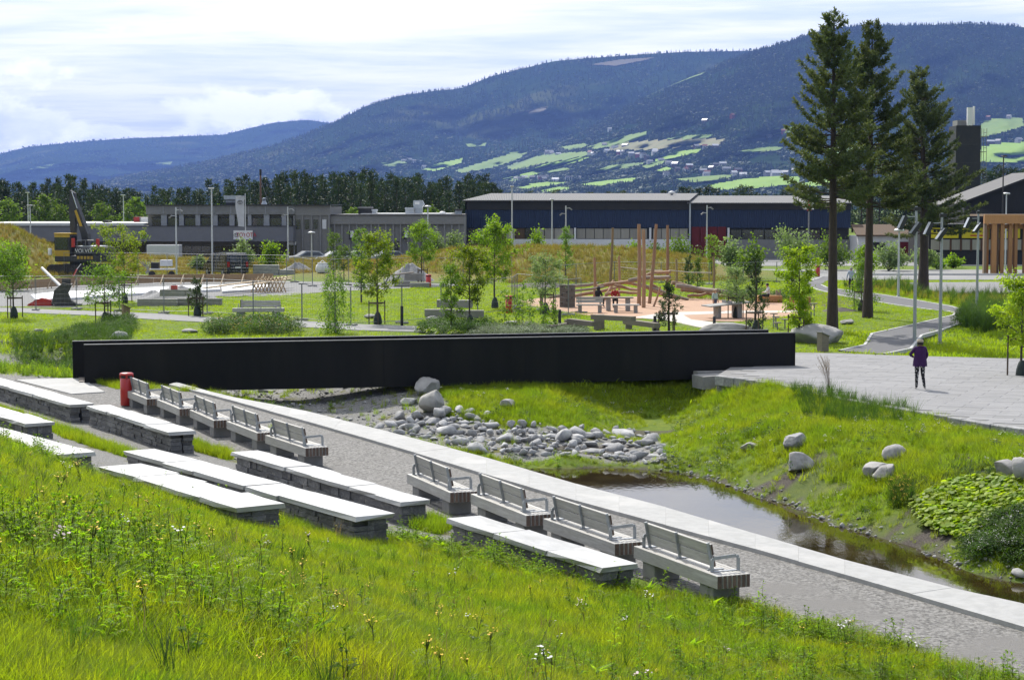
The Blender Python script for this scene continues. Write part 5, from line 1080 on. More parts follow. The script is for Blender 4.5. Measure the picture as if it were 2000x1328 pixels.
TREES = [ # px, base y, top y, width px, leaf material, shape, name, label, stakes, bag, leaf size, count, hang, bark
 (243,592,450,74,L_maple,'vase','maple_tree','staked maple beside the grey gravel heap',1,1,.17,1500,0,barkd),
 (205,634,520,80,L_bir,'oval','young_tree','staked young tree between the park path and the dark bank plants',1,1,.14,1100,0,barkd),
 (27,622,478,84,L_bir,'oval','young_tree','staked young tree beside the red excavator attachment',1,1,.14,1300,0,barkd),
 (655,652,492,54,L_bir,'column','weeping_birch','weeping birch hanging over the park path',0,0,.12,1500,.9,barkb),
 (737,634,455,84,L_maple,'oval','maple_tree','staked maple on the lawn by the tall black bollard',1,1,.17,1700,0,barkd),
 (823,556,433,62,L_ash,'oval','ash_tree','round headed tree staked by the red bin and block seats',1,0,.19,1700,0,barkd),
 (881,650,514,38,L_bir,'column','slender_tree','slender narrow tree rising from the low shrubs',0,0,.13,900,0,barkd),
 (917,640,478,74,L_maple,'oval','maple_tree','dark trunked maple in front of the lawn block seat',0,1,.17,1600,0,barkd),
 (966,602,428,78,L_ash,'oval','ash_tree','tall ash tree behind the maples before the golden mound',0,1,.18,2200,0,barkd),
 (1065,614,500,74,L_wil,'oval','willow_tree','silvery willow staked at the edge of the play surface',1,1,.14,1400,0,barkd),
 (1105,548,438,34,L_bir,'cone','larch_tree','thin feathery larch on the golden mound',0,0,.14,900,0,barkd),
 (1560,668,478,64,L_lime,'column','young_oak','tall bright green tree staked behind the bridge end',1,1,.16,2300,0,barkd),
 (1438,622,523,56,L_wil,'oval','young_willow','small grey green tree staked by the ping-pong table',1,1,.13,1100,0,barkd),
 (1682,608,492,60,L_bir,'cone','birch_tree','young birch staked beside the two walkers',1,1,.13,1200,.3,barkb),
 (1994,740,542,98,L_lime,'oval','young_oak','bright lime green tree staked on the plaza edge',1,1,.15,2200,0,barkd),
 (706,592,440,34,L_bir,'column','poplar_tree','narrow poplar behind the staked lawn maple',0,0,.15,900,0,barkd),
 (652,545,450,26,L_dark,'column','young_tree','small dark tree in front of the fluted grey wall',0,0,.16,700,0,barkd),
 (672,548,482,30,L_dark,'oval','young_tree','dark bush-like tree before the fluted grey wall',0,0,.16,600,0,barkd),
 (1390,540,456,26,L_ash,'column','young_tree','thin young tree in front of the red doors',0,0,.15,500,0,barkd),
 (1362,575,500,30,L_dark,'cone','young_tree','thin dark tree on the slope of the golden mound',0,0,.13,500,0,barkd)]
for i, (px, by, ty, w, mt, shp, nm, lb, st, bg, lf, n, hg, bk) in enumerate(TREES):
    p = GH(px, by); k = PXM(p.y); h = (by - ty) / k; ms = broad(400 + i, h, h * (.30 if shp in ('oval', 'vase') else .14), w / k / 2 * 1.30, int(n * 2.9), lf * .76, mt, .025 + .008 * h, shape=shp, barkm=bk, hang=hg)
    tree_obj(nm, lb, 'tree', (p.x, p.y, p.z - .03), ms, i * .9)
    where = lb[len(lb.split(' tree')[0]):] if False else lb
    for cut in (' staked ', ' beside ', ' between ', ' on ', ' at ', ' by '):
        if cut in lb[6:]: where = (cut if cut != ' staked ' else ' ') + lb.split(cut, 1)[1]; break
    if st: stakes(px, nm.replace('_', ' ') + ' ' + ' '.join(where.split()[:7]), p, 1.2 if px != 1994 else 1.5, bg)
    elif bg: b = MB().lathe([(.19, 0), (.22, .10), (.20, .32), (.13, .55), (.07, .64)], n=12).obj('watering_bag', bagm, None, (p.x + .02, p.y - .02, p.z)); tag(b, 'dark watering bag around the foot of the ' + ' '.join(lb.split()[:5]), 'watering bag', 'watering bags')
for i, (px, by, ty, w, lb) in enumerate(((1476,652,508,70,'bushy young pine behind the bridge by the stepping stools'),(1306,654,548,62,'young pine with upright tips by the wooden balance beams'),(385,618,545,52,'young pine beside the block seats on the lawn'),(1344,566,505,36,'small pine on the end of the golden mound'),(1545,575,518,34,'small pine beyond the sitting man'))):
    p = GH(px, by); k = PXM(p.y); h = (by - ty) / k; ms = pine(60 + i, h, .25, w / k / 2 * .95, gap=.22, per=(4, 6), tuft=.15, dens=1.0, up=.45, trunk_r=.05, needle_m=needle3, nq=9, ntw=2)
    tree_obj('young_pine', lb, 'pine', (p.x, p.y, p.z - .02), ms, i * 2.)
    if i < 3: stakes(px, lb.split(' by ')[0].split(' beside ')[0] + (' by the bridge', ' by the balance beams', ' by the block seats')[i], p, 1.1, i != 1)
# loose saplings
for i, (px, by, ty, w) in enumerate(((985,648,560,26),(1008,650,575,24),(1035,650,570,26),(1062,652,590,24),(1082,652,585,20),(1020,640,545,24))):
    p = GH(px, by); k = PXM(p.y); h = (by - ty) / k; ms = broad(480 + i, h, h * .12, w / k / 2, 260, .12, L_bir, .012, shape='column'); tree_obj('sapling', 'thin upright sapling in the rough grass by the silver shrubs', 'sapling', (p.x, p.y, p.z), ms, i, 'saplings behind the parapet')
# bushes before the buildings
def bush_mesh(seed, w, h, n, leaf, mat):
    rg = np.random.default_rng(seed); limbs = []; tips = []
    for i in range(14):
        a = rg.uniform(0, 6.28); e = rg.uniform(.5, 1.5); r = rg.uniform(.6, 1.); tip = np.array([math.cos(a) * math.cos(e) * w / 2 * r * 1.3, math.sin(a) * math.cos(e) * w / 2 * r * 1.3, h * r * math.sin(e)]); limbs.append(([(0, 0, 0), tuple(tip * .55 + rg.normal(0, .05, 3)), tuple(tip)], [.03, .018, .006])); tips.append(tip)
    tips = np.array(tips); k = rg.integers(0, len(tips), n); t = rg.uniform(.25, 1.05, (n, 1)) ** .7; C = tips[k] * t + rg.normal(0, .09, (n, 3)) * np.array([w, w, h * .8]); C[:, 2] = np.abs(C[:, 2])
    V, Fq = quads_from(C, rg.normal(0, 1, (n, 3)) + np.array([0, 0, .4]), rg.normal(0, .7, (n, 3)) + np.array([0, 0, .8]), rg.uniform(.6, 1.3, n) * leaf, rg.uniform(.4, .8, n) * leaf)
    return limb_mesh('stems', limbs, barkd), mesh_np('foliage', V, Fq, [mat])
BUSH = [(475,522,468,62,L_wil,'silvery bush beside the black van'),(528,527,468,58,L_ash,'yellow green bush right of the flagpole'),(852,497,455,46,L_wil,'silvery bush left of the blue hall corner'),(886,500,446,56,L_wil,'taller silvery bush before the fluted grey wall'),(800,505,462,0,L_ash,''),(1046,490,450,46,L_ash,'light green bush on the crest of the mound'),(1242,500,468,38,L_ash,'light green bush by the white hall wall'),(1326,520,457,92,L_dark,'big dark green bush left of the red doors'),(1430,540,462,84,L_wil,'silvery bush right of the red doors'),(1468,548,466,60,L_dark,'dark green bush beside the silvery one near the red doors'),(1545,530,441,96,L_wil,'large pale willow bush left of the tall pine'),(1622,528,452,84,L_dark,'large dark bush behind the tall pine trunk'),(1735,530,470,76,L_wil,'pale bush between the two right hand pines'),(1806,528,488,64,L_wil,'pale bush at the foot of the broad pine'),(1862,524,498,40,L_ash,'low green bush under the yellow sign'),(1830,526,505,40,L_ash,'small bush beside the lamp post by the yellow sign'),(8,568,460,110,L_ash,'tall light green bush on the left golden mound'),(392,530,500,40,L_wil,'grey bush behind the black van roof'),(1280,505,478,40,L_dark,'dark low bush along the white hall wall'),(1190,492,470,30,L_dark,'dark low bush at the hall plinth'),(1690,535,480,60,L_ash,'yellow green bush behind the walkers')]
for i, (px, by, ty, w, mt, lb) in enumerate(BUSH):
    if not w: continue
    p = GH(px, by); k = PXM(p.y); h = (by - ty) / k
    if px in (1046, 1242, 1280, 1190, 1326, 852, 886): x_ = (px - 1000) / F * 183; p = Vector((x_, 183, h1(x_, 183))); k = PXM(183); h = P(px, ty, 183).z - p.z
    t_, c_ = bush_mesh(600 + i, w / k, h, int(500 + 900 * w / 60), .26, mt)
    o = thing('bush', lb, 'bush', (p.x, p.y, p.z), i, 'bushes before the buildings'); link('stems', t_, o); link('foliage', c_, o)
# conifer wood behind the buildings: front trees one by one
rgf = random.Random(8); cnt = 0
topy = lambda x: np.interp(x, [-100, 0, 60, 130, 200, 300, 400, 480, 520, 560, 620, 700, 760, 820, 880, 940, 965, 1000], [352, 352, 362, 350, 366, 372, 360, 350, 348, 338, 340, 336, 342, 345, 352, 343, 358, 380])
for row, (Y0, n, dy) in enumerate(((300, 62, 14), (330, 62, 4), (362, 64, 0))):
    for i in range(n):
        px = -90 + (1085 if row else 1070) * (i + rgf.uniform(-.2, .6)) / n
        if px > 985: continue
        Y = Y0 + rgf.uniform(-8, 8); ty = topy(px) + dy + rgf.uniform(-6, 12); h = EYE + (HOR - ty) / F * Y; x = (px - 1000) / F * Y
        o = thing('forest_conifer', ('dark conifer in the front row of the wood behind the roofs', 'dark conifer in the middle of the wood behind the roofs', 'dark conifer at the back of the wood behind the roofs')[row], 'conifer', (x, Y, 0), rgf.uniform(0, 6.28), 'conifers behind the roofs', (h / 12.5 * rgf.uniform(.8, 1.15), h / 12.5 * rgf.uniform(.8, 1.15), h / 12.5)); k = rgf.randrange(5); link('trunk', FV[k][0], o); link('crown', FV[k][1], o)
FB = [broad(700 + i, 9, 1.0, 3.0, 1500, .55, L_dark, .14, shape='oval') for i in range(2)]
for i, (px, ty, s_) in enumerate(((265,385,1),(200,395,.9),(120,400,.8),(330,398,.9),(90,380,1.1),(845,402,.7),(690,405,.6),(20,388,1.),(425,400,.7))):
    Y = 276 + i; h = EYE + (HOR - ty) / F * Y; tree_obj('broadleaf_tree', 'rounded broadleaf tree at the edge of the conifer wood', 'tree', ((px - 1000) / F * Y, Y, 0), FB[i % 2], i, 'broadleaf trees at the wood edge', h / 9)
# lower trees between the blue hall and the hill
for i in range(64):
    px = 985 + 1060 * (i + rgf.uniform(-.3, .3)) / 64; Y = 420 + rgf.uniform(-25, 60); ty = np.interp(px, [985, 1100, 1250, 1400, 1600, 1800, 1900, 2050], [378, 381, 381, 372, 376, 350, 335, 330]) + rgf.uniform(-8, 10); h = EYE + (HOR - ty) / F * Y; k = rgf.randrange(5)
    o = thing('forest_conifer', 'dark conifer top rising behind the blue hall roof' if px < 1650 else 'dark conifer behind the black gabled building', 'conifer', ((px - 1000) / F * Y, Y, 0), rgf.uniform(0, 6.28), 'conifers behind the halls', (h / 12.5 * 1.5, h / 12.5 * 1.5, h / 12.5)); link('trunk', FV[k][0], o); link('crown', FV[k][1], o)
# ================================================================ buildings
def text_mesh(s, size, mat, depth=.01, extrude=True):
    cu = bpy.data.curves.new('t', 'FONT'); cu.body = s; cu.size = size; cu.extrude = depth; cu.align_x = 'CENTER'; cu.align_y = 'CENTER'; o = bpy.data.objects.new('t', cu); COL.objects.link(o)
    dg = bpy.context.evaluated_depsgraph_get(); me = bpy.data.meshes.new_from_object(o.evaluated_get(dg)); bpy.data.objects.remove(o); me.materials.clear(); me.materials.append(mat); return me
def facing(o): o.rotation_euler = (PI / 2, 0, 0); return o
g_par = M('parapet_grey', (.23, .23, .225), (.20, .20, .195), 2, .85, bump=.2, bscale=6); g_blue = M('canopy_grey', (.175, .178, .195), (.16, .163, .18), 3, .75); g_pil = M('pilaster_grey', (.34, .35, .37), (.30, .31, .33), 3, .8); g_wall = M('pebbledash', (.27, .26, .24), (.215, .21, .195), 14, .95, bump=.5, bscale=14)
fin_m = M('wall_fin', (.27, .265, .25), (.23, .225, .215), 5, .9); dark_tr = M('dark_trim', (.03, .03, .032), (.04, .04, .04), 4, .6); roofw = M('white_membrane', (.70, .70, .68), (.62, .62, .60), 2, .7); beige = M('lintel_beige', (.21, .195, .175), (.18, .17, .155), 4, .9)
whitep = M('white_paint', (.72, .72, .71), (.66, .66, .65), 3, .5); redtxt = M('red_lettering', (.45, .012, .02), (.4, .01, .02), 3, .4); greytxt = M('grey_emblem', (.10, .10, .11), (.14, .14, .15), 3, .3, metal=.5); blacktxt = M('black_lettering', (.02, .02, .02), (.03, .03, .03), 3, .5); alu = M('sheet_aluminium', (.45, .48, .52), (.38, .41, .45), 4, .4, metal=.5)
rusty = M('rusty_mast', (.20, .11, .075), (.15, .09, .06), 6, .8); redw = M('red_container', (.32, .03, .03), (.26, .03, .03), 3, .6)
YB = 200.; kB = F / YB
def bx(px): return (px - 1000) / kB
def bz(py): return EYE - (py - HOR) / kB
def slab(o, nm, px0, px1, py0, py1, y0, y1, mat, base=None):
    """a block given by its outline on the facade and its two depths"""
    x0, x1, z1, z0 = bx(px0), bx(px1), bz(py0), bz(py1) if base is None else base; L0 = o.location
    return MB().box(((x0 + x1) / 2 - L0[0], (y0 + y1) / 2 - L0[1], (z0 + z1) / 2 - L0[2]), (x1 - x0, y1 - y0, z1 - z0)).obj(nm, mat, o)
# --- car showroom: two storeys, canopy band, long low wing
sh = thing('showroom_building', 'grey two storey car showroom with canopy band and dark windows', 'building', (bx(466), YB, 0))
slab(sh, 'core_wall', 288, 645, 404, 0, YB + .6, YB + 14, g_wall, base=0); slab(sh, 'parapet', 287, 577, 402, 419, YB - .1, YB + .55, g_par); slab(sh, 'roof_edge', 286, 646, 400, 402, YB - .25, YB + 14.2, dark_tr)
for a, b in ((297, 315), (328, 348), (361, 382), (393, 415), (427, 448), (460, 482), (493, 515), (528, 549), (561, 570)):
    w = slab(sh, 'window', a, b, 426, 441, YB + .42, YB + .5, darkglass); slab(w, 'window_frame', a - 1, b + 1, 424.5, 426, YB + .3, YB + .62, dark_tr); w2 = None
    for ch in w.children: ch.location = (-sh.location[0], -sh.location[1], 0)
for a, b in ((316, 327), (351, 360), (383, 392), (417, 426), (449, 459), (485, 492), (516, 527), (551, 560)): slab(sh, 'pilaster', a, b, 419, 442, YB - .02, YB + .58, g_pil)
for a in (320, 353, 386, 419, 452, 486, 519): slab(sh, 'panel_joint', a, a + 1.2, 402.5, 418, YB - .13, YB, g_pil)
slab(sh, 'end_wall', 577, 645, 403, 0, YB + .1, YB + .6, g_wall, base=0); slab(sh, 'end_parapet', 577, 646, 402, 421, YB, YB + .58, g_wall)
for a in (574, 590, 608, 625, 642): slab(sh, 'wall_fin', a, a + 2.5, 421, 0, YB - .1, YB + .1, fin_m, base=0)
for a, b in ((579, 587), (596, 604), (613, 621), (630, 638)): slab(sh, 'window', a, b, 429, 447, YB + .02, YB + .13, darkglass if a != 630 else whitep)
slab(sh, 'door', 563, 580, 474, 0, YB + .0, YB + .14, darkglass, base=0.02); slab(sh, 'door_lintel', 563, 579, 472, 478, YB - .06, YB + .03, whitep)
slab(sh, 'canopy', -60, 577, 442, 471, YB - 1.8, YB + .3, g_blue); slab(sh, 'canopy_edge', -60, 577, 440.8, 442, YB - 1.85, YB + .3, dark_tr)
slab(sh, 'lintel', 295, 560, 471, 481, YB + .3, YB + .7, beige)
for i in range(14): a = 300 + i * 18.6; slab(sh, 'shop_window', a, a + 17, 481, 0, YB + .4, YB + .55, darkglass, base=.05)
for i in range(15): a = 298.6 + i * 18.6; slab(sh, 'mullion', a, a + 1.3, 481, 0, YB + .34, YB + .6, fin_m, base=0.02)
lw = thing('low_wing', 'long low grey wing with white flat roof left of the showroom', 'building', (bx(120), YB, 0))
slab(lw, 'wall', -60, 287, 444, 0, YB + .7, YB + 16, g_wall, base=0); slab(lw, 'white_roof', -58, 286, 435.5, 440.5, YB - 1.2, YB + 16, roofw); slab(lw, 'roof_hatch', 190, 201, 431, 436, YB + 3, YB + 5, dark_tr)
for i in range(12): a = -40 + i * 27; slab(lw, 'shop_window', a, a + 24, 476, 0, YB + .5, YB + .68, darkglass, base=.05)
ct = thing('roof_container', 'red and white container standing behind the low wing roof', 'container', (bx(260), YB + 10, bz(437))); slab(ct, 'red_end', 233, 246, 425, 437, YB + 8, YB + 10, redw); slab(ct, 'white_side', 246.1, 287, 425.5, 437, YB + 8, YB + 10, whitep); slab(ct, 'corner_post', 245.5, 246.6, 424.5, 437, YB + 7.9, YB + 8, steel)
v = thing('roof_ventilation_unit', 'large ventilation unit with grey hood on the showroom roof', 'roof vent', (bx(446), YB + 5, 5.9)); slab(v, 'base', 431, 461, 396, 402, YB + 4, YB + 6, dark_tr); slab(v, 'casing', 431, 461, 389.5, 396, YB + 4, YB + 6, g_pil); slab(v, 'hood', 428, 463, 382, 389.5, YB + 3.8, YB + 6.2, alu)
v = thing('roof_mast', 'rusty mast with stay wire on the showroom roof', 'mast', (bx(491), YB + 8, 5.9)); MB().tube([(0, 0, 0), (0, 0, 3.9)], .10, 8).obj('pole', rusty, v); MB().tube([(0, 0, 3.3), (0, 0, 3.95)], .13, 8).obj('tip', darkm, v); MB().tube([(0, 0, 2.9), (.95, 0, 0)], .025, 4).obj('stay', steel, v)
v = thing('roof_cowl', 'small round roof cowl beside the rusty mast', 'roof vent', (bx(503), YB + 6, 5.9)); MB().lathe([(.3, 0), (.3, .25), (.2, .4), (.2, .7), (.28, .72), (.1, .85)], n=12).obj('cowl', alu, v); MB().box((0, 0, .05), (.8, .8, .12)).obj('curb', dark_tr, v)
# --- fluted wing
fl = thing('fluted_workshop', 'long grey workshop with vertical wall fins right of the showroom', 'building', (bx(776), YB, 0)); slab(fl, 'wall', 645.2, 907, 421, 0, YB + .6, YB + 18, g_wall, base=0); slab(fl, 'fascia', 645.2, 907, 421, 438, YB + .3, YB + .62, g_wall); slab(fl, 'roof_edge', 645.2, 908, 419.2, 421, YB + .2, YB + 18, dark_tr)
slab(fl, 'white_roof', 700, 880, 417.5, 419, YB + 3, YB + 17, roofw)
for i in range(18): a = 652 + i * 14.3; slab(fl, 'wall_fin', a, a + 3, 438, 0, YB + .38, YB + .6, fin_m, base=0)
for a in (682, 788): c = slab(fl, 'cooling_unit', a + 3, a + 9, 451, 464, YB - .1, YB + .38, whitep); slab(fl, 'unit_bracket', a, a + 3.2, 452, 468, YB + .1, YB + .5, dark_tr)
for a in (757, 770): slab(fl, 'window', a, a + 8, 471, 489, YB + .5, YB + .64, darkglass)
def roofbox(nm, lb, a, b, t, mats, hood=True):
    o = thing(nm, lb, 'roof vent', (bx((a + b) / 2), YB + 6, bz(420))); slab(o, 'casing', a, b, t + 3, 420, YB + 5, YB + 7, mats[0]); slab(o, 'cap', a - .8, b + .8, t, t + 3, YB + 4.8, YB + 7.2, mats[1]); return o
roofbox('roof_vent_box', 'dark roof vent box near the red strip on the workshop roof', 693, 719, 404.5, (dark_tr, g_par)); roofbox('roof_vent_box', 'small grey vent beside the dark roof vent box', 720.5, 728.5, 409.5, (alu, alu)); roofbox('roof_vent_box', 'low grey vent left of the tall roof duct', 787, 804, 406, (alu, alu)); roofbox('roof_vent_box', 'dark and grey vent by the blue hall corner', 886, 899, 409, (alu, dark_tr))
o = thing('roof_duct', 'tall bent aluminium duct on the workshop roof', 'roof vent', (bx(813), YB + 6, bz(420))); MB().box((0, 0, .35), (.8, .8, .7)).obj('riser', alu, o); MB().extr([(-.5, -.6, .7), (.35, -.6, .7), (.62, -.6, 1.1), (.4, -.6, 1.55), (-.55, -.6, 1.55), (-.6, -.6, 1.1)], (0, 0, 0), (0, 1.2, 0)).obj('hood', alu, o); MB().box((-.15, -.61, 1.25), (.5, .03, .3)).obj('inspection_panel', whitep, o)
o = thing('roof_dome', 'pale dome skylight on the workshop roof', 'skylight', (bx(861), YB + 5, bz(420))); MB().lathe([(.38, .1), (.36, .2), (.25, .32), (.05, .38)], n=14).obj('dome', whitep, o); MB().box((0, 0, .05), (.9, .9, .12)).obj('curb', dark_tr, o)
# --- signs and flag
sg = thing('car_brand_sign', 'white sign with grey oval emblem and red lettering on the canopy', 'sign', (bx(480.5), YB - 1.9, bz(458.5))); MB().box((0, 0, 0), (bx(499) - bx(462), .14, .95)).obj('panel', whitep, sg)
facing(link('lettering', text_mesh('TOYOTA', .50, redtxt), sg, (.34, -.075, 0))).scale = (1.02, 1.25, 1)
def emblem(o, x, y, z, r, mat):
    mb = MB()
    for (cx, cz, a, b) in ((0, 0, 1, .72), (0, .0, .32, .70), (0, .34, .62, .30)):
        pts = [(x + r * (cx + a * math.cos(t)), y, z + r * (cz + b * math.sin(t))) for t in np.linspace(0, 2 * PI, 21)]; mb.tube(pts, r * .085, 5, cap=False)
    return mb.obj('emblem', mat, o)
emblem(sg, -.68, -.07, 0, .27, greytxt)
sg2 = thing('car_brand_sign', 'white sign with dark lettering at the far end of the low wing', 'sign', (bx(2), YB - 1.9, bz(447))); MB().box((0, 0, 0), (2.8, .14, .62)).obj('panel', whitep, sg2); facing(link('lettering', text_mesh('TOYOTA', .5, blacktxt), sg2, (0, -.075, 0)))
fp = P(479.5, 440, 196); flg = thing('banner_flag', 'tall white vertical banner on a slim flagpole before the showroom', 'flag', (fp.x, 196, 0)); MB().tube([(0, 0, 0), (0, 0, EYE + (400 - 378) / F * 196)], [.055, .03], 8).obj('pole', whitep, flg)
zt, zb = EYE + 15 / F * 196, EYE - 42 / F * 196; V = []; nn = 10
for i in range(nn + 1):
    t = i / nn
    for j in range(4): s_ = j / 3; V.append((-.06 - (.85 - .12 * t + .08 * math.sin(t * 5)) * s_ - .05, .10 * math.sin(3 * t + 4 * s_) * s_, zt - (zt - zb) * t - .06 * (1 - s_)))
Fq = [(i * 4 + j, i * 4 + j + 1, i * 4 + 5 + j, i * 4 + 4 + j) for i in range(nn) for j in range(3)]
MB().add(V, Fq, 0, True).obj('banner', M('banner_cloth', (.58, .58, .60), (.52, .52, .54), 3, .8), flg); emblem(flg, -.52, -.12, zt - .55, .26, greytxt); MB().tube([(0, 0, zt + .03), (-.95, 0, zt + .03)], .02, 6).obj('crossbar', steel, flg)
# --- blue hall
YH = 210.; kH = F / YH
def corr(name, c, rough=.5):
    m = M(name, c, tuple(v * .85 for v in c), 2, rough); nt = m.node_tree; N = nt.nodes; p = next(n for n in N if n.type == 'BSDF_PRINCIPLED'); w = N.new('ShaderNodeTexWave'); w.bands_direction = 'X'; w.inputs['Scale'].default_value = 1.6; tc = N.new('ShaderNodeTexCoord'); nt.links.new(tc.outputs['Object'], w.inputs[0]); b = N.new('ShaderNodeBump'); b.inputs['Strength'].default_value = .9; b.inputs['Distance'].default_value = .06; nt.links.new(w.outputs[0], b.inputs['Height']); nt.links.new(b.outputs[0], p.inputs['Normal']); return m
blue = corr('blue_cladding', (.018, .035, .085)); roofg = corr('grey_sheet_roof', (.17, .17, .172), .8); fasc = M('hall_fascia', (.018, .019, .022), (.03, .028, .027), .7, .6); pane = M('frosted_pane', (.33, .31, .26), (.27, .25, .21), 1.2, .35, stretch=(6, 6, .3), rand=.12); brownw = M('brown_boarding', (.12, .075, .04), (.08, .05, .03), 4, .8, stretch=(5, 5, .5)); reddoor = M('red_door', (.13, .008, .012), (.10, .007, .01), 2, .6)
hall = thing('blue_hall', 'long dark blue corrugated hall with grey roof and frosted windows', 'building', (0, 0, 0))
def hx(px): return (px - 1000) / kH
def hz_(py): return EYE - (py - HOR) / kH
def hslab(nm, px0, px1, py0, py1, y0, y1, mat, base=None, par=None):
    z0 = hz_(py1) if base is None else base; return MB().box(((hx(px0) + hx(px1)) / 2, (y0 + y1) / 2, (hz_(py0) + z0) / 2), (hx(px1) - hx(px0), y1 - y0, hz_(py0) - z0)).obj(nm, mat, par or hall)
for a, b, et in ((909, 1345, 393), (1345.5, 1660, 398)):
    hslab('fascia', a, b, et, 410, YH - .2, YH + .3, fasc); hslab('blue_cladding', a, b, 410, 445, YH - .05, YH + .3, blue); 
    z0 = hz_(et); sk = 2.9; x0, x1 = hx(a) - .3, hx(b); mb = MB(); mb.extr([(x0, YH - .6, z0), (x0 + sk, YH + 20, z0 + .85), (x0 + sk, YH + 20, z0 + .97), (x0, YH - .6, z0 + .1)], (0, 0, 0), (x1 - x0, 0, 0)); mb.obj('roof', roofg, hall)
hslab('core', 912, 1658, 398, 0, YH + .35, YH + 19, dark_tr, base=0)
MB().extr([(hx(909), YH - .2, 0), (hx(909) + 2.7, YH + 19, 0), (hx(909) + 2.7, YH + 19, 7.0), (hx(909), YH - .2, 6.35)], (0, 0, 0), (.15, 0, 0)).obj('gable_wall', blue, hall)
for i in range(11): a = 912 + i * 19; hslab('window_pane', a, a + 17.5, 446, 467, YH + .05, YH + .2, pane if i in (1, 4, 7, 8, 9, 10) else (brownw if i % 2 else darkglass))
for i in range(8): a = 1127 + i * 17.2; hslab('window_pane', a, a + 16, 446.5, 466, YH + .05, YH + .2, pane)
for i in range(4): a = 1275 + i * 17.2; hslab('window_pane', a, a + 16, 446.5, 466, YH + .05, YH + .2, pane)
hslab('white_plinth', 1000, 1348, 467, 0, YH, YH + .3, whitep, base=0); hslab('brown_plinth', 909, 999.8, 467, 0, YH, YH + .3, brownw, base=0)
for a in (1121, 1267.5, 1420): hslab('white_post', a, a + 4, 445, 0, YH - .12, YH + .1, whitep, base=0)
for i in range(4): a = 1350 + i * 17; hslab('red_door_leaf', a, a + 16.2, 443, 0, YH - .1, YH + .12, reddoor, base=.03)
hslab('down_pipe', 1345, 1348, 398, 0, YH - .3, YH - .1, alu, base=.03)
for i in range(9): a = 1427 + i * 22; hslab('window_pane', a, a + 20, 449, 468, YH + .05, YH + .2, darkglass)
hslab('grey_plinth', 1425, 1658, 468, 0, YH, YH + .3, g_par, base=0)
o = thing('roof_mushroom_vent', 'small white mushroom vent on the blue hall roof ridge', 'roof vent', (hx(1332), YH + 14, hz_(393) + .62)); MB().lathe([(.15, -.2), (.15, .25), (.42, .3), (.4, .45), (.1, .6)], n=14).obj('cowl', whitep, o); MB().box((0, 0, -.05), (.6, .6, .3)).obj('curb', alu, o)
# --- advertising pylon by the hall
o = thing('sign_pylon', 'slim white pylon sign with red upright marks beside the pines', 'sign', (hx(1562), YH - 6, 0)); MB().tube([(0, 0, 0), (0, 0, 5.7)], .09, 8).obj('post', steel, o); MB().box((0, 0, 6.35), (1.05, .22, 1.75)).obj('panel', whitep, o)
for i in range(4): MB().add([(-.28, -.125, 6.95 - i * .42), (-.1, -.125, 6.95 - i * .42), (.3, -.125, 6.62 - i * .42), (.12, -.125, 6.62 - i * .42)], [(0, 3, 2, 1)]).obj('red_mark', redtxt, o); MB().add([(.12, -.128, 6.95 - i * .42), (.3, -.128, 6.95 - i * .42), (-.1, -.128, 6.62 - i * .42), (-.28, -.128, 6.62 - i * .42)], [(0, 3, 2, 1)]).obj('red_mark', redtxt, o)
MB().lathe([(.3, 7.3), (.3, 7.6), (.1, 7.75)], n=10).obj('lamp_head', alu, o)
# --- low white building behind the bushes
o = thing('white_low_building', 'low white building with brown roof glimpsed behind the pines', 'building', ((1725 - 1000) / F * 205, 205, 0)); MB().box((0, 3, 1.3), (5.5, 6, 2.6)).obj('wall', whitep, o); MB().extr([(-3, -.4, 2.6), (3, -.4, 2.6), (3, 3, 3.7), (-3, 3, 3.7)], (0, 0, 0), (0, .01, .15)).obj('roof', brownw, o); MB().box((2.2, -.05, 1.0), (.9, .12, 2.0)).obj('red_door', reddoor, o); MB().box((-.5, -.05, 1.5), (1.3, .12, .9)).obj('window', darkglass, o)
# --- black building with yellow boards
YK = 190.; kK = F / YK; blackw = M('black_boarding', (.016, .016, .017), (.024, .023, .022), 3, .7, stretch=(6, 6, .4)); yell = M('yellow_board', (.62, .50, .01), (.55, .44, .01), 2, .5); woodf = M('window_wood', (.10, .045, .025), (.07, .035, .02), 4, .6)
kk = thing('black_building', 'black boarded building with yellow sign boards and high gable', 'building', ((1870 - 1000) / kK, YK, 0)); x0 = kk.location[0]
def kx(px): return (px - 1000) / kK - x0
def kz(py): return EYE - (py - HOR) / kK
def kslab(nm, a, b, t, bt, y0, y1, mat, base=None): z0 = kz(bt) if base is None else base; return MB().box(((kx(a) + kx(b)) / 2, (y0 + y1) / 2, (kz(t) + z0) / 2), (kx(b) - kx(a), y1 - y0, kz(t) - z0)).obj(nm, mat, kk)
kslab('front_wall', 1814, 2110, 440, 0, .2, 10, blackw, base=0); kslab('eaves', 1812, 2112, 437.5, 440, -.4, 10.2, dark_tr)
for i, (a, b) in enumerate(((1818, 1871), (1878, 1931), (1938, 1991), (1998, 2050))):
    y_ = kslab('yellow_board', a, b, 445, 465, .02, .19, yell)
    for j in range(6): aa = a + 4 + j * 7.2; MB().box(((kx(aa) + kx(aa + 5)) / 2, .005, kz(451 if i == 0 else 450 + 2 * (j % 3))), (kx(aa + 5) - kx(aa), .02, .28 if i == 0 else .14)).obj('dark_mark', blacktxt, y_)
    if i == 1: MB().box(((kx(a + 14) + kx(b - 6)) / 2, .005, kz(460)), (1.5, .02, .12)).obj('red_mark', redtxt, y_)
for i in range(14): a = 1818 + i * 20; kslab('window_pane', a, a + 16.5, 468, 488, .1, .19, pane); kslab('window_post', a + 16.5, a + 20, 467, 490, 0, .19, woodf)
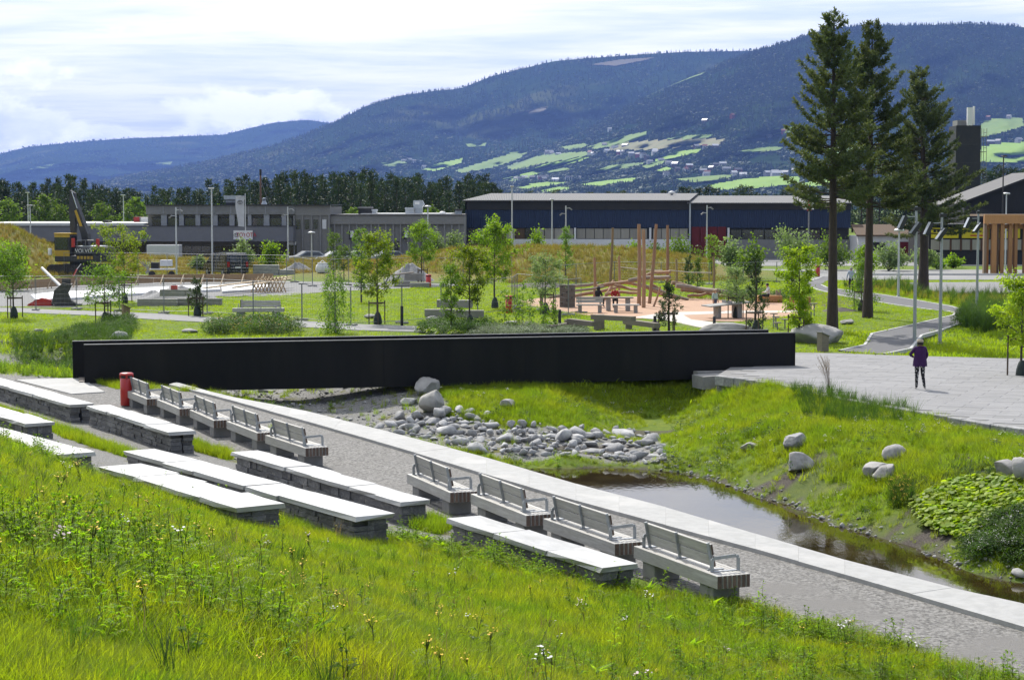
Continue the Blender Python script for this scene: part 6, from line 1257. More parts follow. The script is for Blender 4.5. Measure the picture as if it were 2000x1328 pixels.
mb = MB(); gx0, gx1, ap = kx(1916), kx(2260), kx(2088); mb.extr([(gx0, 10.3, 0), (gx1, 10.3, 0), (gx1, 10.3, kz(402)), (ap, 10.3, kz(338)), (gx0, 10.3, kz(402))], (0, 0, 0), (0, 12, 0)); mb.obj('gable_wall', blackw, kk)
mb = MB()
for a in (gx0 - .4, gx1 + .4): mb.extr([(a, 9.9, kz(404)), (ap, 9.9, kz(338) + .02), (ap, 9.9, kz(338) + .3), (a, 9.9, kz(402) + .12)], (0, 0, 0), (0, 12.6, 0))
mb.obj('gable_roof', fasc, kk); MB().extr([(kx(1900), 4, kz(438)), (kx(1968), 4, kz(419)), (kx(1968), 4, kz(417)), (kx(1900), 4, kz(398))], (0, 0, 0), (0, 6, 0)).obj('side_roof', fasc, kk)
# --- dark tower with scaffold behind the pines
tw = thing('tower', 'tall dark tower with white antenna box and side scaffold behind the pines', 'tower', ((1887 - 1000) / F * 238, 238, 0)); kT = F / 238; H_ = EYE + (400 - 247) / kT
MB().box((0, 2, H_ / 2), (3.1, 4, H_)).obj('shaft', fasc, tw); MB().box((-.25, 2, H_ + .35), (2.0, 2.6, .7)).obj('plant_room', g_par, tw); MB().box((.15, .2, H_ + 1.1), (.62, .5, 2.3)).obj('antenna_panel', whitep, tw); MB().box((.68, .2, H_ + 1.25), (.18, .4, 2.3)).obj('antenna_panel', whitep, tw)
for z in np.arange(1.2, H_ - .4, 1.9):
    MB().box((2.0, 1.2, z), (.85, 1.6, .06)).obj('scaffold_deck', steel, tw); MB().beam((2.38, .4, z + .5), (2.38, 2, z + .5), .05, .05).obj('scaffold_rail', steel, tw)
for xx, yy in ((1.75, .45), (2.4, .45), (2.4, 1.95)): MB().tube([(xx, yy, 0), (xx, yy, H_ - .3)], .035, 5).obj('scaffold_standard', steel, tw)
for z in np.arange(2, H_, 2.3): MB().box((-.2, -.02, z), (2.6, .06, .12)).obj('band', dark_tr, tw)
# ================================================================ timber pavilion
lar = M('larch_timber', (.42, .22, .085), (.34, .175, .07), 5, .7, stretch=(7, 7, .5), rand=.18); larg = M('grey_larch', (.24, .17, .11), (.20, .145, .10), 5, .8, stretch=(7, 7, .5), rand=.1)
YP = 163.; kP = F / YP; pv = thing('timber_pavilion', 'open pavilion of tall larch fins under a deep timber beam', 'pavilion', ((1925 - 1000) / kP, YP, 0)); px0 = pv.location[0]
def vx(px): return (px - 1000) / kP - px0
hp_ = EYE - (437 - 400) / kP; ht = EYE - (419 - 400) / kP
MB().box(((vx(1920) + vx(2120)) / 2, 0, (hp_ + ht) / 2), (vx(2120) - vx(1920), .4, ht - hp_)).obj('ring_beam', lar, pv); MB().box(((vx(1932) + vx(2120)) / 2, .5, hp_ - .25), (vx(2120) - vx(1932), .25, .38)).obj('inner_beam', lar, pv); MB().box(((vx(1920) + vx(2120)) / 2, 2.6, ht - .08), (vx(2120) - vx(1920), 5, .16)).obj('roof', larg, pv)
for i, (a, w, dp, m_) in enumerate(((1921, 5, .2, larg), (1928, 6, .9, lar), (1936, 9, .1, lar), (1946, 6, .6, larg), (1953, 7, .2, lar), (1963, 4, 1.5, larg), (1970, 7, .3, lar), (1977, 5, 1.2, larg), (1982, 6, .5, lar), (1999, 8, .2, lar), (2010, 6, 1., larg), (2020, 8, .2, lar))): MB().box((vx(a + w / 2), dp, hp_ / 2), (w / kP, .5, hp_)).obj('fin', m_, pv)
for i in range(10): MB().box((vx(1926 + i * 16), .2, hp_ - .04), (.10, .9, .12)).obj('joist', lar, pv)
# ================================================================ lamps
lampw = M('lamp_white', (.60, .61, .62), (.52, .53, .54), 5, .4, metal=.3); lampd = M('lamp_dark', (.035, .036, .038), (.05, .05, .05), 5, .5, metal=.3)
def lamp(px, Y, ty, kind, label, by=None):
    x = (px - 1000) / F * Y; hgt = float(P(px, ty, Y).z); z0 = h1(x, Y); o = thing('street_lamp', label, 'lamp post', (x, Y, z0), 0, 'lamp posts'); hgt -= z0; m_ = lampd if kind == 'dark' else lampw
    MB().tube([(0, 0, -.1), (0, 0, hgt)], [.085, .055], 10).obj('pole', m_ if kind != 'twin' else galv, o); MB().lathe([(.14, 0), (.14, .05), (.10, .08)], n=12).obj('base_plate', steel, o)
    if kind in ('lamp', 'dark'): MB().box((0, -.16, hgt + .04), (.38, .8, .10), bev=.04).obj('lamp_head', m_, o); MB().box((0, -.2, hgt - .015), (.28, .5, .02)).obj('lens', whitep, o)
    elif kind == 'disc': MB().lathe([(.3, hgt), (.36, hgt + .05), (.3, hgt + .14), (.05, hgt + .18)], n=14).obj('lamp_head', m_, o)
    elif kind == 'flood':
        for s_, dz in ((1, -.25), (-1, -.75)): MB().beam((0, 0, hgt + dz), (s_ * .35, -.1, hgt + dz + .05), .05, .05).obj('bracket', lampw, o); MB().box((s_ * .45, -.15, hgt + dz - .05), (.30, .28, .12), mat=Matrix.Rotation(s_ * .7, 3, 'Y')).obj('flood_lamp', steel, o)
    elif kind == 'twin':
        MB().box((.05, 0, hgt - .12), (.30, .16, .16)).obj('control_box', lampd, o)
        for dx, dz, ry in ((-.62, -.72, .42), (-.05, -.98, .62)):
            MB().beam((0, 0, hgt - .45 if dx < -.3 else hgt - .62), (dx, -.12, hgt + dz + .25), .04, .04).obj('bracket', galv, o); MB().box((dx, -.14, hgt + dz), (.16, .5, .62), mat=Matrix.Rotation(ry, 3, 'Y')).obj('flood_lamp', lampd, o); MB().box((dx - .085 * math.cos(ry), -.14, hgt + dz + .085 * math.sin(ry)), (.02, .46, .60), mat=Matrix.Rotation(ry, 3, 'Y')).obj('lens', alu, o)
    return o
for a in ((415, 158, 369, 'lamp', 'tall white street lamp behind the black van'), (345, 160, 405, 'flood', 'white lamp post with small floods left of the van'), (563, 172, 404, 'flood', 'white lamp post with small floods by the showroom door'), (61, 192, 402, 'lamp', 'white street lamp on the left golden mound'), (57, 235, 377, 'lamp', 'taller street lamp behind the low wing'), (243, 232, 382, 'lamp', 'street lamp behind the red and white container'), (1000, 176, 365, 'lamp', 'tall white street lamp before the blue hall corner'), (1078, 180, 391, 'lamp', 'white street lamp on the golden mound before the blue hall'), (1105, 174, 402, 'flood', 'white lamp post with small floods above the larch'), (1380, 178, 401, 'flood', 'white lamp post with small floods before the red doors'), (1956, 170, 306, 'dark', 'tall dark street lamp left of the high gable'), (1963, 176, 380, 'disc', 'pale disc topped lamp above the timber pavilion'), (836, 192, 405, 'disc', 'thin pale lamp before the fluted wall'), (609, 180, 456, 'disc', 'low pale lamp by the showroom end wall')): lamp(*a)
for px, py, ty, lb in ((1788, 668, 403, 'galvanised post with two flood lamps behind the woman'), (1838, 660, 416, 'galvanised post with two flood lamps on the lawn by the path bend'), (1909, 607, 411, 'galvanised post with two flood lamps before the timber pavilion'), (1755, 580, 452, 'thin galvanised post without lamps beside the broad pine')):
    p = G(px, py); lamp(px, p.y, ty, 'twin' if px != 1755 else 'disc', lb)
# ================================================================ people
skinm = M('skin', (.50, .30, .21), (.44, .26, .18), 6, .6); hairs = {k: M('hair_' + k, c, None, 20, .7) for k, c in (('dark', (.02, .016, .013)), ('grey', (.32, .29, .26)), ('fair', (.30, .19, .09)))}
def cloth(nm, c): return M('cloth_' + nm, c, tuple(v * .8 for v in c), 14, .9, bump=.2, bscale=40)
def dots_mat():
    m = M('dotted_leggings', (.012, .012, .014), (.016, .016, .018), 9, .85); nt = m.node_tree; N = nt.nodes; p = next(n for n in N if n.type == 'BSDF_PRINCIPLED'); tc = N.new('ShaderNodeTexCoord'); v = N.new('ShaderNodeTexVoronoi'); v.inputs['Scale'].default_value = 17; nt.links.new(tc.outputs['Object'], v.inputs['Vector'])
    mx = _mix(nt, _ramp(nt, v.outputs['Distance'], .36, .28), (.012, .012, .014), (.55, .55, .52)); nt.links.new(mx, p.inputs['Base Color']); return m
def person(label, loc, rz, J, mats, hair='dark', scale=1., group=None, hair_len=.0, jacket=None):
    """J: joint -> position; body grown over the joints as one skin; mats: shirt, trousers, shoes"""
    o = thing('person', label, 'person', loc, rz, group, scale)
    bones = [('pelvis', 'waist', 'shirt'), ('waist', 'chest', 'shirt'), ('chest', 'neck', 'shirt'), ('neck', 'head', 'skin'), ('head', 'crown', 'skin'), ('head', 'nose', 'skin')]
    for s in 'LR': bones += [('chest', 'sh' + s, 'shirt'), ('sh' + s, 'el' + s, 'shirt'), ('el' + s, 'wr' + s, 'shirt'), ('wr' + s, 'pa' + s, 'skin'), ('pelvis', 'hip' + s, 'trousers'), ('hip' + s, 'kn' + s, 'trousers'), ('kn' + s, 'an' + s, 'trousers'), ('an' + s, 'toe' + s, 'shoes')]
    R_ = dict(pelvis=.155, waist=.135, chest=.15, neck=.06, head=.085, crown=.075, nose=.012, sh=.075, el=.052, wr=.034, pa=.03, hip=.105, kn=.065, an=.045, toe=.035, f=.0085)
    J = dict(J); h = Vector(J['head']); J.setdefault('crown', tuple(h + Vector((0, 0, .095)))); J.setdefault('nose', tuple(h + Vector(J.pop('look', (0, -1, 0))).normalized() * .105))
    for s in 'LR':
        w, p = Vector(J['wr' + s]), None; e = Vector(J['el' + s]); d = (w - e).normalized(); J['pa' + s] = tuple(w + d * .075); sd = d.cross(Vector((0, 0, 1)) if abs(d.z) < .9 else Vector((1, 0, 0))).normalized(); p = Vector(J['pa' + s])
        for k in range(4):
            n = 'f%d%s' % (k, s); J[n] = tuple(p + sd * (k - 1.5) * .019 + d * .035); J[n + 't'] = tuple(p + sd * (k - 1.5) * .021 + d * (.07 + .012 * (1.5 - abs(k - 1.2))) + Vector((0, 0, -.02))); bones += [('pa' + s, n, 'skin'), (n, n + 't', 'skin')]
        J['th' + s] = tuple(w + d * .05 + sd * .055); bones.append(('pa' + s, 'th' + s, 'skin'))
    names = list(J); me = bpy.data.meshes.new('body'); me.from_pydata([J[k] for k in names], [(names.index(a), names.index(b)) for a, b, _ in bones], []); ob = bpy.data.objects.new('body', me); COL.objects.link(ob)
    md = ob.modifiers.new('s', 'SKIN'); md.use_smooth_shade = True; sb = ob.modifiers.new('u', 'SUBSURF'); sb.levels = 1; sb.render_levels = 1
    for i, k in enumerate(names):
        r = R_.get(k) or R_.get(k[:-1]) or (.0085 if k[0] == 'f' or k[:2] == 'th' else .05); me.skin_vertices[0].data[i].radius = (r, r * (.8 if k in ('pelvis', 'waist', 'chest') else 1)); me.skin_vertices[0].data[i].use_root = (k == 'pelvis')
    dg = bpy.context.evaluated_depsgraph_get(); bm_ = bpy.data.meshes.new_from_object(ob.evaluated_get(dg)); bpy.data.objects.remove(ob); bm_.name = 'body'
    bm_.materials.clear(); order = ['skin', 'shirt', 'trousers', 'shoes']; 
    for m_ in (skinm, mats[0], mats[1], mats[2]): bm_.materials.append(m_)
    A = np.array([J[a] for a, b, _ in bones]); B = np.array([J[b] for a, b, _ in bones]); mi = [order.index(t) for *_, t in bones]; AB = B - A; L2 = (AB ** 2).sum(1) + 1e-9
    for p in bm_.polygons:
        c = np.array(p.center); t = np.clip(((c - A) * AB).sum(1) / L2, 0, 1); d = np.linalg.norm(A + AB * t[:, None] - c, axis=1); p.material_index = mi[int(d.argmin())]; p.use_smooth = True
    link('body', bm_, o)
    hd = h + Vector((0, .012, .055)); mb = MB(); n = 14; prof = [(.0, .095), (.055, .085), (.09, .05), (.102, .0), (.098, -.045 - hair_len)]
    vs = []; look = Vector(J['nose']) - h; la = math.atan2(look.y, look.x)
    for r, z in prof:
        for j in range(n):
            a = 2 * PI * j / n; f = max(0, math.cos(a - la)); vs.append(hd + Vector((r * math.cos(a), r * math.sin(a), z + (f ** 2) * (.05 + hair_len) * (z < .02))))
    mb.add(vs, [(i * n + j, i * n + (j + 1) % n, i * n + n + (j + 1) % n, i * n + n + j) for i in range(4) for j in range(n)], 0, True); mb.obj('hair', hairs[hair], o)
    if jacket:
        mb = MB(); pl = Vector(J['pelvis']); ch = Vector(J['chest']); rows = []
        for t, r in ((0, .20), (.25, .19), (.55, .165), (.85, .17), (1.0, .13)):
            c = pl + Vector((0, 0, -.14)) + (ch + Vector((0, 0, .10)) - (pl + Vector((0, 0, -.14)))) * t; rows.append([c + Vector((r * 1.15 * math.cos(2 * PI * j / 16) * (1 + .04 * math.sin(3 * j) * (1 - t)), r * .9 * math.sin(2 * PI * j / 16), .02 * math.sin(j * 2.1) * (1 - t))) for j in range(16)])
        vs = [v for r in rows for v in r]; mb.add(vs, [(i * 16 + j, i * 16 + (j + 1) % 16, i * 16 + 16 + (j + 1) % 16, i * 16 + 16 + j) for i in range(4) for j in range(16)], 0, True); mb.obj('jacket', jacket, o)
    return o
def standing(hgt=1.65, stride=.12, arms=None):
    k = hgt / 1.65
    J = dict(pelvis=(0, 0, .90), waist=(0, .01, 1.06), chest=(0, 0, 1.27), neck=(0, .0, 1.42), head=(0, -.01, 1.50), shL=(-.16, 0, 1.35), shR=(.16, 0, 1.35), elL=(-.25, .02, 1.10), elR=(.25, .02, 1.10), wrL=(-.26, -.06, .88), wrR=(.26, -.06, .88), hipL=(-.09, 0, .84), hipR=(.09, 0, .84), knL=(-.11, -stride * .5, .47), knR=(.11, stride * .4, .47), anL=(-.12, -stride * .3, .08), anR=(.12, stride * .8, .08), toeL=(-.13, -stride * .3 - .15, .035), toeR=(.13, stride * .8 - .15, .035))
    if arms: J.update(arms)
    return {a: tuple(v * k for v in b) for a, b in J.items()}
purple = cloth('purple', (.045, .012, .075)); shoew = M('white_shoe', (.62, .62, .6), (.5, .5, .48), 8, .6); shoed = M('dark_shoe', (.03, .03, .03), None, 8, .7)
wp0 = G(1796, 760, PLAZA_Z); 
Jw = standing(1.6, .10, dict(elR=(.33, -.02, 1.13), wrR=(.20, -.16, 1.06), elL=(-.24, .0, 1.12), wrL=(-.20, -.12, .97), anL=(-.15, .05, .08), toeL=(-.20, -.08, .035)))
Jw['look'] = (0.2, -1, 0)
person('woman in purple jacket and black dotted leggings walking across the plaza', (wp0.x, wp0.y, PLAZA_Z + .002), PI, Jw, (purple, dots_mat(), shoew), 'dark', group=None, hair_len=.05, jacket=purple)
hb = MB().lathe([(.107, .0), (.105, .04), (.085, .075), (.02, .092)], n=16).obj('cap', cloth('pale_hat', (.42, .36, .27)), None); hb.parent = [o for o in COL.objects if o.name == 'person'][0]; hb.location = (0, -.0, 1.51)
def sitting(k=1.):
    J = dict(pelvis=(0, 0, .50), waist=(0, .03, .66), chest=(0, 0, .86), neck=(0, -.03, 1.0), head=(0, -.06, 1.09), shL=(-.16, 0, .94), shR=(.16, 0, .94), elL=(-.23, -.08, .72), elR=(.23, -.08, .72), wrL=(-.1, -.26, .68), wrR=(.1, -.26, .68), hipL=(-.09, -.02, .48), hipR=(.09, -.02, .48), knL=(-.11, -.42, .50), knR=(.11, -.42, .50), anL=(-.11, -.40, .09), anR=(.11, -.40, .09), toeL=(-.11, -.55, .04), toeR=(.11, -.55, .04))
    return {a: tuple(v * k for v in b) for a, b in J.items()}
def at(px, py): p = GH(px, py); return (p.x, p.y, p.z + .03)
person('man in white shirt and dark trousers sitting on the log bench', at(1500, 594), -PI / 2, sitting(), (cloth('white', (.62, .62, .62)), cloth('black', (.02, .02, .022)), shoed), 'dark')
person('walker in pale blue shirt and dark trousers on the asphalt path', at(1662, 573), PI, standing(1.75, .3), (cloth('pale_blue', (.45, .50, .58)), cloth('navy', (.025, .027, .035)), shoed), 'grey')
person('walker in grey top behind the birch on the asphalt path', at(1677, 572), PI, standing(1.62, .2), (cloth('grey', (.30, .30, .31)), cloth('stone', (.22, .20, .18)), shoed), 'fair', hair_len=.1)
person('small child in pale green top beside the table tennis table', at(1396, 608), .6, standing(1.15, .15), (cloth('mint', (.35, .45, .40)), cloth('dark_blue', (.05, .06, .10)), shoew), 'fair')
person('person in red top sitting at the picnic table', at(1201, 602), 0, sitting(), (cloth('red', (.36, .03, .025)), cloth('black', (.02, .02, .022)), shoed), 'fair')
person('person in black top sitting at the picnic table, turned away', at(1168, 602), PI * .8, sitting(), (cloth('black', (.02, .02, .022)), cloth('navy', (.025, .027, .035)), shoed), 'dark', hair_len=.12)
# ================================================================ play area
robin = M('robinia_log', (.36, .215, .125), (.27, .165, .10), 3, .8, stretch=(3, 3, .4), rand=.15, c3=(.30, .24, .18), s3=1.5); robing = M('grey_log', (.30, .245, .19), (.22, .185, .15), 3, .85, stretch=(3, 3, .4), rand=.15)
oldw = M('old_timber', (.24, .205, .165), (.17, .145, .12), 5, .85, stretch=(.6, 7, 7), rand=.12)
climb = thing('climbing_structure', 'log climbing course of crossing trunks held by tall posts', 'climbing frame', (0, 0, 0))
for (bx_, by_, tx, ty, r) in ((1248,597,1248,438,.16),(1257,602,1257,448,.15),(1268,594,1282,438,.14),(1302,582,1304,440,.14),(1191,562,1197,445,.13),(1161,586,1161,503,.12),(1209,580,1209,500,.11),(1321,562,1321,506,.11),(1394,566,1394,502,.11),(1275,600,1290,560,.08)):
    p = GH(bx_, by_); t = P(tx, ty, p.y); MB().tube([(p.x, p.y, -.1), ((p.x + t.x) / 2 + .04, p.y, t.z / 2), (t.x, t.y, t.z)], [r * .8, r * .74, r * .64], 9).obj('post', robin, climb)
LOGS = [((1096,564),(1130,558),(1166,554),.10),((1122,578),(1170,570),(1212,558),.11),((1166,560),(1210,553),(1250,545),.12),((1228,548),(1270,542),(1309,541),.12),((1254,544),(1276,532),(1309,531),.10),((1210,550),(1260,560),(1296,576),.10),((1250,556),(1300,572),(1344,585),.10),((1272,556),(1286,564),(1302,574),.09),((1312,552),(1350,562),(1382,568),.14),((1320,558),(1362,564),(1402,568),.15),((1200,558),(1222,562),(1246,566),.10),((1344,578),(1362,577),(1380,573),.09),((1070,580),(1110,578),(1160,570),.10),((1178,588),(1190,568),(1198,548),.10),((1260,602),(1275,596),(1290,590),.09),((1398,566),(1440,578),(1470,584),.13),((1330,566),(1380,572),(1430,580),.11),((1182,575),(1215,570),(1246,572),.10),((1100,572),(1140,566),(1180,560),.08),((1290,575),(1320,582),(1345,588),.08),((1440,580),(1480,580),(1520,574),.13)]
for i, (a, b, c, r) in enumerate(LOGS):
    Yl = 119 + 2.2 * math.sin(i * 1.7); q = [P(*a, Yl), P(*b, Yl + .4), P(*c, Yl + 1.2 * math.cos(i))]; MB().tube([q[0], q[0].lerp(q[1], .5) + Vector((0, 0, .03)), q[1], q[1].lerp(q[2], .5) - Vector((0, 0, .03)), q[2]], [r, r * 1.05, r * .95, r, r * .85], 8).obj('log', robin if i % 3 else robing, climb)
mb = None
for a, b in (((1212, 522), (1294, 528)), ((1306, 528), (1390, 533))): A_, B_ = P(*a, 121), P(*b, 121); MB().tube([A_, A_.lerp(B_, .5) - Vector((0, 0, .06)), B_], .03, 5).obj('rope', M('pale_rope', (.5, .47, .4), None, 9, .9), climb)
o = thing('climbing_wall', 'upright grey timber climbing panel at the edge of the play surface', 'climbing wall', at(1108, 601)); MB().box((0, 0, .65), (.9, .3, 1.3)).obj('panel', M('climb_panel', (.16, .14, .12), (.12, .11, .095), 6, .9, stretch=(8, 8, .5)), o)
for i in range(7): MB().lathe([(.05, -.03), (.04, .03)], n=7).obj('hold', darkm, o, (-.3 + .28 * (i % 3), -.16, .25 + .16 * i))
# balance beams
bb = thing('balance_beams', 'chain of heavy timber balance beams on short posts', 'balance beams', (0, 0, 0))
def pbeam(a, b, zc, w, h, par, m, nm='beam'): A_ = G(*a, zc); B_ = G(*b, zc); return MB().beam(A_, B_, w, h).obj(nm, m, par)
for a, b, z, w, h in (((1112,627),(1162,633),.55,.3,.22),((1158,619),(1238,623),.85,.32,.22),((1222,628),(1284,636),.55,.3,.22),((1073,640),(1110,634),.32,.3,.18),((1056,645),(1092,640),.14,.3,.16),((1108,628),(1126,632),.42,.3,.2)): pbeam(a, b, z, w, h, bb, oldw)
for px, py, hh in ((1120,646,.5),(1166,645,.72),(1174,643,.72),(1228,643,.62),(1280,648,.5)): p = GH(px, py); MB().box((p.x, p.y, hh / 2 - .05), (.32, .32, hh + .1), bev=.02).obj('post', oldw, bb)
for i, (px, py, hh) in enumerate(((472,612,.75),(539,615,.5),(785,637,1.0),(1093,648,1.05),(1279,650,.8),(1395,640,.55))):
    p = GH(px, py); o = tag(MB().lathe([(.075, -.05), (.075, hh - .02), (.06, hh), (.01, hh + .005)], n=12).obj('bollard', M('bollard_black', (.018, .018, .018), None, 5, .5), None, (p.x, p.y, max(p.z, 0))), ('short black bollard beside the lawn bench', 'black bollard at the other end of the lawn bench', 'tall black bollard by the park path and maple', 'tall black bollard before the balance beams', 'black bollard at the end of the balance beams', 'low black bollard by the cream path')[i], 'bollard', 'black bollards')
# stepping stools
for i, (px, py, hh) in enumerate(((1511,642,.75),(1515,640,.55),(1518,644,.35),(1533,643,.5),(1564,630,.62),(1572,634,.6),(1577,625,.75),(1584,622,.8),(1577,642,.4),(1570,640,.55),(1590,618,.7))):
    p = GH(px, py); o = thing('stepping_stool', 'round stepping stool on a thin post by the pine and young tree', 'play stool', (p.x, p.y, p.z), 0, 'stepping stools'); MB().lathe([(.19, hh - .04), (.20, hh - .02), (.19, hh)], n=14).obj('disc', oldw, o); MB().tube([(0, 0, -.05), (0, 0, hh - .03)], .035, 8).obj('post', steel, o)
# table tennis table
o = thing('table_tennis_table', 'grey table tennis table with sloped top and solid legs', 'table', at(1420, 622), .25); MB().box((0, 0, .74), (2.4, 1.4, .06), mat=Matrix.Rotation(R(-5), 3, 'Y')).obj('top', concg, o); MB().box((.55, 0, .37), (.25, .9, .72)).obj('leg', concg, o); MB().box((-.55, 0, .37), (.14, .8, .70)).obj('leg', concg, o); MB().box((0, 0, .85), (.03, 1.5, .15)).obj('net', steel, o)
# picnic set
o = thing('picnic_table', 'timber picnic table on the play surface by the red bin', 'table', at(1207, 608)); MB().box((0, 0, .74), (1.7, .8, .07)).obj('top', oldw, o); MB().box((-.55, 0, .36), (.25, .6, .7)).obj('leg', concg, o); MB().box((.55, 0, .36), (.25, .6, .7)).obj('leg', concg, o)
for px, py, lb in ((1152, 612, 'timber bench seat with back beside the picnic table'), (1222, 612, 'low timber bench seat right of the picnic table')):
    o = thing('picnic_bench', lb, 'bench', at(px, py))
    for k in range(3): MB().box((0, -.18 + k * .18, .43), (1.5, .165, .07)).obj('seat_board', woodg, o)
    for s_ in (-.55, .55): MB().box((s_, 0, .2), (.2, .4, .4)).obj('leg', concg, o)
    if px == 1152:
        for k in range(2): MB().box((0, .3, .62 + k * .17), (1.5, .05, .15)).obj('back_board', woodg, o)
        for s_ in (-.6, .6): MB().box((s_, .34, .6), (.05, .05, .6)).obj('back_post', galv, o)
# log bench under the sitting man
o = thing('log_bench', 'orange larch block bench on which the man sits', 'bench', at(1503, 592)); MB().box((0, 0, .22), (1.5, .5, .44), bev=.03).obj('seat_block', lar, o); MB().box((.55, .2, .55), (.3, .12, .4)).obj('back_block', robing, o)
# timber info posts
for px, py, lb in ((1607, 688, 'timber info post with slanted top by the bridge end'), (246, 626, 'weathered timber info box beside the park path')):
    o = thing('info_post', lb, 'info post', at(px, py), .5); MB().extr([(-.18, -.16, 0), (.18, -.16, 0), (.18, -.16, .62), (-.18, -.16, .78)], (0, 0, 0), (0, .32, 0)).obj('box', oldw if px > 1000 else larg, o); MB().beam((-.22, 0, .81), (.22, 0, .62), .40, .03).obj('lid', steel if px > 1000 else larg, o)
for i, (px, py) in enumerate(((1546, 605), (1578, 607))): o = tag(MB().tube([(0, 0, -.1), (0, 0, .35), (.03, 0, .75)], [.16, .15, .13], 10).obj('stump_post', lar, None, at(px, py)), ('thick orange timber stump near the sitting man', 'thick orange timber stump near the stepping stools')[i], 'stump')
# ================================================================ lawn seats
def block_seat(lb, blocks, tilt=0):
    a = blocks[0]; o = thing('block_seat', lb, 'stone seat', (0, 0, 0))
    for (x0, x1, yb, z0, hh, dp) in blocks:
        p = G(x0, yb, 0); q = G(x1, yb, 0); MB().box(((p.x + q.x) / 2, p.y + dp / 2, z0 + hh / 2), (q.x - p.x, dp, hh), bev=.015).obj('block', M('pale_block', (.30, .285, .255), (.25, .24, .215), 4, .85, rand=.12), o)
    return o
block_seat('stacked long block seats beside the gravel heap and young pine', [(268,345,598,0,.42,.55),(346,432,597,0,.42,.55),(312,362,592,.42,.4,.7),(362.5,388,592,.42,.4,.7)]); block_seat('stacked long block seats on the lawn behind the maple', [(829,888,620,0,.42,.55),(889,945,622,0,.42,.55),(853,889,616,.42,.42,.7),(889.5,923,617,.42,.42,.7)]); block_seat('pale block seats beside the red bin before the golden mound', [(770,800,561,0,.4,.6),(801,838,563,0,.4,.6),(790,825,558,.4,.5,.7)])
p = G(776, 560); o = thing('lounger_board', 'tilted grey lounging board beside the pale block seats', 'lounger', (p.x, p.y, 0)); MB().beam((-1.3, 0, .75), (1.2, 0, 1.05), .8, .08).obj('board', oldw, o); MB().beam((-1.0, 0, 0), (-.6, 0, .8), .1, .1).obj('leg', steel, o); MB().beam((-.2, 0, 0), (.2, 0, .9), .1, .1).obj('leg', steel, o)
a = GH(505, 619); bench((a.x, a.y, 0), PI + .05, 'timber bench with backrest on the lawn facing the park path', 'lawn benches')
o = thing('red_toolbox', 'small red box lying on the block seats', 'box', G(339, 592) + Vector((0, .3, .82))); MB().box((0, 0, .12), (.4, .25, .24), bev=.02).obj('body', redp, o); MB().beam((-.12, 0, .27), (.12, 0, .27), .03, .03).obj('handle', darkm, o)
# ================================================================ temporary fencing
wirem = M('fence_wire', (.24, .25, .26), (.2, .21, .22), 6, .5, metal=.5)
def fence_panel(a, b, hgt, lb):
    a = Vector(a); b = Vector(b); d = b - a; L_ = d.length; o = thing('fence_panel', lb, 'fence', (a.x, a.y, 0), math.atan2(d.y, d.x), 'temporary fence panels')
    for x in (0.03, L_ - .03): MB().tube([(x, 0, .05), (x, 0, hgt)], .017, 6).obj('post', wirem, o)
    for z in (.15, hgt): MB().tube([(0, 0, z), (L_, 0, z)], .015, 6).obj('rail', wirem, o)
    mb = MB(); n = int(L_ / .22)
    for i in range(1, n): mb.tube([(L_ * i / n, .0, .15), (L_ * i / n, 0, hgt)], .0028, 3, cap=False)
    for k in range(1, 7): mb.tube([(0, 0, .15 + (hgt - .15) * k / 7), (L_, 0, .15 + (hgt - .15) * k / 7)], .0028, 3, cap=False)
    tag(mb.obj('wire_mesh', wirem, o), kind='stuff')
    for x in (0, L_): MB().box((x, 0, .05), (.22, .7, .12), bev=.02).obj('foot', concg, o)
def fence_run(pts, hgt, lb):
    w = [G(*p) for p in pts]
    for a, b in zip(w[:-1], w[1:]):
        n = max(1, round((b - a).length / 3.4))
        for i in range(n): fence_panel(a.lerp(b, i / n), a.lerp(b, (i + 1) / n), hgt, lb)
fence_run([(-40,606),(70,607),(150,605),(320,613),(405,614),(590,627),(685,637),(785,632),(1000,610),(1010,600),(1060,606),(1110,616),(1135,612)], 1.95, 'wire mesh site fence panel standing on the lawn'); fence_run([(125,540),(270,541),(385,545),(560,548),(610,560),(750,556),(905,556),(1000,552)], 2.0, 'wire mesh site fence panel along the building site'); fence_run([(1060,566),(1125,558),(1200,552),(1385,556),(1580,550)], 1.6, 'low wire fence panel behind the play area')
# ================================================================ building site
ply = M('form_ply', (.36, .24, .13), (.28, .19, .11), 4, .8, stretch=(.6, 6, 6), rand=.15); newt = M('new_timber', (.55, .43, .28), (.48, .37, .24), 5, .75, stretch=(.5, 8, 8), rand=.12); foam = M('white_insulation', (.72, .73, .74), (.62, .63, .65), 3, .7); heapm = M('heap_gravel', (.20, .20, .205), (.30, .30, .30), 10, .95, bump=1, bscale=14)
fw = thing('formwork', 'long timber formwork boards with slanted props on the building site', 'formwork', (0, 0, 0))
for a, b in (((0,571),(120,562)),((120,562),(300,556)),((300,555),(535,553))):
    A_, B_ = G(*a), G(*b); n = max(1, int((B_ - A_).length / 4))
    for i in range(n): p, q = A_.lerp(B_, i / n), A_.lerp(B_, (i + 1) / n - .004); MB().beam((p.x, p.y, .42), (q.x, q.y, .42), .06, .6).obj('board', ply, fw)
    for i in range(n * 3): p = A_.lerp(B_, (i + .5) / (n * 3)); MB().beam((p.x, p.y - .05, .72), (p.x - .12, p.y - .8, 0), .09, .05).obj('prop', newt, fw); MB().beam((p.x, p.y - .06, 0), (p.x, p.y - .06, .75), .06, .06).obj('stud', newt, fw)
o = thing('insulation_sheets', 'white insulation sheets spread inside the formwork', 'insulation', (0, 0, 0))
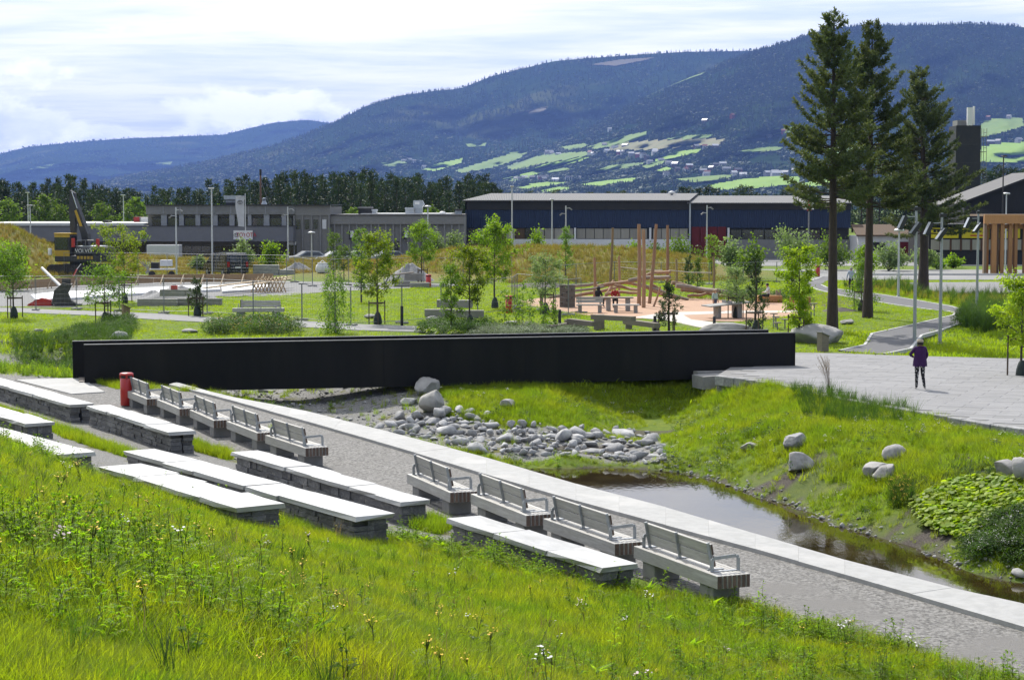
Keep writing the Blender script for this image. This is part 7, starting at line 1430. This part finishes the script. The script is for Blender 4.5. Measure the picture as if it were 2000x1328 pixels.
for i, poly in enumerate(([(70,590),(150,586),(230,580),(225,570),(110,574),(60,580)], [(232,580),(330,574),(330,564),(228,569)], [(335,574),(430,570),(428,561),(335,563)], [(434,574),(530,568),(520,559),(432,561)])): MB().prism([tuple(G(*q)[:2]) for q in poly], .02, .16 + .01 * i).obj('sheet', foam, o)
for i, (a, b, lb) in enumerate((((398,563),(560,541),'long pale planks lying across the formwork end'),((455,562),(558,545),'second bundle of pale planks beside the long ones'))):
    o = thing('plank_stack', lb, 'planks', (0, 0, 0)); A_, B_ = G(*a, .6), G(*b, .8)
    for k in range(4): MB().beam(A_ + Vector((.1 * k, .28 * k, .02 * (k % 2))), B_ + Vector((.1 * k, .22 * k, 0)), .2, .06).obj('plank', newt, o)
o = thing('rebar_cage', 'cross braced timber frame at the corner of the formwork', 'timber frame', (0, 0, 0))
for i in range(9): a = G(490 + i * 7, 572, 0); MB().beam((a.x, a.y, 0), (a.x + .5, a.y + .4, 1.1), .06, .09).obj('brace', newt, o); MB().beam((a.x + .45, a.y, 0), (a.x, a.y + .4, 1.0), .06, .06).obj('brace', ply, o)
def heap(px, py, wpx, hpx, lb, mat=heapm, seed=0):
    p = GH(px, py); k = PXM(p.y); w, h = wpx / k / 2, hpx / k; n = 24; m = 9; V = [(0, 0, h)]; rg = random.Random(seed)
    for i in range(1, m + 1):
        for j in range(n): a = 2 * PI * j / n; r = i / m; rr = r * (1 + .14 * math.sin(2 * a + seed) + .05 * math.sin(5 * a)); V.append((w * rr * math.cos(a), w * .8 * rr * math.sin(a), max(-.1, h * (1 - r ** 1.25) * (1 + .12 * math.sin(3 * a + seed)) + rg.uniform(-.03, .03) * h)))
    f = [(0, 1 + j, 1 + (j + 1) % n) for j in range(n)] + [(1 + (i - 1) * n + j, 1 + i * n + j, 1 + i * n + (j + 1) % n, 1 + (i - 1) * n + (j + 1) % n) for i in range(1, m) for j in range(n)]
    return tag(MB().add(V, f, 0, True).obj('gravel_heap', mat, None, (p.x, p.y, p.z - .05)), lb, 'gravel heap')
heap(345, 588, 160, 30, 'wide grey gravel heap behind the stacked block seats', seed=1); heap(300, 586, 90, 20, 'small gravel heap beside the staked maple', seed=4); heap(580, 532, 70, 20, 'rounded grey gravel heap behind the concrete blocks', seed=2); heap(800, 548, 100, 34, 'steep grey gravel cone before the golden mound', seed=3); heap(1060, 560, 190, 10, 'long low dark soil bank behind the willow', M('dark_soil', (.07, .062, .055), (.10, .09, .08), 8, .95, bump=1, bscale=10), 5); heap(1640, 608, 90, 9, 'low heap of bare soil between the two pines', M('dark_soil', (.07, .062, .055)), 6)
o = thing('concrete_blocks', 'pair of long grey concrete blocks behind the planks', 'concrete block', (0, 0, 0))
for a, b, hh in ((495, 545, 1.0), (546, 574, .6)): p, q = G(a, 541), G(b, 541); MB().box(((p.x + q.x) / 2, p.y, hh / 2), (q.x - p.x, .8, hh), bev=.03).obj('block', concg, o)
o = thing('site_pipe', 'long white plastic pipe leaning at an angle over the formwork', 'pipe', (0, 0, 0)); MB().tube([P(82, 524, 133), P(121, 562, 130)], .11, 10).obj('pipe', whitep, o); MB().tube([P(119, 560, 130.2), P(122, 563, 129.8)], .14, 10).obj('socket', whitep, o)
pk = M('pink_pipe', (.50, .30, .25), (.55, .36, .30), 6, .6); o = thing('pipe_bundle', 'bundle of long pinkish pipes lying on the gravel yard', 'pipes', (0, 0, 0))
for i in range(7): a, b = G(642 + i * 3, 541 - i * 2.2, .15 + .05 * i), G(726 + i * 2, 531 - i * 1.0, .2 + .06 * i); MB().tube([a, a.lerp(b, .5) + Vector((0, 0, .05 * math.sin(i))), b], .07, 8).obj('pipe', pk, o)
o = thing('builders_bag', 'white builders bag slumped beside the pink pipes', 'bag', at(630, 533)); MB().lathe([(.5, 0), (.6, .25), (.52, .6), (.4, .72), (.44, .8)], n=12).obj('sack', foam, o); MB().tube([(-.3, 0, .75), (0, 0, 1.0), (.3, 0, .75)], .03, 6).obj('strap', foam, o)
# excavator bucket and red attachment
steeld = M('worn_bucket_steel', (.10, .095, .085), (.06, .06, .058), 4, .7, metal=.3)
o = thing('excavator_bucket', 'dark steel excavator bucket lying before the formwork', 'bucket', at(127, 597), .2); mb = MB(); pr = [(-.75, 0, .1), (-.6, 0, .9), (-.1, 0, 1.35), (.45, 0, 1.25), (.2, 0, .7), (.35, 0, .3), (.8, 0, .05), (0, 0, -.05)]; mb.extr([(x, -.75, z) for x, _, z in pr], (0, 0, 0), (0, 1.5, 0)); mb.obj('shell', steeld, o)
for k in range(4): MB().box((.85, -.6 + k * .4, .06), (.3, .14, .1)).obj('tooth', steel, o)
for s_ in (-.25, .25): MB().box((.1, s_, 1.42), (.5, .08, .3)).obj('hinge_ear', steeld, o)
o = thing('red_attachment', 'red painted steel machine attachment lying by the bucket', 'attachment', at(78, 598), 0, None, .62); MB().extr([(-1.2, -.3, 0), (1.2, -.3, 0), (1.1, -.3, .55), (.2, -.3, .75), (-1.0, -.3, .2)], (0, 0, 0), (0, .6, 0)).obj('frame', redp, o); MB().tube([(.9, 0, .4), (1.9, -.2, .15), (2.6, -.2, .4)], .10, 8).obj('arm', redp, o); MB().tube([(-.6, .1, .5), (.6, .1, .65)], .09, 8).obj('cylinder', steel, o)
o = thing('red_marker_sign', 'red and white slanted marker board on the formwork', 'marker', (0, 0, 0)); MB().beam(P(143, 540, 150), P(150, 526, 150), .06, .35, up=(0, 1, 0)).obj('board', redp, o); MB().beam(P(150, 526, 150), P(158, 516, 150), .05, .12, up=(0, 1, 0)).obj('tip', whitep, o)
o = thing('site_trolley', 'cluttered site trolley with tools and white sheet left of the van', 'trolley', at(318, 543)); MB().box((0, 0, .7), (2.0, 1.0, .1)).obj('deck', whitep, o); MB().box((.3, 0, 1.2), (.9, .8, .5)).obj('white_box', foam, o); MB().box((-.6, 0, 1.0), (.6, .7, .5)).obj('dark_box', darkm, o)
for sx in (-.8, .8): MB().lathe([(.28, -.06), (.28, .06)], n=14).obj('wheel', darkm, o, (sx, -.45, .28)).rotation_euler = (PI / 2, 0, 0)
for k in range(6): MB().beam((-1.4 + k * .12, -.3, .3), (-.9 - k * .2, .3, 1.3), .05, .05).obj('tool', steel, o)
# ================================================================ excavator
yel = M('machine_yellow', (.50, .32, .035), (.42, .27, .03), 3, .5); mgrey = M('machine_grey', (.035, .036, .04), (.05, .05, .052), 3, .5); trk = M('track_rubber', (.03, .028, .026), (.06, .055, .05), 8, .9); chrome = M('chrome', (.7, .7, .7), None, 3, .15, metal=1.)
ep_ = at(150, 539); ex = thing('excavator', 'yellow and dark grey tracked excavator with raised arm on the mound side', 'excavator', (ep_[0], ep_[1] + 1.5, ep_[2]), R(-18))
for s_ in (-1.15, 1.15):
    pr = [(-2.0 + .42 * math.cos(a), .45 + .42 * math.sin(a)) for a in np.linspace(PI / 2, 1.5 * PI, 8)] + [(2.0 + .42 * math.cos(a), .45 + .42 * math.sin(a)) for a in np.linspace(-PI / 2, PI / 2, 8)]
    t_ = MB().extr([(x, s_ - .3, z) for x, z in pr], (0, 0, 0), (0, .6, 0)).obj('track', trk, ex)
    for k in range(5): MB().lathe([(.22, -.02), (.22, .02)], n=12).obj('track_roller', mgrey, t_, (-1.8 + k * .9, s_ - .33, .40)).rotation_euler = (PI / 2, 0, 0)
    for k in range(14): MB().box((-2.2 + k * .34, s_, .885), (.06, .62, .04)).obj('track_pad', mgrey, t_)
MB().lathe([(.9, .85), (.9, 1.15)], n=20).obj('slew_ring', mgrey, ex)
MB().box((.45, 0, 1.38), (4.3, 2.7, .5), bev=.06).obj('platform', mgrey, ex); MB().box((1.35, -.1, 2.02), (2.5, 2.45, .8), bev=.15).obj('engine_cover', mgrey, ex); MB().box((1.2, 0, 2.44), (2.2, 2.3, .06)).obj('cover_top', alu, ex)
cw = MB().extr([(2.0, -1.35, 1.2), (2.75, -1.1, 1.2), (2.95, -.6, 1.2), (2.95, .6, 1.2), (2.75, 1.1, 1.2), (2.0, 1.35, 1.2)], (0, 0, 0), (0, 0, 1.15)).obj('counterweight', mgrey, ex)
t_ = facing(link('lettering', text_mesh('VOLVO', .48, whitep), ex, (1.1, -1.365, 2.05))); 
for k in range(5): MB().box((.6 + k * .32, -1.37, 1.5), (.22, .02, .26)).obj('yellow_mark', yel, ex)
cab = MB().box((-.95, -.78, 2.55), (1.55, 1.05, 1.8), bev=.12).obj('cab', mgrey, ex); MB().box((-.95, -.78, 3.49), (1.6, 1.1, .12), bev=.03).obj('cab_roof', yel, cab); MB().box((-1.0, -1.315, 2.75), (1.15, .03, 1.1)).obj('side_window', darkglass, cab); MB().box((-1.74, -.78, 2.7), (.03, .85, 1.3)).obj('windscreen', darkglass, cab); MB().box((-.15, -.78, 2.8), (.03, .85, .9)).obj('rear_window', darkglass, cab); MB().box((-.95, -1.32, 1.85), (1.4, .03, .5)).obj('door_panel', yel, cab); MB().box((-.95, -1.325, 3.3), (1.45, .03, .22)).obj('yellow_band', yel, cab)
def plate(nm, pr, y, w, m): return MB().extr([(x, y - w / 2, z) for x, z in pr], (0, 0, 0), (0, w, 0)).obj(nm, m, ex)
plate('boom', [(.35, 1.5), (.75, 1.7), (.62, 3.4), (-.55, 6.35), (-.95, 6.2), (.05, 3.4)], .25, .42, mgrey); plate('boom_plate', [(-.05, 4.1), (.22, 4.1), (-.35, 5.5), (-.55, 5.4)], .25, .44, yel); plate('boom_edge', [(.78, 1.7), (.82, 1.72), (.70, 3.45), (-.5, 6.45), (-.56, 6.37), (.63, 3.42)], .25, .48, mgrey)
plate('stick', [(-.98, 7.15), (-.55, 6.9), (-.42, 5.6), (-.60, 3.2), (-.95, 3.2), (-1.1, 5.6)], .25, .36, mgrey); MB().tube([(.25, .25, 4.3), (-.7, .25, 6.7)], .09, 8).obj('arm_cylinder', mgrey, ex); MB().tube([(-.25, .02, 5.6), (-.75, .02, 7.0)], .05, 8).obj('cylinder_rod', chrome, ex); MB().tube([(-.2, .55, 1.7), (.2, .55, 3.4)], .09, 8).obj('boom_cylinder', mgrey, ex); MB().box((-.78, .25, 3.1), (.4, .5, .45)).obj('quick_coupler', steeld, ex)
for x_, y_, z_ in ((.1, -1.3, 2.75), (2.2, -.9, 2.7)): MB().box((x_, y_, z_), (.22, .22, .75)).obj('red_marker', redp, ex)
for xx in (.4, 1.2, 2.0): MB().tube([(xx, -1.2, 2.45), (xx, -1.2, 2.95)], .02, 5).obj('rail_post', steel, ex)
MB().tube([(.4, -1.2, 2.95), (2.0, -1.2, 2.95)], .02, 5).obj('hand_rail', steel, ex); MB().lathe([(.16, 0), (.16, .5), (.12, .55)], n=10).obj('work_light', whitep, ex, (-2.2, -1.2, 1.7))
# ================================================================ van and cars
carb = M('black_car_paint', (.012, .012, .014), (.015, .015, .017), 2, .25, spec=.6, coat=.6); carw = M('white_car_paint', (.62, .63, .64), (.58, .59, .6), 2, .3, coat=.5); cars_ = M('silver_car_paint', (.36, .38, .40), None, 2, .3, metal=.5, coat=.5); tyre = M('tyre', (.02, .02, .02), None, 6, .9); lred = M('tail_light', (.35, .01, .01), None, 4, .25); glassc = M('car_glass', (.03, .035, .04), (.05, .055, .06), 1, .08, spec=.9)
def vehicle(nm, lb, loc, rz, prof, W_, paint, wins, wheels, rear_h, roofr=True, cat='car'):
    o = thing(nm, lb, cat, loc, rz, None); mb = MB(); n = len(prof); vs = []
    for y, k in ((-W_ / 2, .90), (-W_ / 2, 1.), (W_ / 2, 1.), (W_ / 2, .9)):
        pass
    zc = max(z for x, z in prof); belt = zc * .55
    def row(s): return [(x, s * (W_ / 2 - (.10 * max(0, (z - belt)) / (zc - belt))), z) for x, z in prof]
    a, b = row(-1), row(1); mb.add(a + b, [tuple(range(n)), tuple(range(2 * n - 1, n - 1, -1))] + [(i, n + i, n + (i + 1) % n, (i + 1) % n) for i in range(n)]); mb.obj('body', paint, o)
    for s in (-1, 1):
        for w in wins:
            MB().add([(x, s * (W_ / 2 + .012 - .10 * max(0, z - belt) / (zc - belt)), z) for x, z in w], [tuple(range(len(w))) if s < 0 else tuple(range(len(w) - 1, -1, -1))]).obj('side_window', glassc, o)
        for wx in wheels:
            q = MB().lathe([(.30, -.10), (.33, -.07), (.33, .07), (.30, .10)], n=18).obj('wheel', tyre, o, (wx, s * (W_ / 2 - .08), .33)); q.rotation_euler = (PI / 2, 0, 0); MB().lathe([(.19, -.105), (.19, .105)], n=14).obj('rim', steel, q)
    xr = max(x for x, z in prof)
    for s in (-1, 1): MB().box((xr - .03, s * (W_ / 2 - .14), rear_h * .55), (.10, .2, .42)).obj('tail_light', lred, o)
    MB().box((xr - .06, 0, rear_h * .78), (.12, W_ * .72, rear_h * .26), mat=Matrix.Rotation(-.1, 3, 'Y')).obj('rear_window', glassc, o); MB().box((xr + .02, 0, .42), (.10, W_ * .95, .2)).obj('bumper', darkm, o); MB().box((xr + .04, 0, .78), (.03, .5, .12)).obj('number_plate', whitep, o)
    if roofr:
        for xx in (-.3, .9): MB().box((xx, 0, zc + .07), (.08, W_ * .85, .05)).obj('roof_bar', darkm, o); 
    for s in (-1, 1): MB().box((-1.25 if cat == 'van' else -.75, s * (W_ / 2 + .1), zc * .6), (.12, .2, .16)).obj('mirror', paint, o)
    return o
vp = at(437, 541); vehicle('van', 'black passenger van parked between site fence and formwork', (vp[0], vp[1] + 1.2, vp[2]), R(-58), [(-2.5, .35), (2.4, .35), (2.46, .6), (2.42, 1.2), (2.25, 1.9), (2.1, 1.96), (-.6, 1.94), (-.95, 1.85), (-1.75, 1.18), (-2.4, 1.0), (-2.52, .7)], 1.93, carb, [[(-1.55, 1.2), (-.65, 1.22), (-.6, 1.78), (-.92, 1.72)], [(-.5, 1.22), (.75, 1.25), (.75, 1.8), (-.5, 1.79)], [(.9, 1.25), (2.15, 1.28), (2.05, 1.8), (.9, 1.8)]], (-1.65, 1.55), 1.9, cat='van')
SED = [(-2.2, .3), (2.1, .3), (2.2, .55), (2.15, .95), (1.6, 1.05), (1.1, 1.42), (-.3, 1.45), (-1.05, 1.0), (-2.0, .85), (-2.25, .6)]; SW = [[(-.85, 1.0), (-.2, 1.36), (.2, 1.36), (.2, 1.0)], [(.28, 1.0), (.28, 1.36), (1.0, 1.34), (1.4, 1.03)]]
for px, Y, pt, lb in ((655, 186, carw, 'white car parked before the fluted workshop wall'), (700, 188, cars_, 'silver car parked behind the staked maple'), (755, 187, cars_, 'silver car parked beside the round headed tree'), (600, 186, cars_, 'pale silver car parked by the showroom door')):
    vehicle('parked_car', lb, ((px - 1000) / F * Y, Y, .02), R(20), SED, 1.8, pt, SW, (-1.35, 1.3), 1.2, False)
o = thing('white_trailer', 'white trailer parked under the showroom canopy', 'trailer', ((322 - 1000) / F * 190, 190, 0)); MB().box((0, 0, 1.3), (3.2, 2, 1.4), bev=.05).obj('body', carw, o); MB().lathe([(.33, -.1), (.33, .1)], n=16).obj('wheel', tyre, o, (.2, -1., .33)).rotation_euler = (PI / 2, 0, 0); MB().box((-2, 0, .5), (1.2, .1, .1)).obj('drawbar', steel, o)
